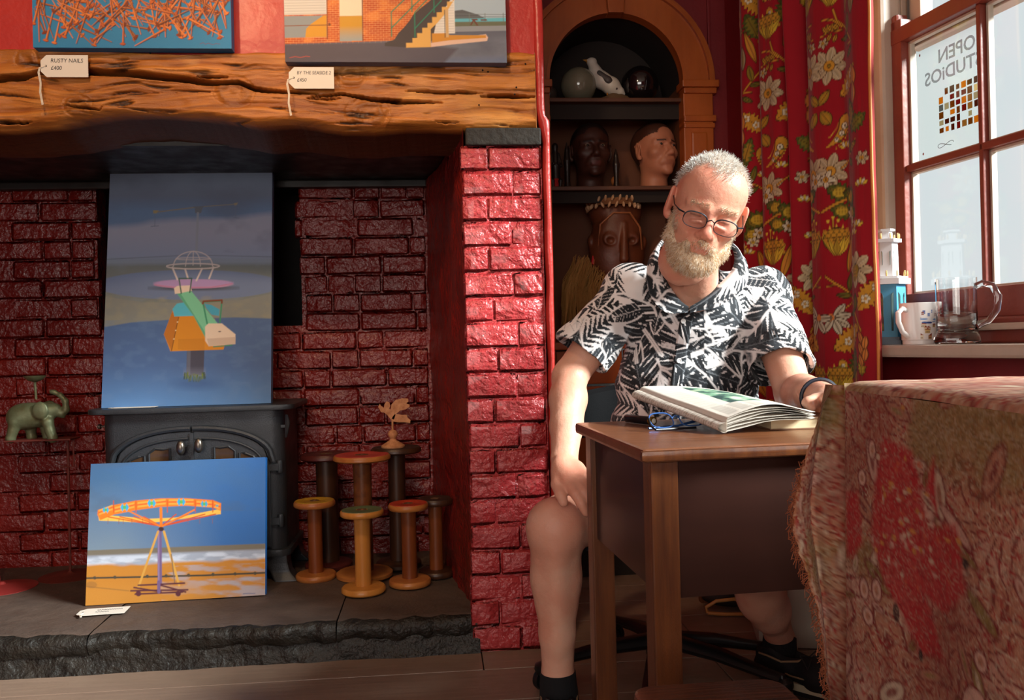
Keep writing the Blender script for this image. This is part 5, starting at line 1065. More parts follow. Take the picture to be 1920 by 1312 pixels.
# ================================================================== CURTAIN
def curtain():
    rt = thing('curtain', 'red floral curtain with gold and cream flowers beside the window', 'curtain', tuple(PD(1520, 700, 2.75))[:2] + (.42,), 0)
    A, B = Vector(PD(1398, 500, 2.95)), Vector(PD(1640, 500, 2.36)); n_t = 490
    t = np.linspace(0, 1, n_t); prof = np.zeros(n_t)
    for c, wd, am in ((.13, .035, -.045), (.24, .05, .028), (.40, .030, -.06), (.47, .035, .032), (.545, .022, -.058), (.66, .09, .014), (.80, .05, -.016), (.93, .05, .012), (.05, .04, .02), (.32, .05, .016)): prof += am * np.exp(-((t - c) / wd) ** 2)
    dirv = (B - A); dirv.z = 0; Ln = dirv.length; e = dirv / Ln; nrm = Vector((e.y, -e.x, 0))      # towards the room
    if nrm.y > 0: nrm = -nrm
    nz = 440; z = np.linspace(.42, 2.45, nz); TT, ZZ = np.meshgrid(t, z)
    off = prof[None, :] * (1.0 + .25 * np.sin(ZZ * 2.2 + TT * 6)) + (n2(TT, ZZ, 9, 2.0) - .5) * .022
    lean = (2.45 - ZZ) / 2.0 * .0
    X = A.x + e.x * Ln * TT + nrm.x * off; Y = A.y + e.y * Ln * TT + nrm.y * off
    # cloth coordinates: arc length across, height down, in the scale of the print
    dl = np.hypot(np.diff(X[nz // 2]), np.diff(Y[nz // 2])); arc = np.concatenate([[0], np.cumsum(dl)]); arc = arc - arc[-1]
    K = 615.; U = np.tile(1640 + arc * K * .90, (nz, 1)).ravel(); Vv = (640 - (ZZ - .92) * K).ravel()
    p = Paint(U, Vv, L(152, 20, 32), 1.3); fl = n2(U, Vv, .02, .02)
    p.c *= (.92 + .16 * fl)[:, None]
    GO, OL, BE, GR, DB, CR, YE, OR = L(200, 142, 44), L(150, 120, 36), L(186, 164, 126), L(84, 92, 34), L(66, 36, 18), L(218, 206, 176), L(214, 178, 56), L(206, 124, 58)
    def motifs(mx, dy):
        f = lambda x: mx(x); sg = 1 if mx(1) - mx(0) > 0 else -1
        q = lambda pts: [(f(x), y + dy) for x, y in pts]
        def stem(pts, w_=3.0, c=GO): p.line(q(pts), w_ + 1.8, DB); p.line(q(pts), w_, c)
        def leaf(x, y, ln, wd, rot, c, c2, serr=0):
            if sg < 0: rot = PI - rot
            k, s_, t_ = p.local(f(x), y + dy, rot, ln); r = np.clip(1 - (2 * s_ / ln) ** 2, 0, 1) * wd / 2 * (1 + .25 * s_ / ln); 
            if serr: r = r * (1 + .22 * np.sign(np.sin(s_ * 2 * PI / serr)) * np.abs(np.sin(s_ * 2 * PI / serr)))
            d = np.abs(t_) - r; ins = np.abs(s_) < ln / 2; p.fill(np.clip(.5 - (d - 1.6) / 1.4, 0, 1) * ins, DB, k); p.fill(np.clip(.5 - d / 1.4, 0, 1) * ins, c, k); p.fill(np.clip(.5 - (d + wd * .2) / 2.5, 0, 1) * ins * .55, c2, k); p.fill(np.clip(1.2 - np.abs(t_), 0, 1) * ins * .8, DB, k)
        def daisy(x, y, r, n, c=BE, c0=GO, rot=.2):
            for i in range(n):
                a = rot + 2 * PI * i / n; leaf_xy = (x + sg * 0 + math.cos(a) * r * .6, y + math.sin(a) * r * .6)
                aa = a; k, s_, t_ = p.local(f(x) + sg * math.cos(a) * r * .6, y + dy + math.sin(a) * r * .6, (a if sg > 0 else PI - a), r); w_ = np.clip(1 - (s_ / (r * .48)) ** 2, 0, 1) ** .6 * r * .26; d = np.abs(t_) - w_; ins = np.abs(s_) < r * .48
                p.fill(np.clip(.5 - (d - 1.2) / 1.2, 0, 1) * ins, DB, k); p.fill(np.clip(.5 - d / 1.2, 0, 1) * ins, c, k); p.fill(np.clip(.5 - (d + r * .14) / 1.5, 0, 1) * ins * .6, c * .62, k); p.fill(np.clip(.5 - (np.abs(t_ - 1.5) - .8), 0, 1) * ins * .5 * (d < 0), CR, k)
            p.ell(f(x), y + dy, r * .34, r * .34, DB); p.ell(f(x), y + dy, r * .30, r * .30, c0); p.ell(f(x), y + dy, r * .12, r * .12, DB); p.ell(f(x), y + dy, r * .08, r * .08, OL)
        def artichoke(x, y, s_):
            for i in range(-2, 3): p.poly(q([(x + i * s_ * .3 - s_ * .2, y - s_ * .4), (x + i * s_ * .36, y - s_ * (1.15 - .08 * i * i)), (x + i * s_ * .3 + s_ * .2, y - s_ * .4)]), YE)
            p.ell(f(x), y + dy - s_ * .2, s_ * .78, s_ * .72, DB); p.ell(f(x), y + dy - s_ * .2, s_ * .72, s_ * .66, OL)
            for r_ in range(4):
                for c_ in range(-2, 3): p.ell(f(x + (c_ + .5 * (r_ % 2)) * s_ * .3), y + dy - s_ * .68 + r_ * s_ * .24, s_ * .15, s_ * .14, DB); p.ell(f(x + (c_ + .5 * (r_ % 2)) * s_ * .3), y + dy - s_ * .69 + r_ * s_ * .24, s_ * .13, s_ * .115, GO * .95)
            for i in (-1.0, 1.0, -.5, .5, 0): p.poly(q([(x + i * s_ * .25 - s_ * .22, y + s_ * .35), (x + i * s_ * .95 - s_ * .04, y - s_ * .55 + s_ * .25 * (1 - abs(i))), (x + i * s_ * .4 + s_ * .22, y + s_ * .4), (x + i * s_ * .15, y + s_ * .82)]), DB, alpha=.9); p.poly(q([(x + i * s_ * .25 - s_ * .18, y + s_ * .35), (x + i * s_ * .9, y - s_ * .47 + s_ * .25 * (1 - abs(i))), (x + i * s_ * .4 + s_ * .18, y + s_ * .4), (x + i * s_ * .15, y + s_ * .76)]), YE if i else OL * 1.3); p.line(q([(x + i * s_ * .15, y + s_ * .7), (x + i * s_ * .8, y - s_ * .3)]), 1.0, OL * .7)
        def paisley(x, y, s_, rot):
            pts = []; 
            for tt in np.linspace(0, 1, 14): a = rot + tt * 1.25; pts.append((x + s_ * (1 - tt * .25) * math.cos(a) * 1.0, y + s_ * math.sin(a) * 1.0))
            p.line(q(pts), s_ * .60, DB, 1, 3); p.line(q(pts), s_ * .52, GO, 1, 2)
            for i in range(1, 11, 1): xx, yy = pts[i]; p.ell(f(xx * 1.0 + (xx - x) * .27), yy + dy + (yy - y) * .27, 1.3, 1.3, YE); p.ell(f(xx - (xx - x) * .3), yy + dy - (yy - y) * .3, 1.1, 1.1, YE)
            for i in (2, 5, 8): xx, yy = pts[i]; r_ = s_ * (.13 - .008 * i); p.ell(f(xx), yy + dy, r_ * 1.4, r_ * 1.4, DB); p.ell(f(xx), yy + dy, r_ * 1.1, r_ * 1.1, CR); p.ell(f(xx), yy + dy, r_ * .4, r_ * .4, DB); p.ell(f(xx + 5), yy + dy + 4, 4, 2, GR)
        def sprig(x, y):
            for i in range(5): a = -2.6 + i * .5; p.ell(f(x + 9 * math.cos(a)), y + dy + 9 * math.sin(a), 5.5, 3.2, DB, a if sg > 0 else PI - a); p.ell(f(x + 9 * math.cos(a)), y + dy + 9 * math.sin(a), 4.6, 2.4, (YE, CR)[i % 2], a if sg > 0 else PI - a)
        def goldleaf(x, y, ln, wd, rot):
            leaf(x, y, ln, wd, rot, GO, GO * .85, 9)
            for s_ in (-.2, .15): xx, yy = x + ln * s_ * math.cos(rot), y + ln * s_ * math.sin(rot); [p.ell(f(xx + 5 * math.cos(a)), yy + dy + 5 * math.sin(a), 3.4, 3.4, DB) for a in np.linspace(0, 5, 5)]; [p.ell(f(xx + 5 * math.cos(a)), yy + dy + 5 * math.sin(a), 2.7, 2.7, CR) for a in np.linspace(0, 5, 5)]; p.ell(f(xx), yy + dy, 2.4, 2.4, GO)
        stem([(1550, 48), (1556, 70), (1580, 95), (1603, 122)]); stem([(1530, 62), (1548, 66), (1566, 84)], 2.4); stem([(1527, 92), (1545, 86), (1566, 90)], 2); stem([(1603, 122), (1585, 124)], 2)
        for a in ((1536, 82, 16, 7, .9), (1544, 80, 18, 7, .8), (1553, 80, 18, 7, .7), (1542, 97, 16, 6, 2.2), (1552, 100, 14, 6, 2.0)): leaf(*a, GO, OL)
        leaf(1586, 30, 70, 13, 1.9, GO, OR); leaf(1587, 84, 34, 12, 1.75, OL, GR); leaf(1576, 108, 26, 9, .15, GR, OL); leaf(1595, 138, 26, 9, -.5, GR, OL); leaf(1604, 50, 50, 15, 1.6, BE * .7, OL)
        artichoke(1545, 18, 29); daisy(1541, 148, 31, 8); daisy(1531, 105, 9, 5, BE, GO); goldleaf(1586, 186, 70, 30, 2.5)
        leaf(1530, 203, 32, 15, 2.3, OL, GO); leaf(1532, 240, 32, 20, 1.0, OL, GO); leaf(1597, 250, 66, 24, 1.3, GR * 1.1, GO, 10); leaf(1615, 268, 44, 26, 2.6, GR, OL, 8); leaf(1608, 185, 40, 16, 1.5, OR, GO); leaf(1608, 215, 40, 13, 1.6, OR, BE)
        paisley(1523, 252, 44, .0); sprig(1566, 302); daisy(1538, 338, 30, 7, BE, GO, .5); daisy(1530, 352, 16, 5, CR * .9, GO); stem([(1556, 335), (1580, 318), (1600, 312), (1612, 296)], 2.4)
        leaf(1585, 296, 40, 10, 1.3, GR, OL); leaf(1588, 330, 30, 9, .6, GR, OL); leaf(1600, 306, 30, 10, -.4, OL, GO); daisy(1625, 332, 12, 6, BE, GO); sprig(1622, 380)
        for (x, y, a, b) in ((1552, 378, 24, 15), (1555, 412, 22, 14), (1580, 390, 26, 17), (1590, 420, 20, 15)): leaf(x, y, a * 2, b * 2, .5, GR * .8, OL, 10); p.ell(f(x), y + dy, a * .45, b * .55, YE * .8); [p.ell(f(x + i), y + dy + j, 1.8, 1.8, OL) for i in (-5, 0, 5) for j in (-4, 2)]
        stem([(1522, 410), (1545, 398), (1562, 392)], 4); daisy(1578, 418, 11, 6, CR, GO); daisy(1590, 436, 10, 6, CR, YE)
        artichoke(1545, 468, 30); stem([(1540, 425), (1540, 440)], 2); [p.ell(f(x), y + dy, 2.6, 2.6, YE) for x, y in ((1532, 428), (1540, 422), (1548, 428))]
        leaf(1573, 488, 72, 15, 1.85, GO, OR); daisy(1605, 522, 30, 8, BE * 1.05, OL, .1); p.ell(f(1600), 528 + dy, 12, 14, OL, alpha=.9); [p.ell(f(1600 + i), 528 + dy + j, 2, 2, GO) for i in (-6, 0, 6) for j in (-8, -2, 4)]; sprig(1612, 450); sprig(1600, 462)
        stem([(1524, 528), (1545, 545), (1560, 556), (1592, 590), (1614, 628)], 3); stem([(1526, 546), (1545, 544)], 2); stem([(1590, 588), (1570, 578), (1555, 588)], 2); leaf(1568, 540, 34, 12, 1.75, GR, OL); leaf(1556, 564, 28, 9, .1, GR, OL); leaf(1583, 596, 30, 11, -.2, GR, OL); leaf(1600, 578, 30, 9, 1.6, GR, OL)
        for a in (-.9, -.2, .5, 1.2, 2.2, 3.2): leaf(1536 + 16 * math.cos(a), 605 + 16 * math.sin(a), 34, 12, a, CR * .85, BE * .7)
        p.ell(f(1532), 603 + dy, 6, 6, OR); goldleaf(1632, 566, 74, 32, 2.3); goldleaf(1572, 640, 86, 38, 2.6); leaf(1582, 686, 60, 34, 2.0, GR * .8, OL, 9); leaf(1612, 692, 30, 16, 1.4, OL, YE, 7)
        for i in range(5): leaf(1612 + (i % 2) * 9, 640 + i * 10, 24, 9, 1.2 + .5 * (i % 2), OR, OR * 1.1)
        paisley(1530, 700, 24, -.6)
    period = 262
    for j in range(0, 3):
        x_ax = 1521 - j * period
        for dy in (-700, 0, 700):
            motifs(lambda x, j=j: x - j * period, dy); motifs(lambda x, j=j: 2 * 1519 - x - j * period, dy)
    V = np.stack([X.ravel(), Y.ravel(), ZZ.ravel()], -1)
    np_mesh('cloth', V, grid_faces(n_t, nz), mat('curtain_cloth', None, .8, attr=True, sheen=.15, bump=.0004, bscale=700, spec=.2), rt, cols=p.c, world=True)
    mb = MB(); mb.tube([(X[i, -1] + .003, Y[i, -1] - .002, ZZ[i, -1]) for i in range(0, nz, 8)], .0045, 8); mb.build('piping', mat('curtain_piping', (206, 120, 50), .6), rt, True, world=True)
    # hem lining seen along the right edge
    V2 = np.stack([np.stack([X[:, -1] + .004, Y[:, -1], ZZ[:, -1]], -1), np.stack([X[:, -1] + .028, Y[:, -1] + .03, ZZ[:, -1]], -1)], 1).reshape(-1, 3)
    np_mesh('lining', V2, grid_faces(2, nz), mat('curtain_lining', (150, 40, 40), .8), rt, world=True)
curtain()
# ================================================================== THINGS ON THE SILL
SZ = .8965
def glass_mat(name, col=(250, 252, 252), rough=.0, ior=1.45): return mat(name, col, rough, trans=1.0, ior=ior, spec=.5)
# wooden lighthouse lantern
lw = WW(.05, -.105, SZ); lh = thing('lighthouse_lantern', 'blue and white wooden lighthouse lantern on the sill by the curtain', 'lantern', tuple(lw), WROT + R(22))
M_BLUEP = mat('lantern_blue', (58, 140, 178), .5, var=(44, 118, 158)); M_WHITEP = mat('lantern_white', (214, 212, 214), .5, var=(190, 190, 196)); M_GOLD = mat('peg_wood', (196, 160, 96), .5); M_LGLASS = mat('lantern_pane', (60, 74, 72), .08, spec=.7)
def octo(mb, r, z0, z1, r1=None, n=6): mb.lathe([(r, z0), (r if r1 is None else r1, z1)], n, T(0, 0, 0, R(30)))
mb = MB(); octo(mb, .068, 0, .012); octo(mb, .060, .012, .022); mb.build('base', mat('lantern_slate', (70, 84, 100), .5), lh)
mb = MB(); octo(mb, .052, .022, .175, .050); mb.build('lower_tower', M_BLUEP, lh)
mb = MB(); octo(mb, .064, .175, .192); octo(mb, .058, .192, .198); mb.build('gallery', M_WHITEP, lh)
mb = MB(); octo(mb, .034, .198, .298, .032); mb.build('upper_tower', M_WHITEP, lh)
mb = MB(); octo(mb, .043, .298, .308); octo(mb, .020, .308, .332, .018); octo(mb, .026, .332, .338); mb.build('cap', M_WHITEP, lh)
for r_, z0, n in ((.056, .198, 12), (.037, .308, 9)):
    for i in range(n):
        a = 2 * PI * i / n; mb = MB(); mb.lathe([(.0022, 0), (.003, .008), (.0022, .016)], 6, T(r_ * math.cos(a), r_ * math.sin(a), z0)); mb.build('railing_peg', M_GOLD, lh)
for i in range(6):
    a = R(60) * i; A_ = T(0, 0, 0, a)
    mb = MB(); pts = [(-.014, .04), (.014, .04)] + [(.014 * math.cos(t), .138 + .016 * math.sin(t)) for t in np.linspace(0, PI, 9)]; mb.prism(pts, -.0466, -.044, A_); mb.build('arched_window', M_LGLASS, lh)
    mb = MB(); pts = [(-.006, .232), (.006, .232)] + [(.006 * math.cos(t), .268 + .007 * math.sin(t)) for t in np.linspace(0, PI, 7)]; mb.prism(pts, -.0305, -.028, A_); mb.build('arched_window', M_LGLASS, lh)
# printed mug
mw = WW(.175, -.10, SZ); mg = thing('mug', 'white mug printed with blue and brown town houses on the sill', 'mug', tuple(mw), WROT)
n_a, n_z = 220, 110; th = np.linspace(0, 2 * PI, n_a); zz = np.linspace(0, .113, n_z); TH_, Z_ = np.meshgrid(th, zz); Rr = .046 + .006 * (Z_ / .113) + np.where(Z_ < .012, -.002, 0)
p = Paint((TH_ * 50).ravel(), (Z_ * 1000).ravel(), L(232, 224, 220), .7); rr = random.Random(8)
for i in range(46):
    x = rr.uniform(0, 314); y = rr.choice([14, 22, 30, 38, 46]); w_ = rr.uniform(8, 16); h = rr.uniform(6, 12); c = rr.choice([L(176, 120, 70), L(150, 84, 50), L(206, 170, 110), L(120, 70, 60), L(220, 200, 170)])
    p.poly([(x, y), (x + w_, y), (x + w_, y + h), (x, y + h)], c); p.poly([(x - 1, y + h), (x + w_ / 2, y + h + 5), (x + w_ + 1, y + h)], L(140, 60, 40)); [p.poly([(x + 2 + 4 * k, y + 2), (x + 4 + 4 * k, y + 2), (x + 4 + 4 * k, y + 5), (x + 2 + 4 * k, y + 5)], L(60, 50, 50)) for k in range(int(w_ // 4))]
for i in range(40): x = rr.uniform(0, 314); y = rr.uniform(58, 74); p.ell(x, y, rr.uniform(6, 12), rr.uniform(1.5, 3), rr.choice([L(70, 96, 160), L(120, 150, 196), L(50, 70, 130)]))
for i in range(22): x = rr.uniform(0, 314); y = rr.uniform(76, 86); p.poly([(x, y), (x + 7, y), (x + 7, y + 9), (x, y + 9)], rr.choice([L(140, 80, 70), L(90, 110, 160), L(190, 120, 80)])); p.line([(x, y + 4), (x + 7, y + 4)], .7, L(230, 230, 230))
blank = (np.abs(((TH_.ravel() - 4.9 + PI) % (2 * PI)) - PI) < .75); p.c[blank] = L(232, 224, 220)
np_mesh('body', np.stack([Rr * np.cos(TH_), Rr * np.sin(TH_), Z_], -1).reshape(-1, 3), grid_faces(n_a, n_z), mat('glazed_print', None, .15, attr=True, coat=.5), mg, cols=p.c)
M_CER = mat('white_ceramic', (232, 224, 220), .15, coat=.5); mb = MB(); mb.lathe([(.052, .113), (.0515, .1155), (.049, .115), (.046, .1), (.043, .01), (.002, .006)], 40, cap=False); mb.lathe([(.044, 0), (.0435, .001), (.001, .0015)], 40, cap=False); mb.build('inner_wall', M_CER, mg, True)
ha = 4.9; mb = MB(); dv = Vector((math.cos(ha), math.sin(ha), 0)); mb.tube([dv * .047 + Vector((0, 0, .094)), dv * .066 + Vector((0, 0, .1)), dv * .082 + Vector((0, 0, .088)), dv * .082 + Vector((0, 0, .062)), dv * .068 + Vector((0, 0, .036)), dv * .046 + Vector((0, 0, .022))], [.007, .007, .0075, .0075, .007, .008], 10); mb.build('handle', M_CER, mg, True)
# glass tankard with water
tw = WW(.325, -.11, SZ); tk = thing('glass_tankard', 'clear glass tankard half full of water on the window sill', 'tankard', tuple(tw), WROT)
M_GLS = glass_mat('clear_glass'); hgt = .172
mb = MB(); mb.lathe([(.002, .0), (.052, .0), (.056, .004), (.056, .014), (.053, .022), (.053, .026), (.0505, .03), (.049, .1), (.050, hgt), (.0475, hgt), (.0465, .1), (.0475, .034), (.044, .028), (.002, .027)], 40, cap=False); mb.build('body', M_GLS, tk, True)
mb = MB(); mb.lathe([(.002, .0275), (.0438, .0285), (.0470, .034), (.0464, .078), (.002, .078)], 40, cap=False); mb.build('water', mat('water', (250, 252, 252), .0, trans=1.0, ior=1.33), tk, True)
dv = Vector((math.cos(R(28)), math.sin(R(28)), 0)); mb = MB(); mb.tube([dv * .048 + Vector((0, 0, .148)), dv * .064 + Vector((0, 0, .156)), dv * .088 + Vector((0, 0, .148)), dv * .102 + Vector((0, 0, .12)), dv * .098 + Vector((0, 0, .085)), dv * .078 + Vector((0, 0, .058)), dv * .05 + Vector((0, 0, .048))], [.009, .008, .0085, .009, .0085, .008, .010], 12); mb.build('handle', M_GLS, tk, True)

# ================================================================== DESK
DR = R(8.2); dk0 = PZ(1205, 843, .75)
desk = thing('writing_desk', 'dark polished wooden desk with boxed in sides under the newspaper', 'desk', (dk0.x, dk0.y, 0), DR)
def dwood(name, a, b, axis): return mat(name, a, .3, var=b, vscale=axis, vamt=.9, bump=.0005, bscale=90, bstretch=axis, coat=.25, spec=.45)
M_DT = dwood('desk_top_wood', (134, 82, 50), (104, 58, 34), (3, 60, 60)); M_DL = dwood('desk_leg_wood', (112, 62, 28), (74, 36, 16), (60, 60, 4)); M_DP = mat('desk_panel_wood', (50, 24, 17), .35, var=(40, 18, 13), vscale=(4, 4, 20), coat=.2)
DW, DD = .74, .50
mb = MB(); n_y = 8
prof = [(0, -.004), (-.006, .001), (-.008, .008), (-.006, .016), (0, .020), (.004, .020)]
slab_poly(mb, [(.0, .0), (DW, .0), (DW, DD), (.0, DD)], .728, .75); top = mb.build('top', M_DT, desk, bevel=.006)
mb = MB(); mb.box(-.004, DW, -.006, .012, .730, .748, bev=.007); mb.build('front_edge', M_DL, desk, True)
LX, LY, LS = .018, .018, .046
for (x, y) in ((LX, LY), (LX, DD - .02 - LS), (DW - .06, LY), (DW - .06, DD - .02 - LS)):
    mb = MB(); mb.box(x, x + LS, y, y + LS, 0, .728, bev=.003); mb.build('leg', M_DL, desk)
mb = MB(); mb.box(LX + .010, LX + .024, LY + LS, DD - .02 - LS, .512, .728); mb.build('side_panel', M_DP, desk)
mb = MB(); mb.box(DW - .04, DW - .026, LY + LS, DD - .02 - LS, .512, .728); mb.build('side_panel', M_DP, desk)
mb = MB(); mb.box(LX + LS, DW - .06, LY + .012, LY + .026, .502, .728); mb.build('front_panel', M_DP, desk)
mb = MB(); mb.box(LX + LS, DW - .06, DD - .05, DD - .036, .64, .728); mb.build('back_rail', M_DP, desk)

# newspaper: a thick folded bundle, its left fold bulging, propped up towards the reader
def newspaper():
    c0 = PZ(1350, 812, .752); rt = thing('newspaper', 'folded newspaper lying open on the desk in front of the man', 'newspaper', (c0.x, c0.y, .752), 0)
    NL = Vector(PZ(1356, 812, .752)); NR = PD(1530, 783, 1.56); FL = PD(1193, 748, 1.80); FR = PD(1440, 760, 1.83)
    nu, nv = 150, 110; u = np.linspace(0, 1, nu); v = np.linspace(0, 1, nv)
    def sheet(dz, shrink, name, printed, extra=0.0):
        U, V_ = np.meshgrid(u, v); U0, V0 = U, V_; U = U * (1 - shrink) + 0.0
        P = [(1 - U) * (1 - V_) * NL[i] + U * (1 - V_) * NR[i] + U * V_ * FR[i] + (1 - U) * V_ * FL[i] for i in range(3)]
        # fold bulge on the left, sag to the right
        zlift = dz * (1 - U ** 2 * .55) + .012 * np.sin(PI * np.clip(U * 1.05, 0, 1)) * (1 - V_ * .4) * (.5 + dz / .03) + extra * np.sin(U * 9) * (1 - V_)
        P[2] = P[2] + zlift + (n2(U, V_, 3, 3, z=dz * 100) - .5) * .004
        # rolled fold edge
        roll = np.clip(1 - U / .06, 0, 1); P[2] = P[2] - roll ** 2 * dz * .5; P[0] = P[0] + roll ** 2 * .006
        if printed:
            p = Paint((U0 * 100).ravel(), (V0 * 100).ravel(), L(214, 206, 196), .9); rr = random.Random(3)
            p.poly([(24, 30), (96, 26), (96, 84), (30, 88)], L(206, 202, 190)); sc_ = n2(p.u, p.v, .09, .13, z=4); ins = (p.u > 30) & (p.u < 84) & (p.v > 24) & (p.v < 92)
            p.fill(np.where(ins, np.clip((sc_ - .38) * 7, 0, 1), 0), L(120, 160, 132)); p.fill(np.where(ins, np.clip((sc_ - .54) * 8, 0, 1), 0), L(52, 74, 72)); p.fill(np.where(ins & (p.v > 66), np.clip((.5 - sc_) * 6, 0, .8), 0), L(150, 168, 96)); p.fill(np.where(ins, np.clip((.36 - sc_) * 9, 0, 1), 0), L(228, 222, 214))
            for j in range(26):
                y = 4 + j * .75
                for c in range(6): p.line([(10 + c * 14.5, y), (10 + c * 14.5 + rr.uniform(9, 12.5), y)], .34, L(110, 104, 100), .55)
            p.poly([(62, 10), (96, 10), (96, 20), (62, 20)], L(190, 160, 130), alpha=.5)
            for j in range(30): y = 24 + j * 2.2; p.line([(6, y), (20, y)], .5, L(120, 114, 110), .5)
            C = p.c
        else: C = np.tile(L(206, 198, 188), (nu * nv, 1)) * (.92 + .1 * n2(U, V_, 20, 60).ravel()[:, None])
        np_mesh(name, np.stack(P, -1).reshape(-1, 3), grid_faces(nu, nv), mat('newsprint', None, .8, attr=True, spec=.2), rt, cols=C, world=True)
        return P
    lv = [.001, .005, .009, .013, .017, .021, .025]
    Ps = [sheet(d, .0 + .02 * ((i * 7) % 3), 'page', i == len(lv) - 1, .0012 * (i % 3 - 1)) for i, d in enumerate(lv)]
    # outer leaf wrapped round the fold, from under the bundle up to its top sheet
    top, bot = Ps[-1], Ps[0]; rows = []
    for t in np.linspace(0, PI, 14):
        r = [(top[i][:, 2] + bot[i][:, 2]) / 2 for i in range(3)]; h = (top[2][:, 2] - bot[2][:, 2]) / 2 + .001
        rows.append(np.stack([r[0] - np.sin(t) * (h * 1.25 + .004), r[1] - np.sin(t) * .002, r[2] + np.cos(t) * h], -1))
    G = np.concatenate(rows); m_ = n2(np.tile(v * 30, 14), np.repeat(np.arange(14) * 1.1, nv), 2.2, 1.6)
    C = np.tile(L(206, 196, 186), (len(G), 1)); st_ = (np.sin(np.tile(v, 14) * 260) > .2) & (m_ > .45); C[st_] = L(164, 152, 140)
    np_mesh('fold', G, grid_faces(nv, 14), MATS['newsprint'], rt, cols=C, world=True)
newspaper()
q = PD(1515, 792, 1.60); bk_ = thing('paperback', 'cream edged book under the right end of the newspaper', 'book', (q.x - .04, q.y, .7505), R(4))
mb = MB(); mb.box(-.03, .10, .0, .17, .002, .020); mb.build('pages', mat('book_pages', (206, 186, 150), .8), bk_); mb = MB(); mb.box(-.033, .103, -.003, .173, 0, .002); mb.build('back_cover', mat('book_cover', (120, 84, 60), .6), bk_); mb = MB(); mb.box(-.033, .103, -.003, .173, .020, .022); mb.build('front_cover', MATS['book_cover'], bk_)

# spectacles left on the desk
def wire_ring(mb, pts, r, n=6): mb.tube(pts, r, n, close=True)
q = PZ(1268, 803, .752); sg_ = thing('folded_spectacles', 'blue framed spectacles lying on the desk beside the newspaper', 'spectacles', (q.x, q.y, .7505), R(24))
M_BLUEF = mat('blue_metal_frame', (58, 96, 160), .3, metal=.4); M_BLK = mat('black_plastic', (22, 22, 26), .35)
def lens_pts(cx, w_, h, tilt=0.0, n=20): return [(cx + w_ * math.copysign(abs(math.cos(a)) ** .7, math.cos(a)), 0, h * math.copysign(abs(math.sin(a)) ** .75, math.sin(a))) for a in np.linspace(0, 2 * PI, n, endpoint=False)]
GA = T(0, 0, .019, 0, R(-38))
for cx in (-.034, .034):
    mb = MB(); wire_ring(mb, [GA @ Vector(p) for p in lens_pts(cx, .026, .017)], .0014); mb.build('rim', M_BLUEF, sg_, True)
    mb = MB(); P_ = lens_pts(cx, .025, .0165); mb.add([GA @ Vector(p) for p in P_], [tuple(range(len(P_)))]); mb.build('lens', pane_glass('spectacle_lens', (235, 238, 240), .16), sg_)
mb = MB(); mb.tube([GA @ Vector(p) for p in ((-.008, 0, .004), (0, -.002, .008), (.008, 0, .004))], .0014, 6); mb.build('bridge', M_BLUEF, sg_, True)
mb = MB(); mb.tube([GA @ Vector((.06, 0, .006)), GA @ Vector((.067, .004, .004)), (.066, .02, .012), (.02, .022, .004), (-.05, .02, .003)], [.003, .004, .003, .0022, .0022], 8); mb.build('temple', M_BLUEF, sg_, True)
mb = MB(); mb.tube([GA @ Vector((-.06, 0, .006)), (-.062, -.006, .010), (-.06, -.02, .004), (.03, -.022, .003)], .0022, 8); mb.build('temple', M_BLK, sg_, True)
q = PZ(1200, 786, .76); pn = thing('marker_pen', 'short black marker with a brass ring lying on the desk', 'pen', (q.x, q.y, .7595), R(-62))
mb = MB(); mb.lathe([(.006, -.05), (.0085, -.046), (.0085, .035), (.007, .037)], 16, T(0, 0, 0, 0, 0, R(90))); mb.build('barrel', M_BLK, pn, True); mb = MB(); mb.lathe([(.0088, .036), (.009, .042), (.0088, .046), (.006, .047)], 16, T(0, 0, 0, 0, 0, R(90))); mb.build('brass_ring', mat('brass', (206, 170, 70), .25, metal=.9), pn, True); mb = MB(); mb.ball((.0475, 0, 0), (.002, .0055, .0055), 12, 8); mb.build('pale_tip', mat('tip_white', (220, 214, 200), .5), pn, True)

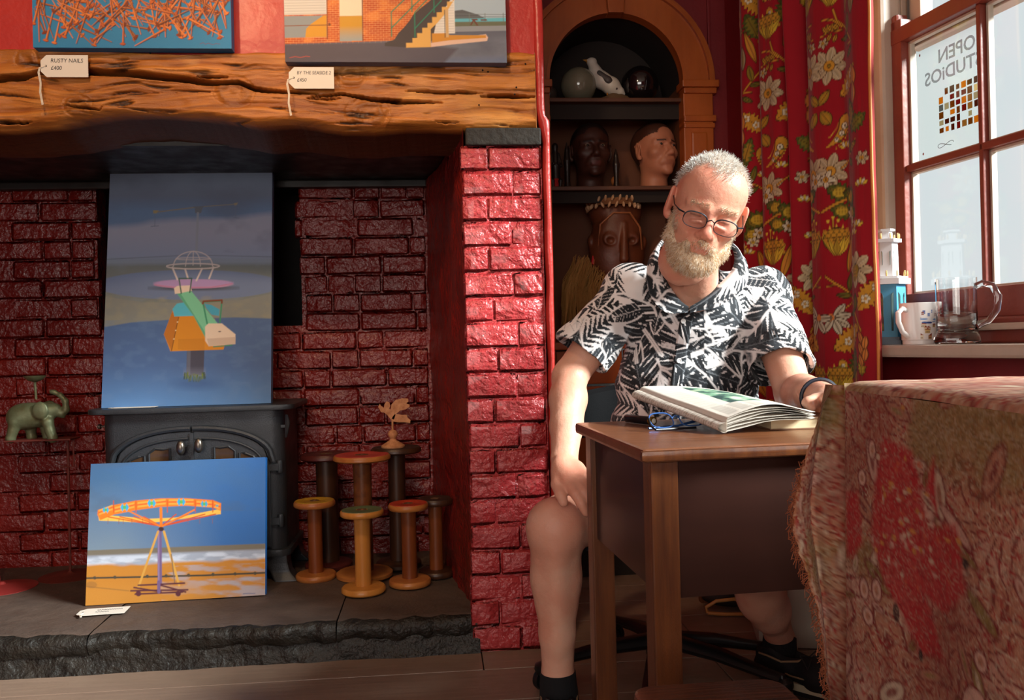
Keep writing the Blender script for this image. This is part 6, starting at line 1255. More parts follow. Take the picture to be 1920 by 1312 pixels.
# ================================================================== SHAWL-COVERED TABLE
tb = thing('side_table', 'tall table hidden beneath the red paisley shawl', 'table', (.80, .85, 0), 0)
TX, TY, TZ = .485, 1.235, .856
M_TW = mat('plain_table_wood', (110, 74, 46), .6); mb = MB(); mb.box(TX + .006 - .80, .36, -.45, TY - .85 - .008, TZ - .03, TZ - .004); mb.build('table_top', M_TW, tb)
for x in (TX + .03 - .8, .29):
    for y in (-.42, TY - .85 - .09): mb = MB(); mb.box(x, x + .05, y, y + .05, 0, TZ - .03); mb.build('leg', M_TW, tb)
def shawl():
    rt = thing('paisley_shawl', 'worn red and gold paisley shawl draped over the near table', 'shawl', (.80, .85, TZ), 0)
    RED, TAN, PK, OLV, DK, MAR, CRM = L(176, 24, 34), L(178, 124, 98), L(206, 166, 148), L(136, 116, 64), L(58, 30, 26), L(116, 22, 26), L(206, 186, 160)
    def colour(px, py, sc):
        p = Paint(px, py, TAN, sc); u, v = px, py
        n1 = n2(u, v, .02, .02); n3 = n2(u, v, .008, .008, z=4); wx = n2(u, v, .012, .012, z=7) * 60
        p.fill(np.clip((n1 - .5) * 4, 0, .6), PK); k1 = np.abs(((n2(u, v, .011, .011, z=7, o=3) * 13) % 1) - .5); k2 = np.abs(((n2(u, v, .026, .026, z=12, o=2) * 7) % 1) - .5); k3 = np.abs(((n2(u, v, .05, .05, z=15, o=2) * 5) % 1) - .5)
        p.fill(np.clip((.16 - k1) * 9, 0, .85), MAR); p.fill(np.clip((.13 - k2) * 9, 0, .7), RED * .8); p.fill(np.clip((.10 - k3) * 9, 0, .65), CRM); p.fill(np.clip((n3 - .56) * 5, 0, .7), OLV); p.fill(np.clip((.42 - n3) * 4, 0, .55), L(140, 56, 44))
        rr = random.Random(9)
        for i in range(150):
            x, y = rr.uniform(1380, 2300), rr.uniform(560, 1500); a = rr.uniform(0, PI); ln = rr.uniform(14, 40); w_ = ln * rr.uniform(.25, .5); c = rr.choice([MAR, CRM, OLV, PK, L(150, 84, 60), MAR])
            p.ell(x, y, ln, w_, MAR, a, alpha=.75); p.ell(x, y, ln * .82, w_ * .72, rr.choice([PK, TAN, CRM, OLV]), a, alpha=.8); p.ell(x, y, ln * .4, w_ * .3, c, a, alpha=.8)
        def blob(pts, c, al=.92): 
            p.poly(pts, c, soft=10, alpha=al)
        blob([(1660, 790), (1720, 800), (1750, 900), (1800, 880), (1815, 960), (1770, 1010), (1740, 1000), (1765, 1070), (1720, 1090), (1690, 1050), (1660, 1020), (1630, 960), (1640, 870)], RED, .85); blob([(1568, 900), (1600, 890), (1610, 970), (1585, 1005), (1568, 1010)], RED); blob([(1565, 1250), (1580, 1245), (1585, 1290), (1568, 1300)], RED); blob([(1745, 850), (1762, 800), (1765, 880)], RED)
        for i in range(70):
            x, y = rr.gauss(1705, 36), rr.gauss(930, 56); p.ell(x, y, rr.uniform(2, 6), rr.uniform(2, 5), rr.choice([CRM, L(196, 90, 60), PK, L(206, 150, 70)]), alpha=.75)
        for (x, y, a, b) in ((1830, 1110, 24, 36), (1612, 1045, 9, 16), (1640, 1035, 9, 16), (1620, 1085, 11, 13), (1876, 1145, 13, 22), (1838, 1035, 9, 12), (1635, 815, 7, 14), (1610, 865, 8, 12), (1885, 1110, 9, 14)): p.ell(x, y, a + 3, b + 3, MAR); p.ell(x, y, a, b, PK); p.ell(x, y, a * .5, b * .5, TAN)
        p.ell(1678, 1052, 6, 14, DK, alpha=.9); p.ell(1815, 925, 6, 6, DK); p.ell(1722, 1092, 4, 9, DK); p.ell(1797, 1256, 12, 9, L(196, 184, 140)); p.ell(1785, 1244, 5, 9, DK)
        p.fill(np.clip(n2(u, v, .25, .25, z=2) - .45, 0, .4), DK); thr = n2(u, v, .35, .35, z=5); p.fill(np.clip((thr - .55) * 2, 0, .4), CRM * .8)
        return p.c
    M_SH = mat('shawl_cloth', None, .9, attr=True, sheen=.05, bump=.0004, bscale=420, bstretch=(1, 1, .5), spec=.15)
    # side hanging towards the room, with slow waves
    ny, nz = 280, 290; y = np.linspace(TY, .40, ny); z = np.linspace(TZ - .012, .10, nz); YY, ZZ = np.meshgrid(y, z); drop = (TZ - ZZ) / TZ
    XX = TX - .004 - .012 * drop - (np.sin((TY - YY) * 17 + 1.2) * .010 + (n2(YY, ZZ, 5, 2) - .5) * .03) * np.clip(drop * 1.4, 0, 1)
    def pic(x_, y_, z_): a = x_ / y_ * FOC; b = (z_ - CAM_H) / y_ * FOC; return 960 + a, 640 - b
    # weave coordinates: unrolled side, scaled so that its motifs keep their size
    ux = 1565 + (TY - YY) * 770; uy = 712 + (TZ - ZZ) * 1180
    np_mesh('side_drop', np.stack([XX, YY, ZZ], -1).reshape(-1, 3), grid_faces(ny, nz), M_SH, rt, cols=colour(ux.ravel(), uy.ravel(), 2.2), world=True)
    # top with rounded edge
    nx = 120; x = np.concatenate([np.linspace(TX - .004, TX + .02, 16), np.linspace(TX + .025, 1.17, nx - 16)]); y2 = np.linspace(TY, .40, 140); Xg, Yg = np.meshgrid(x, y2)
    e = np.clip((TX + .02 - Xg) / .024, 0, 1); Zg = TZ + .002 - .014 * (1 - np.sqrt(np.clip(1 - e ** 2, 0, 1))) + (n2(Xg, Yg, 7, 7) - .5) * .007
    np_mesh('top_cover', np.stack([Xg, Yg, Zg], -1).reshape(-1, 3), grid_faces(nx, 140), M_SH, rt, cols=colour((1565 + (TY - Yg) * 770 + 300).ravel(), (712 - (Xg - TX) * 900).ravel() + 500, 4.), world=True)
    # hanging corner: the spare cloth falls in a pointed fold beyond the table's far edge
    py_ = np.array([712, 740, 770, 830, 905, 950, 1000, 1070, 1130, 1200, 1260, 1340, 1420]); ox = np.array([1557, 1541, 1528, 1506, 1481, 1482, 1498, 1519, 1527, 1534, 1548, 1560, 1568])
    nr = 240; ys_ = np.linspace(712, 1420, nr); o_ = np.interp(ys_, py_, ox); prof = []
    for k, yy in enumerate(ys_):
        zc = TZ - .006 - (yy - 712) / 1180. * 1.08; w_ = (1568 - o_[k]) / FOC * TY       # how far the fold stands out
        w_ = max(w_, .003); jag = (n2(np.array([yy * .06]), np.array([2.]), 1, 1)[0] - .5) * .010
        out = Vector((TX - .006 - w_ * 1.02 + jag, TY + .012 + w_ * .35, zc)); val = Vector((TX - .010 - w_ * .28, TY + .055 + w_ * .45, zc)); inn = Vector((TX + .012, TY - .006, zc))
        row = []
        for t in np.linspace(0, 1, 26):
            if t < .55: a = t / .55; q = out.lerp(val, a); q = q + Vector((0, -.012 * math.sin(PI * a) * min(1, w_ / .04), 0))
            else: a = (t - .55) / .45; q = val.lerp(inn, a)
            row.append(q)
        prof.append(row)
    G = np.array([[tuple(q) for q in r] for r in prof]).reshape(-1, 3); uu = np.tile(np.linspace(1440, 1565, 26), nr); vv = np.repeat(ys_, 26); C = colour(uu, vv, 3.0); ed = np.tile(np.linspace(0, 1, 26), nr) < .06; C[ed] = C[ed] * .6 + L(176, 104, 60) * .4
    np_mesh('corner_fold', G, grid_faces(26, nr), M_SH, rt, cols=C, world=True)
    G2 = G.copy(); mb = MB(); rr = random.Random(6)
    for k in range(40, nr, 1):
        q = Vector(prof[k][0])
        for _ in range(2): mb.tube([q, q + Vector((rr.uniform(-.009, .002), rr.uniform(-.004, .004), rr.uniform(-.008, .004))), q + Vector((rr.uniform(-.011, .002), rr.uniform(-.005, .005), rr.uniform(-.016, .0)))], .0006, 3)
    tag(mb.build('frayed_fringe', mat('shawl_thread', (140, 74, 44), .8), rt, world=True), kind='stuff')
    # far side of the cloth hanging behind
    nyb = 40; xb = np.linspace(TX - .004, 1.17, 60); zb = np.linspace(TZ - .002, .25, nyb); Xb, Zb = np.meshgrid(xb, zb); Yb = TY + .004 + .01 * np.sin(Xb * 30) * (TZ - Zb)
    np_mesh('far_drop', np.stack([Xb, Yb, Zb], -1).reshape(-1, 3), grid_faces(60, nyb), M_SH, rt, cols=colour((1565 + Xb * 600).ravel(), (712 + (TZ - Zb) * 1180).ravel(), 6.), world=True)
shawl()

# low chair seat in the foreground, tucked towards the shawl-covered table
q = PZ(1340, 1276, .45); stl = thing('wooden_stool', 'brown wooden stool seat at the very bottom by the table', 'stool', (q.x, q.y - .15, 0), R(6))
M_ST = mat('stool_wood', (112, 60, 28), .4, var=(60, 30, 14), vscale=(4, 60, 60), vamt=1.0, bump=.001, bscale=60, bstretch=(.2, 3, 3), coat=.15)
mb = MB(); slab_poly(mb, rrect(.105, -.15, .15, .03), .425, .45); mb.build('seat', M_ST, stl, True, bevel=.006)
for x in (-.08, .08):
    for y in (-.11, .11): mb = MB(); mb.tube([(x, y, .426), (x * 1.12, y * 1.12, 0)], [.016, .012], 10); mb.build('leg', M_ST, stl, True)
mb = MB(); mb.tube([(-.084, -.118, .2), (-.084, .118, .2)], .008, 8); mb.tube([(.084, -.118, .2), (.084, .118, .2)], .008, 8); mb.build('stretcher', M_ST, stl, True)

# ================================================================== OFFICE CHAIR
cc = Vector((.40, 2.36, 0)); ch_ = thing('office_chair', 'black swivel office chair that the man sits on', 'chair', (cc.x, cc.y, 0), 0)
M_CHB = mat('chair_black', (20, 20, 22), .35, spec=.5); M_CHF = mat('chair_vinyl', (13, 13, 15), .75, spec=.08, bump=.0006, bscale=200)
mb = MB(); mb.lathe([(.05, .06), (.05, .11), (.028, .13), (.028, .30), (.02, .31), (.02, .42)], 20); mb.build('gas_column', M_CHB, ch_, True)
wheels = [PZ(992, 1298, 0), PZ(1171, 1218, 0), PZ(1430, 1262, 0), Vector((.70, 2.08, 0)), Vector((.30, 2.02, 0))]
for wv in wheels:
    v = wv - cc; v.z = 0; v = v.normalized() * min(max(v.length, .28), .345); e = v.normalized()
    mb = MB(); mb.tube([(e.x * .03, e.y * .03, .10), (v.x * .5, v.y * .5, .095), (v.x * .88, v.y * .88, .078), (v.x, v.y, .074)], [.034, .028, .021, .020], 12, flat=.62); arm = mb.build('base_arm', M_CHB, ch_, True)
    cs_ = T(v.x, v.y, .028, math.atan2(v.y, v.x) + .5); mb = MB()
    for yy in (-.013, .013): mb.lathe([(.010, -.009), (.026, -.008), (.028, 0), (.026, .008), (.010, .009)], 20, cs_ @ T(0, yy, 0, 0, R(90)))
    ca = mb.build('caster', M_CHB, ch_, True); mb = MB(); mb.lathe([(.006, .0), (.022, .010), (.028, .022), (.026, .034), (.010, .042), (.008, .05)], 16, cs_ @ T(0, 0, .008)); mb.build('hood', M_CHB, ca, True)
mb = MB(); slab_poly(mb, rrect(.24, -.20, .23, .09), .42, .475); mb.build('seat', M_CHF, ch_, True, bevel=.015)
# low wrap-round back that carries the armrests
rows = []; na = 60
for k, a in enumerate(np.linspace(R(-22), R(202), na)):
    side = abs(math.cos(a)); r1 = .262; cx, cy = r1 * math.cos(a), .02 + .25 * math.sin(a); hgt_ = .115 if side < .8 else .115 - (side - .8) / .2 * .055; zc = .735 - .035 * side
    nx_, ny_ = math.cos(a), math.sin(a)
    rows.append([(cx + nx_ * o, cy + ny_ * o, zc + z) for o, z in ((-.018, -hgt_ / 2), (-.022, 0), (-.018, hgt_ / 2), (0, hgt_ / 2 + .012), (.02, hgt_ / 2), (.024, 0), (.02, -hgt_ / 2), (0, -hgt_ / 2 - .012))])
vs = [p for r in rows for p in r]; fs = [(8 * j + i, 8 * j + (i + 1) % 8, 8 * j + 8 + (i + 1) % 8, 8 * j + 8 + i) for j in range(na - 1) for i in range(8)] + [tuple(range(8)), tuple(range(8 * na - 8, 8 * na))[::-1]]
mb = MB(); mb.add(vs, fs); mb.build('back_rest', M_CHF, ch_, True)
for s in (-1, 1): mb = MB(); mb.tube([(s * .225, .05, .44), (s * .265, .06, .46), (s * .268, .06, .68)], .016, 10); mb.build('arm_post', M_CHB, ch_, True)

# pale box, footstool and bag beyond the desk
q = PZ(1518, 1262, 0); hb = thing('storage_box', 'pale grey plastic box standing on floor behind the shoe', 'box', (q.x + .06, 2.62, 0), R(-10))
M_GREY = mat('pale_grey_plastic', (196, 190, 176), .45, var=(182, 176, 162)); mb = MB(); mb.box(-.13, .16, -.10, .12, 0, .36, bev=.02); mb.build('body', M_GREY, hb, True); mb = MB(); mb.box(-.135, .165, -.105, .125, .345, .372, bev=.01); mb.build('lid', M_GREY, hb, True)
q = PZ(1322, 1150, 0); fs_ = thing('footstool', 'low wooden footstool with tapered legs behind the desk', 'footstool', (q.x + .14, q.y + .20, 0), AY)
M_FW = mat('footstool_wood', (118, 66, 28), .5, var=(90, 48, 20), vscale=(20, 20, 4))
for x in (-.12, .12):
    for y in (-.06, .10):
        mb = MB(); w0, w1 = .026, .014; mb.add([(x - w1, y - w1, 0), (x + w1, y - w1, 0), (x + w1, y + w1, 0), (x - w1, y + w1, 0), (x - w0, y - w0, .16), (x + w0, y - w0, .16), (x + w0, y + w0, .16), (x - w0, y + w0, .16)], [(0, 3, 2, 1), (4, 5, 6, 7), (0, 1, 5, 4), (1, 2, 6, 5), (2, 3, 7, 6), (3, 0, 4, 7)]); mb.build('leg', M_FW, fs_)
mb = MB(); mb.box(-.17, .17, -.11, .15, .16, .21, bev=.012); mb.build('cushion', M_CHF, fs_, True)
q = PZ(1352, 1158, 0); bg_ = thing('tote_bag', 'dark bag with tan handles lying on the floor behind desk', 'bag', (q.x + .02, q.y + .04, 0), 0)
F = Field((-.09, .0, -.002), (.19, .14, .09), .005); F.ell((.05, .07, .04), (.11, .055, .035), .01); F.half((0, 0, .001), (0, 0, -1)); V, Q = F.mesh(2); np_mesh('bag_body', V, Q, mat('bag_dark', (40, 26, 20), .7), bg_)
M_TAN = mat('tan_strap', (196, 132, 70), .55)
mb = MB(); mb.tube([(-.06, -.02, .012), (-.065, -.02, .03), (-.03, -.02, .05), (.03, -.02, .055), (.08, -.02, .04), (.10, -.02, .02)], .006, 8); mb.tube([(-.06, -.025, .012), (0, -.03, .008), (.06, -.03, .008), (.10, -.02, .012)], .006, 8); mb.build('handle', M_TAN, bg_, True)
mb = MB(); mb.tube([(.0, .02, .085), (.05, .01, .08), (.10, .0, .06), (.13, .01, .03)], .006, 8); mb.build('handle', M_TAN, bg_, True)
# ================================================================== THE MAN READING
def vnormals(V, Q):
    a, b, c, d = (V[Q[:, i]] for i in range(4)); n = np.cross(c - a, d - b); N = np.zeros_like(V)
    for i in range(4): np.add.at(N, Q[:, i], n)
    return N / (np.linalg.norm(N, axis=1, keepdims=True) + 1e-12)
def proj(P):
    P = np.asarray(P); x = P[:, 0] / P[:, 1] * FOC; z = (P[:, 2] - CAM_H) / P[:, 1] * FOC
    return 960 + x * _c - z * _s, 648 - (x * _s + z * _c)
man = thing('person', 'man in black and white leaf print shirt and glasses reading at the desk', 'person', (.45, 2.2, 0), 0)
M_SKIN = mat('skin', None, .45, attr=True, sss=.12, bump=.0012, bscale=90, fine=.0004, fscale=500, spec=.4)
HO = np.array(PD(1325, 392, 1.97)); HK = 1.04
HA = euler_A(np.array([[1., 0, 0], [0, 0, -1.], [0, 1., 0]]), R(0), R(21), R(18))
D_ = lambda x, y, d: np.array(PD(x, y, d))
NECK = D_(1300, 560, 2.20); SHR, SHL = D_(1182, 548, 2.23), D_(1430, 556, 2.25)
ELR, WRR = D_(1068, 706, 2.19), D_(1058, 862, 2.02); ELL, WRL = D_(1489, 738, 2.02), D_(1552, 748, 1.75)
HIPR, HIPL = np.array((.39, 2.36, .54)), np.array((.57, 2.36, .54)); KNR, ANR = D_(1042, 990, 2.00), D_(1046, 1262, 2.06); KNL, ANL = D_(1398, 985, 2.0), D_(1462, 1196, 2.29)

# ---- body (arms, legs, trunk, neck, hands): one surface
B = Field((-.02, 1.50, .02), (.98, 2.58, 1.17), .0042)
B.ell(D_(1298, 640, 2.28), (.15, .10, .17), .03); B.ell(D_(1290, 760, 2.27), (.16, .115, .15), .04); B.ell((.48, 2.36, .56), (.17, .12, .10), .04)
B.cap(NECK + np.array((0, .03, -.02)), SHR, .052, .055, .04); B.cap(NECK + np.array((0, .03, -.02)), SHL, .052, .055, .04); B.ell(NECK + np.array((0, -.012, -.055)), (.10, .062, .075), .03)
Hh = HeadFrame(B, HO, HA, HK); npos = Hh.P(0, -.075, -.028); B.cap(npos, NECK + np.array((0, .01, -.01)), .056, .066, .02)
def along(a, b, t): return a + (b - a) * t
for (S_, E_, W_) in ((SHR, ELR, WRR), (SHL, ELL, WRL)):
    B.cap(S_, along(S_, E_, .5), .056, .050, .02); B.cap(along(S_, E_, .5), E_, .050, .043, .015); B.cap(E_, along(E_, W_, .28), .043, .046, .015); B.cap(along(E_, W_, .28), along(E_, W_, .62), .046, .040, .015); B.cap(along(E_, W_, .62), W_, .040, .031, .012, flat=((0, 1, 0), .82) if W_ is WRR else None)
for (Hp, K_, A_) in ((HIPR, KNR, ANR), (HIPL, KNL, ANL)):
    B.cap(Hp, along(Hp, K_, .6), .092, .080, .03); B.cap(along(Hp, K_, .6), K_ + np.array((0, .012, .0)), .080, .068, .03); B.ell(K_ + np.array((0, -.018, .008)), (.058, .05, .062), .02)
    dn = (A_ - K_); back = np.array((.0, .035, 0)); B.cap(K_, along(K_, A_, .35) + back * .45, .062, .058, .02); B.cap(along(K_, A_, .22) + back * .9, along(K_, A_, .5) + back * .6, .052, .048, .02); B.cap(along(K_, A_, .35) + back * .3, along(K_, A_, .72), .056, .042, .02); B.cap(along(K_, A_, .72), A_, .042, .038, .015); B.cap(A_, A_ + dn / np.linalg.norm(dn) * .04, .038, .04, .01)
    B.cap(along(K_, A_, .1) + np.array((0, -.045, 0)), along(K_, A_, .8) + np.array((0, -.022, 0)), .018, .014, .025)
B.ell(D_(1422, 1105, 2.17), (.060, .055, .085), .03); B.ell(D_(1440, 1140, 2.21), (.050, .05, .06), .03)
def finger(pts, rs): B.chain([D_(*p) for p in pts], rs, .004)
# right hand spread over the knee
B.chain([WRR, D_(1066, 885, 1.985), D_(1076, 905, 1.955)], [.031, .036, .034], .012, flat=((.35, -.8, .45), .55)); B.cap(D_(1052, 872, 1.99), D_(1062, 900, 1.96), .022, .019, .012); B.cap(D_(1082, 880, 1.99), D_(1098, 898, 1.965), .020, .016, .012)
finger([(1047, 884, 1.985), (1045, 908, 1.955), (1051, 926, 1.935), (1057, 942, 1.922)], [.0185, .0150, .0135, .0108])
finger([(1066, 906, 1.945), (1080, 926, 1.922), (1090, 944, 1.912), (1099, 962, 1.912)], [.0145, .0130, .0115, .0092])
finger([(1078, 903, 1.945), (1096, 922, 1.925), (1108, 940, 1.918), (1116, 958, 1.925)], [.0130, .0120, .0105, .0085])
finger([(1089, 898, 1.950), (1109, 914, 1.935), (1122, 930, 1.932), (1130, 946, 1.940)], [.0125, .0112, .0100, .0080])
finger([(1097, 892, 1.965), (1116, 904, 1.955), (1128, 918, 1.955), (1135, 930, 1.962)], [.0110, .0098, .0088, .0072])
# left hand on the paper, mostly behind the shawl
hl = D_(1568, 752, 1.68); B.chain([WRL, along(WRL, hl, .6), hl], [.031, .034, .034], .012, flat=((0, 0, 1), .6))
for i, (dx, dz) in enumerate(((-.036, .004), (-.014, .010), (.006, .010), (.024, .006))): B.chain([hl + np.array((dx * .6, -.01, .004)), hl + np.array((dx, -.045, .010)), hl + np.array((dx, -.072, .0)), hl + np.array((dx, -.088, -.014))], [.0125, .0115, .0100, .0080], .004)
B.chain([hl + np.array((-.03, .03, 0)), hl + np.array((-.055, -.0, -.002)), hl + np.array((-.06, -.03, -.010))], [.015, .012, .009], .006)
V1, Q1 = B.mesh(1)
# ---- head, on a finer grid, running into the neck
F = Field(HO - np.array((.14, .17, .17)), HO + np.array((.14, .17, .15)), .0023); Hh = HeadFrame(F, HO, HA, HK); head_sdf(Hh, mouth=0)
for b_ in (.045, .056, .067): Hh.cap((-.040, b_ - .004, .073 - (b_ - .04) * .35), (.040, b_ - .004, .073 - (b_ - .04) * .35), .0016, .0016, .004, 's')      # forehead creases
for s in (-1, 1): Hh.cap((s * .018, -.016, .089), (s * .036, -.020, .083), .0035, .003, .006); Hh.cap((s * .020, -.024, .090), (s * .036, -.045, .078), .002, .002, .005, 's')
Hh.cap((0, -.075, -.028), (0, -.135, -.045), .056, .060, .02)
V2, Q2 = F.mesh(1)
loc = (V2 - HO) @ HA / HK; a, b, c = loc.T
def sm(x, lo, hi): return np.clip((x - lo) / (hi - lo), 0, 1) ** 2 * (3 - 2 * np.clip((x - lo) / (hi - lo), 0, 1))
SK, RD, PA, LIP, SCALP = L(222, 160, 134), L(212, 124, 104), L(228, 180, 154), L(190, 96, 88), L(216, 196, 180)
C2 = np.tile(SK, (len(V2), 1)); nz = fbm(V2 * 30)
def mixc(C, k, col): return C * (1 - k[:, None]) + np.asarray(col) * k[:, None]
C2 = mixc(C2, np.exp(-((a / .028) ** 2 + ((b + .03) / .03) ** 2)) * (c > .05) * .7, RD); C2 = mixc(C2, (np.exp(-(((np.abs(a) - .045) / .022) ** 2 + ((b + .02) / .022) ** 2))) * (c > .02) * .55, RD); C2 = mixc(C2, np.exp(-((a / .06) ** 2 + ((b - .065) / .025) ** 2)) * (c > .03) * .45, RD); C2 = mixc(C2, sm(np.abs(a), .072, .082) * .45, RD); C2 = mixc(C2, np.clip((nz - .55) * 3, 0, .35), RD)
lip = np.exp(-((a / .022) ** 4 + ((b + .073) / .007) ** 4)) * (c > .072); C2 = mixc(C2, lip * .5, LIP)
hline = .072 + .022 * np.cos(np.clip(a / .05, -2, 2) * 1.6) * -1 * (np.abs(a) < .05)        # receding at the temples
scalp_m = sm(b - (.083 + .026 * np.exp(-((np.abs(a) - .044) / .020) ** 2) * (c > .0) - .62 * np.clip(.050 - c, 0, .2)) + (n2(a * 90, c * 90, 1, 1) - .5) * .034, -.012, .016) * sm(b, -.03, -.005)
C2 = mixc(C2, scalp_m * .9, SCALP); C2 = mixc(C2, np.clip(1.2 - np.abs(b + .0055) / .0022, 0, 1) * (np.abs(np.abs(a) - .031) < .013) * (c > .06) * .7, L(120, 70, 56))
C1 = np.tile(L(218, 164, 140), (len(V1), 1)); n1 = fbm(V1 * 16); C1 = mixc(C1, np.clip((n1 - .45) * 2.2, 0, .5), L(208, 136, 112)); C1 = mixc(C1, np.clip((.42 - n1) * 3, 0, .5), L(226, 184, 162))
hand = np.exp(-(np.linalg.norm(V1 - D_(1085, 920, 1.95), axis=1) / .09) ** 4); C1 = mixc(C1, hand * .45, L(206, 124, 100)); kn = np.exp(-(np.linalg.norm(V1 - (KNR + np.array((-.02, -.05, .0))), axis=1) / .05) ** 2); C1 = mixc(C1, kn * .4, L(206, 132, 110)); C1 = mixc(C1, ((V1[:, 2] < .42) * .06), L(186, 128, 108))
np_mesh('body', np.concatenate([V1, V2]), np.concatenate([Q1, Q2 + len(V1)]), M_SKIN, man, cols=np.concatenate([C1, C2]), world=True)

# ---- beard, hair and brows
N2 = vnormals(V2, Q2)
if ((V2 - HO) * N2).sum() < 0: N2 = -N2
def strands(name, V, N, w, n, ln, rad, comb, cols_, m, seed, curl=.15):
    rg = np.random.RandomState(seed); idx = rg.choice(len(V), n, p=w / w.sum()); P0 = V[idx] + rg.normal(0, .0012, (n, 3)); cb = comb[idx] if comb.ndim == 2 else np.tile(comb, (n, 1))
    d = N[idx] * rg.uniform(.35, .9, (n, 1)) + cb + rg.normal(0, .28, (n, 3)); d /= np.linalg.norm(d, axis=1, keepdims=True); l = ln * rg.uniform(.5, 1.25, (n, 1)); bend = rg.normal(0, curl, (n, 3)) + cb * .35
    P0 = P0 - N[idx] * .0015; P1 = P0 + d * l * .5; P2 = P0 + (d + bend) / np.linalg.norm(d + bend, axis=1, keepdims=True) * l
    t = np.cross(d, rg.normal(0, 1, (n, 3))); t /= np.linalg.norm(t, axis=1, keepdims=True) + 1e-9; s2 = np.cross(d, t)
    rows = []
    for P, r in ((P0, rad), (P1, rad * .85), (P2, rad * .3)):
        for k in range(3): an = 2 * PI * k / 3; rows.append(P + (t * math.cos(an) + s2 * math.sin(an)) * r)
    VV = np.stack(rows, 1).reshape(-1, 3); base = np.arange(n)[:, None] * 9; f = []
    for j in (0, 3):
        for k in range(3): f.append(np.stack([base[:, 0] + j + k, base[:, 0] + j + (k + 1) % 3, base[:, 0] + j + 3 + (k + 1) % 3, base[:, 0] + j + 3 + k], -1))
    CC = np.repeat(np.array(cols_)[rg.randint(0, len(cols_), n)], 9, axis=0)
    return tag(np_mesh(name, VV, np.concatenate(f), m, man, cols=CC, world=True), kind='stuff')
M_HAIR = mat('grey_hair', None, .5, attr=True, spec=.35)
fwd = HA @ np.array((0, .1, .9)); dwn = HA @ np.array((0, -.9, .35))
hw = scalp_m ** 1.5 * (np.abs(a) < .083); strands('hair', V2, N2, hw + 1e-9, 8200, .015, .00044, fwd * .75, [L(240, 238, 234), L(226, 222, 216), L(248, 246, 244), L(196, 190, 184), L(214, 200, 184)], M_HAIR, 1)
G = Field(HO - np.array((.13, .17, .19)), HO + np.array((.13, .14, .04)), .0032); Hb = HeadFrame(G, HO, HA, HK)
Hb.ell((0, -.096, .050), (.044, .030, .043), .02); Hb.ell((0, -.110, .060), (.031, .024, .028), .02); Hb.ell((0, -.110, .026), (.046, .020, .050), .02)
for s in (-1, 1): Hb.cap((s * .064, -.035, .006), (s * .053, -.075, .026), .008, .014, .015); Hb.cap((s * .053, -.075, .026), (s * .028, -.102, .054), .016, .020, .02); Hb.cap((s * .004, -.056, .090), (s * .026, -.068, .080), .0070, .0065, .008); Hb.cap((s * .026, -.068, .080), (s * .032, -.090, .068), .0075, .011, .01)
Hb.ell((0, -.075, .098), (.022, .0085, .026), .004, 's')
V3, Q3 = G.mesh(1); N3 = vnormals(V3, Q3); N3 = N3 if ((V3 - V3.mean(0)) * N3).sum() > 0 else -N3; V3 = V3 + N3 * ((fbm(V3 * 160) - .5) * .007)[:, None]
l3 = (V3 - HO) @ HA / HK; C3 = np.tile(L(222, 196, 164), (len(V3), 1)); C3 = mixc(C3, np.clip((fbm(V3 * 60) - .4) * 2, 0, .8), L(226, 206, 178)); C3 = mixc(C3, np.clip((-.06 - l3[:, 1]) * 0, 0, 1), L(180, 130, 90))
np_mesh('beard', V3, Q3, M_HAIR, man, cols=C3, world=True)
strands('beard_hair', V3, N3, np.ones(len(V3)) * (l3[:, 2] > -.01) + 1e-9, 10500, .011, .00043, dwn * .7, [L(238, 216, 190), L(222, 186, 146), L(244, 234, 220), L(200, 156, 114)], M_HAIR, 2, .3)
bw = np.exp(-((b - (.018 + .003 * (np.abs(a) < .03))) / .004) ** 2) * (np.abs(np.abs(a) - .030) < .020) * (c > .055); strands('eyebrow', V2, N2, bw + 1e-9, 380, .008, .0004, (HA @ np.array((.0, .2, .2))), [L(206, 190, 166), L(186, 160, 130)], M_HAIR, 3)
sb_ = sm(-b, .0, .02) * (np.abs(a) > .058) * (b > -.06) * (c > .0) * (np.abs(a) < .076); strands('sideburn', V2, N2, sb_ + 1e-9, 900, .008, .0004, dwn * .6, [L(214, 200, 180), L(196, 172, 144)], M_HAIR, 4)

# ---- shirt
S = Field((.06, 1.92, .60), (.90, 2.52, 1.20), .0028)
S.ell(D_(1298, 610, 2.27), (.185, .125, .15), .03); S.ell(D_(1290, 715, 2.25), (.186, .135, .14), .05); S.ell(D_(1282, 800, 2.28), (.200, .145, .12), .05)
S.cap(NECK + np.array((0, .03, -.02)), SHR + np.array((.0, 0, .0)), .068, .068, .04); S.cap(NECK + np.array((0, .03, -.02)), SHL, .068, .068, .04); S.ell(NECK + np.array((0, .0, -.06)), (.12, .075, .075), .04); S.cap(NECK + np.array((0, .04, -.04)), NECK + np.array((0, .03, .03)), .078, .070, .03)
SER, SEL = D_(1090, 664, 2.20), D_(1464, 690, 2.09)
S.cap(SHR, SER, .066, .078, .025); S.cap(SHL, SEL, .064, .078, .025); S.cap(SHR + (D_(1298, 640, 2.28) - SHR) * .35, SHR, .075, .066, .03); S.cap(SHL + (D_(1298, 640, 2.28) - SHL) * .35, SHL, .075, .066, .03)
def custom(Fd, lo, hi, fn, op='s', k=0.0):
    r = Fd.block(lo, hi)
    if r is None: return
    sl, P = r; Fd.put(sl, fn(P).astype(np.float32), k, op)
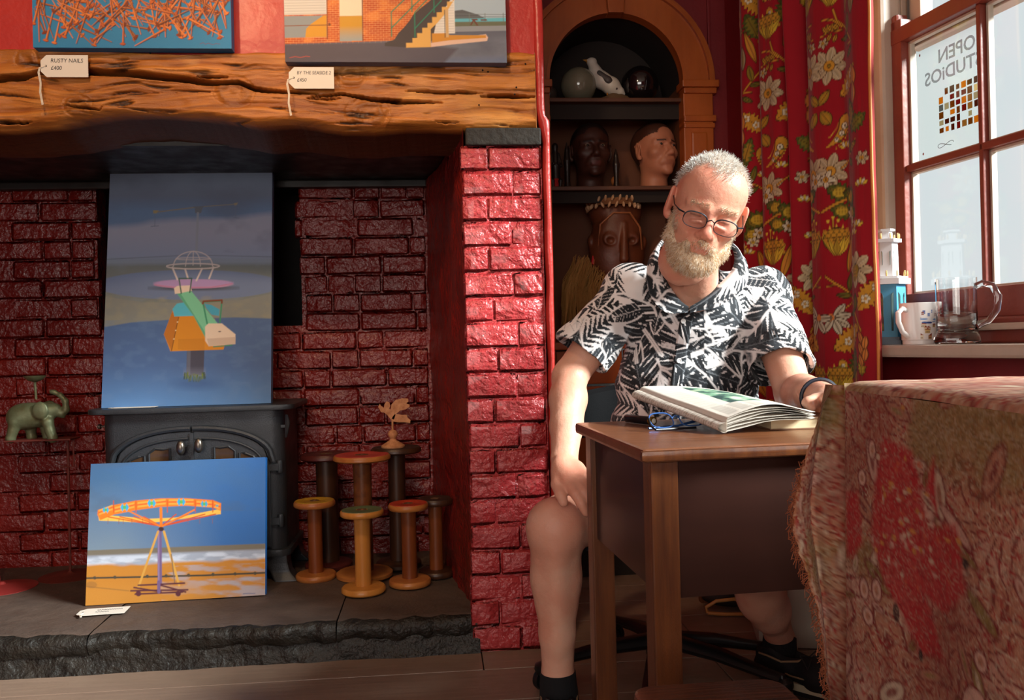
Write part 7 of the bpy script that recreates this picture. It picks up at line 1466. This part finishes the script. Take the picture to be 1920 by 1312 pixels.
for (s0, e0) in ((SHR, SER), (SHL, SEL)):
    dv = (e0 - s0) / np.linalg.norm(e0 - s0); S.cap(e0 - dv * .05, e0 + dv * .10, .0715, .0735, 0.0, 's')
    def fn(P, e0=e0, dv=dv):
        q = P - e0.astype(np.float32); t = q @ dv.astype(np.float32); r = np.linalg.norm(q - t[..., None] * dv.astype(np.float32), axis=-1); return np.maximum(-(t), r - .115)
    custom(S, e0 - .13, e0 + .16, fn)
# open neck: a V between the collar points
vb, vl, vr = D_(1290, 580, 2.10), D_(1234, 478, 2.14), D_(1376, 480, 2.14)
def fnV(P):
    X, Z = P[..., 0], P[..., 2]
    def side(p, q): n = np.array((q[2] - p[2], -(q[0] - p[0]))); n = n / np.linalg.norm(n); return (X - p[0]) * n[0] + (Z - p[2]) * n[1]
    d1, d2 = side(vl, vb), side(vb, vr)
    s1 = 1 if ((0.5 * (vl[0] + vr[0]) - vl[0]) * (vb[2] - vl[2]) - (vl[2] - vl[2]) * (vb[0] - vl[0])) < 0 else -1
    return np.maximum(np.maximum(d1 * s1, d2 * s1), P[..., 1] - 2.26)
custom(S, (.2, 1.92, .9), (.8, 2.3, 1.2), fnV); S.cap(NECK + np.array((0, .02, .0)), NECK + np.array((0, .0, .12)), .062, .075, .0, 's')
custom(S, S.lo, S.lo + S.h * S.n, lambda P: P[..., 2] - .63)
V4, Q4 = S.mesh(1); N4 = vnormals(V4, Q4)
ctr = D_(1298, 660, 2.28)
if ((V4 - ctr) * N4).sum() < 0: N4 = -N4
def arm_t(V, s0, e0): dv = (e0 - s0); L_ = np.linalg.norm(dv); dv = dv / L_; q = V - s0; t = q @ dv; r = np.linalg.norm(q - t[:, None] * dv, axis=1); return t, r, L_
tR, rR, LR = arm_t(V4, SHR, SER); tL, rL, LL = arm_t(V4, SHL, SEL); isR = (tR > .035) & (rR < .10) & (V4[:, 0] < SHR[0] + .02); isL = (tL > .035) & (rL < .10) & (V4[:, 0] > SHL[0] - .02)
wr = (fbm(np.stack([V4[:, 0] * 9 + V4[:, 2] * 5, V4[:, 1] * 5, V4[:, 2] * 13 - V4[:, 0] * 4], -1), 3) - .5) * .020 + (fbm(V4 * np.array((26, 14, 30)), 2) - .5) * .006
fold = np.sin((V4[:, 2] * 62 + np.abs(V4[:, 0] - ctr[0]) * 70)) * .0035 * np.exp(-((V4[:, 2] - .80) / .08) ** 2)
V4 = V4 + N4 * (wr + fold)[:, None]
def leaf_print(U, W, soft, seed, n, box, gap=.057):
    """black jungle leaves printed on white cotton"""
    WH = L(226, 220, 220); p = Paint(U, W, WH, soft); rr = random.Random(seed); DKC = [L(34, 37, 42), L(44, 48, 54), L(28, 30, 34)]
    pts = []
    for _ in range(n * 30):
        if len(pts) >= n: break
        x, y = rr.uniform(box[0], box[1]), rr.uniform(box[2], box[3])
        if all((x - q[0]) ** 2 + (y - q[1]) ** 2 > gap ** 2 for q in pts): pts.append((x, y))
    for i, (x, y) in enumerate(pts):
        rot = rr.uniform(0, 2 * PI); kind = rr.random(); col = rr.choice(DKC)
        if kind < .62:                                            # split monstera leaf
            sz = rr.uniform(.078, .108); k, s_, t_ = p.local(x, y, rot, sz * 1.2); sa = s_ / sz; ta = np.abs(t_) / sz
            w_ = np.where(sa > -.55, .66 * np.sqrt(np.clip(1 - ((sa + .05) / .95) ** 2, 0, 1)) * np.clip((1.0 - sa) * .8, 0, 1), 0); d = (ta - w_) * sz; ins = np.clip(.5 - d / soft, 0, 1)
            p.fill(np.clip(.5 - (d - .006) / soft, 0, 1), WH, k)
            ph = ((sa + ta * .75) * 3.7) % 1; slit = (ph < .25 * np.clip((ta - .14) * 3.2, 0, 1)); holes = (np.abs(ph - .5) < .10) & (ta > .08) & (ta < .17); rib = (ta < .014) | ((np.abs(ph - .62) < .05) & (ta > .03))
            p.fill(ins * (~slit) * (~holes), col, k); p.fill(ins * rib * (~slit) * .55, L(120, 124, 130), k); tx = n2(s_ * 200, t_ * 200, 1, 1); p.fill(ins * (~slit) * np.clip((tx - .6) * 2, 0, .3), L(110, 116, 124), k)
        elif kind < .88:                                          # palm frond
            sz = rr.uniform(.06, .085); k, s_, t_ = p.local(x, y, rot, sz * 1.1); t_ = t_ - .10 * sz * np.sin(s_ / sz * 2); sa = s_ / sz; ta = np.abs(t_) / sz; w_ = .42 * np.clip(1 - (sa * 1.02) ** 2, 0, 1) ** .7
            p.fill(np.clip(.5 - ((ta - w_) * sz - .002) / soft, 0, 1) * (np.abs(sa) < 1), WH, k)
            ph = ((sa - ta * .95) * 4.6) % 1; bl = np.abs(ph - .5) < .38 * np.clip(1.05 - ta / (w_ + 1e-4), 0, 1) ** .55; ins = (ta < w_) & (np.abs(sa) < 1) & bl; p.fill(np.where(ins | ((ta < .016) & (np.abs(sa) < .98)), 1., 0.), col, k)
        else:                                                     # plain banana leaf with pale ribs
            sz = rr.uniform(.05, .07); k, s_, t_ = p.local(x, y, rot, sz * 1.1); sa = s_ / sz; ta = np.abs(t_) / sz; w_ = .34 * np.clip(1 - sa ** 2, 0, 1); ins = ta < w_; p.fill(np.where((ta - w_) * sz < .005, 1., 0.) * (np.abs(sa) < 1), WH, k); p.fill(np.where(ins, 1., 0.), col, k); p.fill(np.where(ins & ((((sa - ta * .6) * 7) % 1 < .14) | (ta < .02)), .8, 0.), L(206, 200, 200), k)
    return p.c
U = V4[:, 0].copy(); W_ = V4[:, 2].copy()
side = np.clip((V4[:, 1] - 2.24), -.1, .3); U = U + np.sign(U - ctr[0]) * side * .4
C4 = leaf_print(U, W_, .0022, 21, 130, (.14, .86, .60, 1.16))
for (m_, s0, e0, sd) in ((isR, SHR, SER, 5), (isL, SHL, SEL, 6)):
    dv = (e0 - s0) / np.linalg.norm(e0 - s0); pr2 = np.cross(dv, (0, 1, 0)); pr2 /= np.linalg.norm(pr2); q = V4[m_] - s0; C4[m_] = leaf_print(q @ dv, q @ pr2, .0022, sd, 34, (-.02, .26, -.11, .11))
M_SHIRT = mat('printed_cotton', None, .75, attr=True, bump=.0003, bscale=900, spec=.25, sheen=.1)
shirt = np_mesh('shirt', V4, Q4, M_SHIRT, man, cols=C4, world=True)
# front of the shirt as seen from the room: used to seat placket, buttons and collar on the cloth
px4, py4 = proj(V4)
def on_shirt(px, py, lift=.003):
    k = np.nonzero((np.abs(px4 - px) < 7) & (np.abs(py4 - py) < 7))[0]
    if not len(k): return D_(px, py, 2.12)
    y = V4[k, 1].min(); return D_(px, py, y + .001 - lift)
pl_c = [(1290, 578), (1284, 610), (1277, 650), (1272, 690), (1266, 730), (1261, 775)]; pv = np.linspace(578, 775, 44); pc = np.interp(pv, [q[1] for q in pl_c], [q[0] for q in pl_c]); G5 = []
for y, x in zip(pv, pc):
    for o in np.linspace(-11, 13, 9): G5.append(on_shirt(x + o, y, .0035 if abs(o - 1) < 10.5 else .0005))
G5 = np.array(G5); G5[:, 1] = (G5[:, 1].reshape(44, 9) * .4 + np.pad(G5[:, 1].reshape(44, 9), ((1, 1), (0, 0)), 'edge')[:-2] * .3 + np.pad(G5[:, 1].reshape(44, 9), ((1, 1), (0, 0)), 'edge')[2:] * .3).ravel()
gu, gv = np.meshgrid(np.linspace(0, 1, 40), np.linspace(0, 1, 260)); gi = np.clip((gv * 43), 0, 42.999); gj = np.clip(gu * 8, 0, 7.999); i0, j0 = gi.astype(int), gj.astype(int); fi, fj = (gi - i0)[..., None], (gj - j0)[..., None]; g5 = G5.reshape(44, 9, 3)
P5 = (g5[i0, j0] * (1 - fi) * (1 - fj) + g5[i0 + 1, j0] * fi * (1 - fj) + g5[i0, j0 + 1] * (1 - fi) * fj + g5[i0 + 1, j0 + 1] * fi * fj).reshape(-1, 3)
np_mesh('placket', P5, grid_faces(40, 260), M_SHIRT, man, cols=leaf_print(P5[:, 0] + .31, P5[:, 2] * 1. + .07, .0018, 44, 130, (.14, 1.2, .60, 1.26)), world=True)
for (x, y) in ((1281, 602), (1273, 676), (1263, 742)):
    q = on_shirt(x, y, .0065); mb = MB(); mb.lathe([(.0055, 0), (.0062, .001), (.0062, .0026), (.0048, .0030), (.0040, .0022), (.001, .0022)], 18, T(*q, 0, R(90))); mb.build('button', mat('pearl_button', (222, 222, 222), .25), man, True, world=True)
# collar: inner line round the neck, outer line of the turned-down leaf
ci = [(1291, 580, 2.105), (1262, 545, 2.105), (1240, 505, 2.12), (1238, 465, 2.17), (1262, 440, 2.26), (1310, 432, 2.29), (1350, 446, 2.26), (1374, 470, 2.19), (1372, 505, 2.13), (1335, 545, 2.11), (1292, 580, 2.105)]
co = [(1290, 586, 2.095), (1246, 584, 2.085), (1216, 545, 2.10), (1215, 490, 2.16), (1240, 462, 2.29), (1310, 455, 2.35), (1374, 468, 2.29), (1400, 490, 2.18), (1398, 535, 2.11), (1352, 572, 2.09), (1294, 586, 2.095)]
def spl(P, n):
    P = np.array([D_(*q) for q in P]); t = np.linspace(0, len(P) - 1, n); i = np.clip(t.astype(int), 0, len(P) - 2); f = (t - i)[:, None]
    p0, p1, p2, p3 = P[np.clip(i - 1, 0, None)], P[i], P[i + 1], P[np.clip(i + 2, None, len(P) - 1)]
    return .5 * ((2 * p1) + (-p0 + p2) * f + (2 * p0 - 5 * p1 + 4 * p2 - p3) * f ** 2 + (-p0 + 3 * p1 - 3 * p2 + p3) * f ** 3)
nc = 240; Ci, Co = spl(ci, nc), spl(co, nc); rows = []
for t in np.linspace(0, 1, 26): lift = math.sin(PI * min(1, t * 1.15)) * .010; rows.append(Ci * (1 - t) + Co * t + np.array((0, -lift * .7, lift)))
P6 = np.concatenate(rows); np_mesh('collar', P6, grid_faces(nc, 26), M_SHIRT, man, cols=leaf_print(P6[:, 0] + P6[:, 1] * .4, P6[:, 2] - P6[:, 1] * .3, .0018, 77, 160, (.9, 2.0, .1, .8)), world=True)

# ---- shorts, socks, shoes, wrist band
G = Field((-.0, 1.86, .40), (.78, 2.56, .72), .008)
for Hp, K_ in ((HIPR, KNR), (HIPL, KNL)): G.cap(Hp, along(Hp, K_, .78), .108, .092, .03); dv = (K_ - Hp) / np.linalg.norm(K_ - Hp); e0 = along(Hp, K_, .80); G.cap(along(Hp, K_, .7), along(Hp, K_, 1.2), .086, .086, 0, 's'); custom(G, e0 - .14, e0 + .17, lambda P, e0=e0, dv=dv: np.maximum(-((P - e0.astype(np.float32)) @ dv.astype(np.float32)), np.linalg.norm(P - e0.astype(np.float32), axis=-1) - .16))
G.ell((.48, 2.38, .58), (.19, .13, .10), .03); V, Q = G.mesh(2); np_mesh('shorts', V, Q, mat('navy_shorts', (44, 48, 62), .85, bump=.0008, bscale=300), man, world=True)
M_SOCK = mat('black_sock', (14, 14, 18), .9, bump=.0012, bscale=260, bstretch=(1, 1, .3)); M_SHOE = mat('black_canvas_shoe', (18, 18, 22), .7, bump=.0006, bscale=400); M_SOLE = mat('cream_sole', (196, 184, 156), .6); M_STRP = mat('shoe_piping', (150, 122, 92), .6); M_OUT = mat('black_outsole', (20, 18, 18), .6)
def shoe(an, heel, toe, pitch):
    f = toe - heel; f[2] = 0; Ls = np.linalg.norm(f); f = f / Ls; rz = math.atan2(f[1], f[0])
    mb = MB(); d0 = (an - np.array((heel[0] + f[0] * .05, heel[1] + f[1] * .05, .06)))
    ankle = np.array((heel[0] + f[0] * .055, heel[1] + f[1] * .055, heel[2] + .055)); up = an + (an - ankle) / np.linalg.norm(an - ankle) * .005
    mb.tube([tuple(up), tuple(along(up, ankle, .35)), tuple(along(up, ankle, .7)), tuple(ankle)], [.043, .0445, .047, .048], 24); mb.build('sock', M_SOCK, man, True, world=True)
    M_ = T(heel[0], heel[1], heel[2], rz, 0, pitch); Fd = Field((-.03, -.07, -.005), (.33, .07, .13), .004)
    Fd.chain([(.035, 0, .05), (.09, 0, .05), (.17, 0, .042), (.24, 0, .034), (.265, 0, .028)], [.038, .040, .043, .040, .030], .02); Fd.cap((.03, 0, .07), (.05, 0, .085), .036, .038, .02); Fd.cap((.035, 0, .11), (.10, 0, .10), .033, .028, .008, 's'); Fd.half((0, 0, .012), (0, 0, -1))
    V, Q = Fd.mesh(2); Mn = np.array(M_); np_mesh('shoe', V @ Mn[:3, :3].T + Mn[:3, 3], Q, M_SHOE, man, world=True)
    ol = []
    for t in np.linspace(0, 2 * PI, 40, endpoint=False): x = .145 + .150 * math.cos(t); w_ = .046 * (1 + .12 * math.sin(x * 22)) if x > .1 else .041; ol.append((x, w_ * math.copysign(abs(math.sin(t)) ** .75, math.sin(t))))
    for z0, z1, m_, nme, gr in ((.0, .012, M_OUT, 'outsole', 1.0), (.012, .030, M_SOLE, 'sole_band', 1.02)):
        mb = MB(); n = len(ol); mb.add([(.145 + (x - .145) * gr, y * gr, z0) for x, y in ol] + [(.145 + (x - .145) * gr, y * gr, z1) for x, y in ol], [tuple(range(n))[::-1], tuple(range(n, 2 * n))] + [(i, (i + 1) % n, (i + 1) % n + n, i + n) for i in range(n)], M_); mb.build(nme, m_, man, True, world=True)
    mb = MB(); mb.tube([M_ @ Vector((x * 1.0, y * 1.03, .046)) for x, y in ol], .0022, 6, close=True); mb.tube([M_ @ Vector(p) for p in ((.02, -.036, .075), (.05, -.044, .078), (.09, -.042, .072), (.13, -.028, .080), (.14, 0, .084), (.13, .028, .080), (.09, .042, .072), (.05, .044, .078), (.02, .036, .075), (.0, 0, .082))], .0028, 6, close=True); mb.build('shoe_piping', M_STRP, man, True, world=True)
    mb = MB()
    for i in range(4): x = .145 + i * .022; mb.tube([M_ @ Vector((x, -.026, .072 - i * .004)), M_ @ Vector((x + .006, 0, .086 - i * .005)), M_ @ Vector((x, .026, .072 - i * .004))], .0022, 6)
    mb.tube([M_ @ Vector(p) for p in ((.145, 0, .088), (.15, .03, .10), (.17, .04, .085), (.15, .01, .09))], .002, 6); mb.tube([M_ @ Vector(p) for p in ((.145, 0, .088), (.14, -.03, .098), (.17, -.045, .075), (.16, -.012, .088))], .002, 6); mb.build('laces', mat('lace_dark', (44, 42, 44), .7), man, True, world=True)
sl_h = np.array(PZ(1428, 1232, .03)); sl_h[2] = .022; sl_t = np.array(PZ(1550, 1292, .02)); shoe(ANL, np.array((ANL[0] - .045, ANL[1] + .02, .012)), np.array((ANL[0] + .13, ANL[1] - .20, .012)), 0.0)
shoe(ANR, np.array((ANR[0] + .005, ANR[1] + .055, .002)), np.array((ANR[0] - .01, ANR[1] - .22, .002)), 0.0)
dv = (WRL - ELL) / np.linalg.norm(WRL - ELL); cw_ = along(ELL, WRL, .80); t1 = np.cross(dv, (0, 0, 1)); t1 /= np.linalg.norm(t1); t2 = np.cross(dv, t1); mb = MB(); mb.tube([tuple(cw_ + (t1 * math.cos(q) + t2 * math.sin(q)) * .0395) for q in np.linspace(0, 2 * PI, 28, endpoint=False)], .0042, 8, close=True); mb.build('wrist_band', mat('navy_band', (24, 28, 44), .5), man, True, world=True)

# ---- the glasses he wears
gl = thing('eyeglasses', 'thin dark wire glasses worn low on the reading man', 'glasses', tuple(HO), 0); Hg = HeadFrame(None, HO, HA, HK); M_WIRE = mat('gunmetal_wire', (52, 56, 64), .3, metal=.8)
def lens(s, r=1.0): return [tuple(Hg.P(s * .0335 + .0255 * r * math.copysign(abs(math.cos(t)) ** .75, math.cos(t)), -.012 + .0165 * r * math.copysign(abs(math.sin(t)) ** .8, math.sin(t)), .1045 - .0028 * (abs(.0335 + .0255 * math.cos(t) * s * s) - .0335) * 10 - (.022 * 0))) for t in np.linspace(0, 2 * PI, 32, endpoint=False)]
for s in (-1, 1):
    P_ = lens(s); mb = MB(); mb.tube(P_, .0009, 6, close=True); mb.tube(P_[0:17], .0016, 6); mb.build('rim', M_WIRE, gl, True, world=True)
    mb = MB(); mb.add(lens(s, .97), [tuple(range(32))]); mb.build('lens', pane_glass('eyeglass_lens', (240, 244, 246), .10), gl, world=True)
    mb = MB(); mb.tube([tuple(Hg.P(s * .059, -.004, .100)), tuple(Hg.P(s * .070, -.003, .092)), tuple(Hg.P(s * .0775, -.002, .045)), tuple(Hg.P(s * .080, .010, .0)), tuple(Hg.P(s * .079, -.006, -.022))], [.0018, .0018, .0014, .0014, .0014], 8); mb.build('temple', M_WIRE, gl, True, world=True)
mb = MB(); mb.tube([tuple(Hg.P(-.0085, -.008, .1045)), tuple(Hg.P(0, -.003, .108)), tuple(Hg.P(.0085, -.008, .1045))], .0013, 8); mb.build('bridge', M_WIRE, gl, True, world=True)
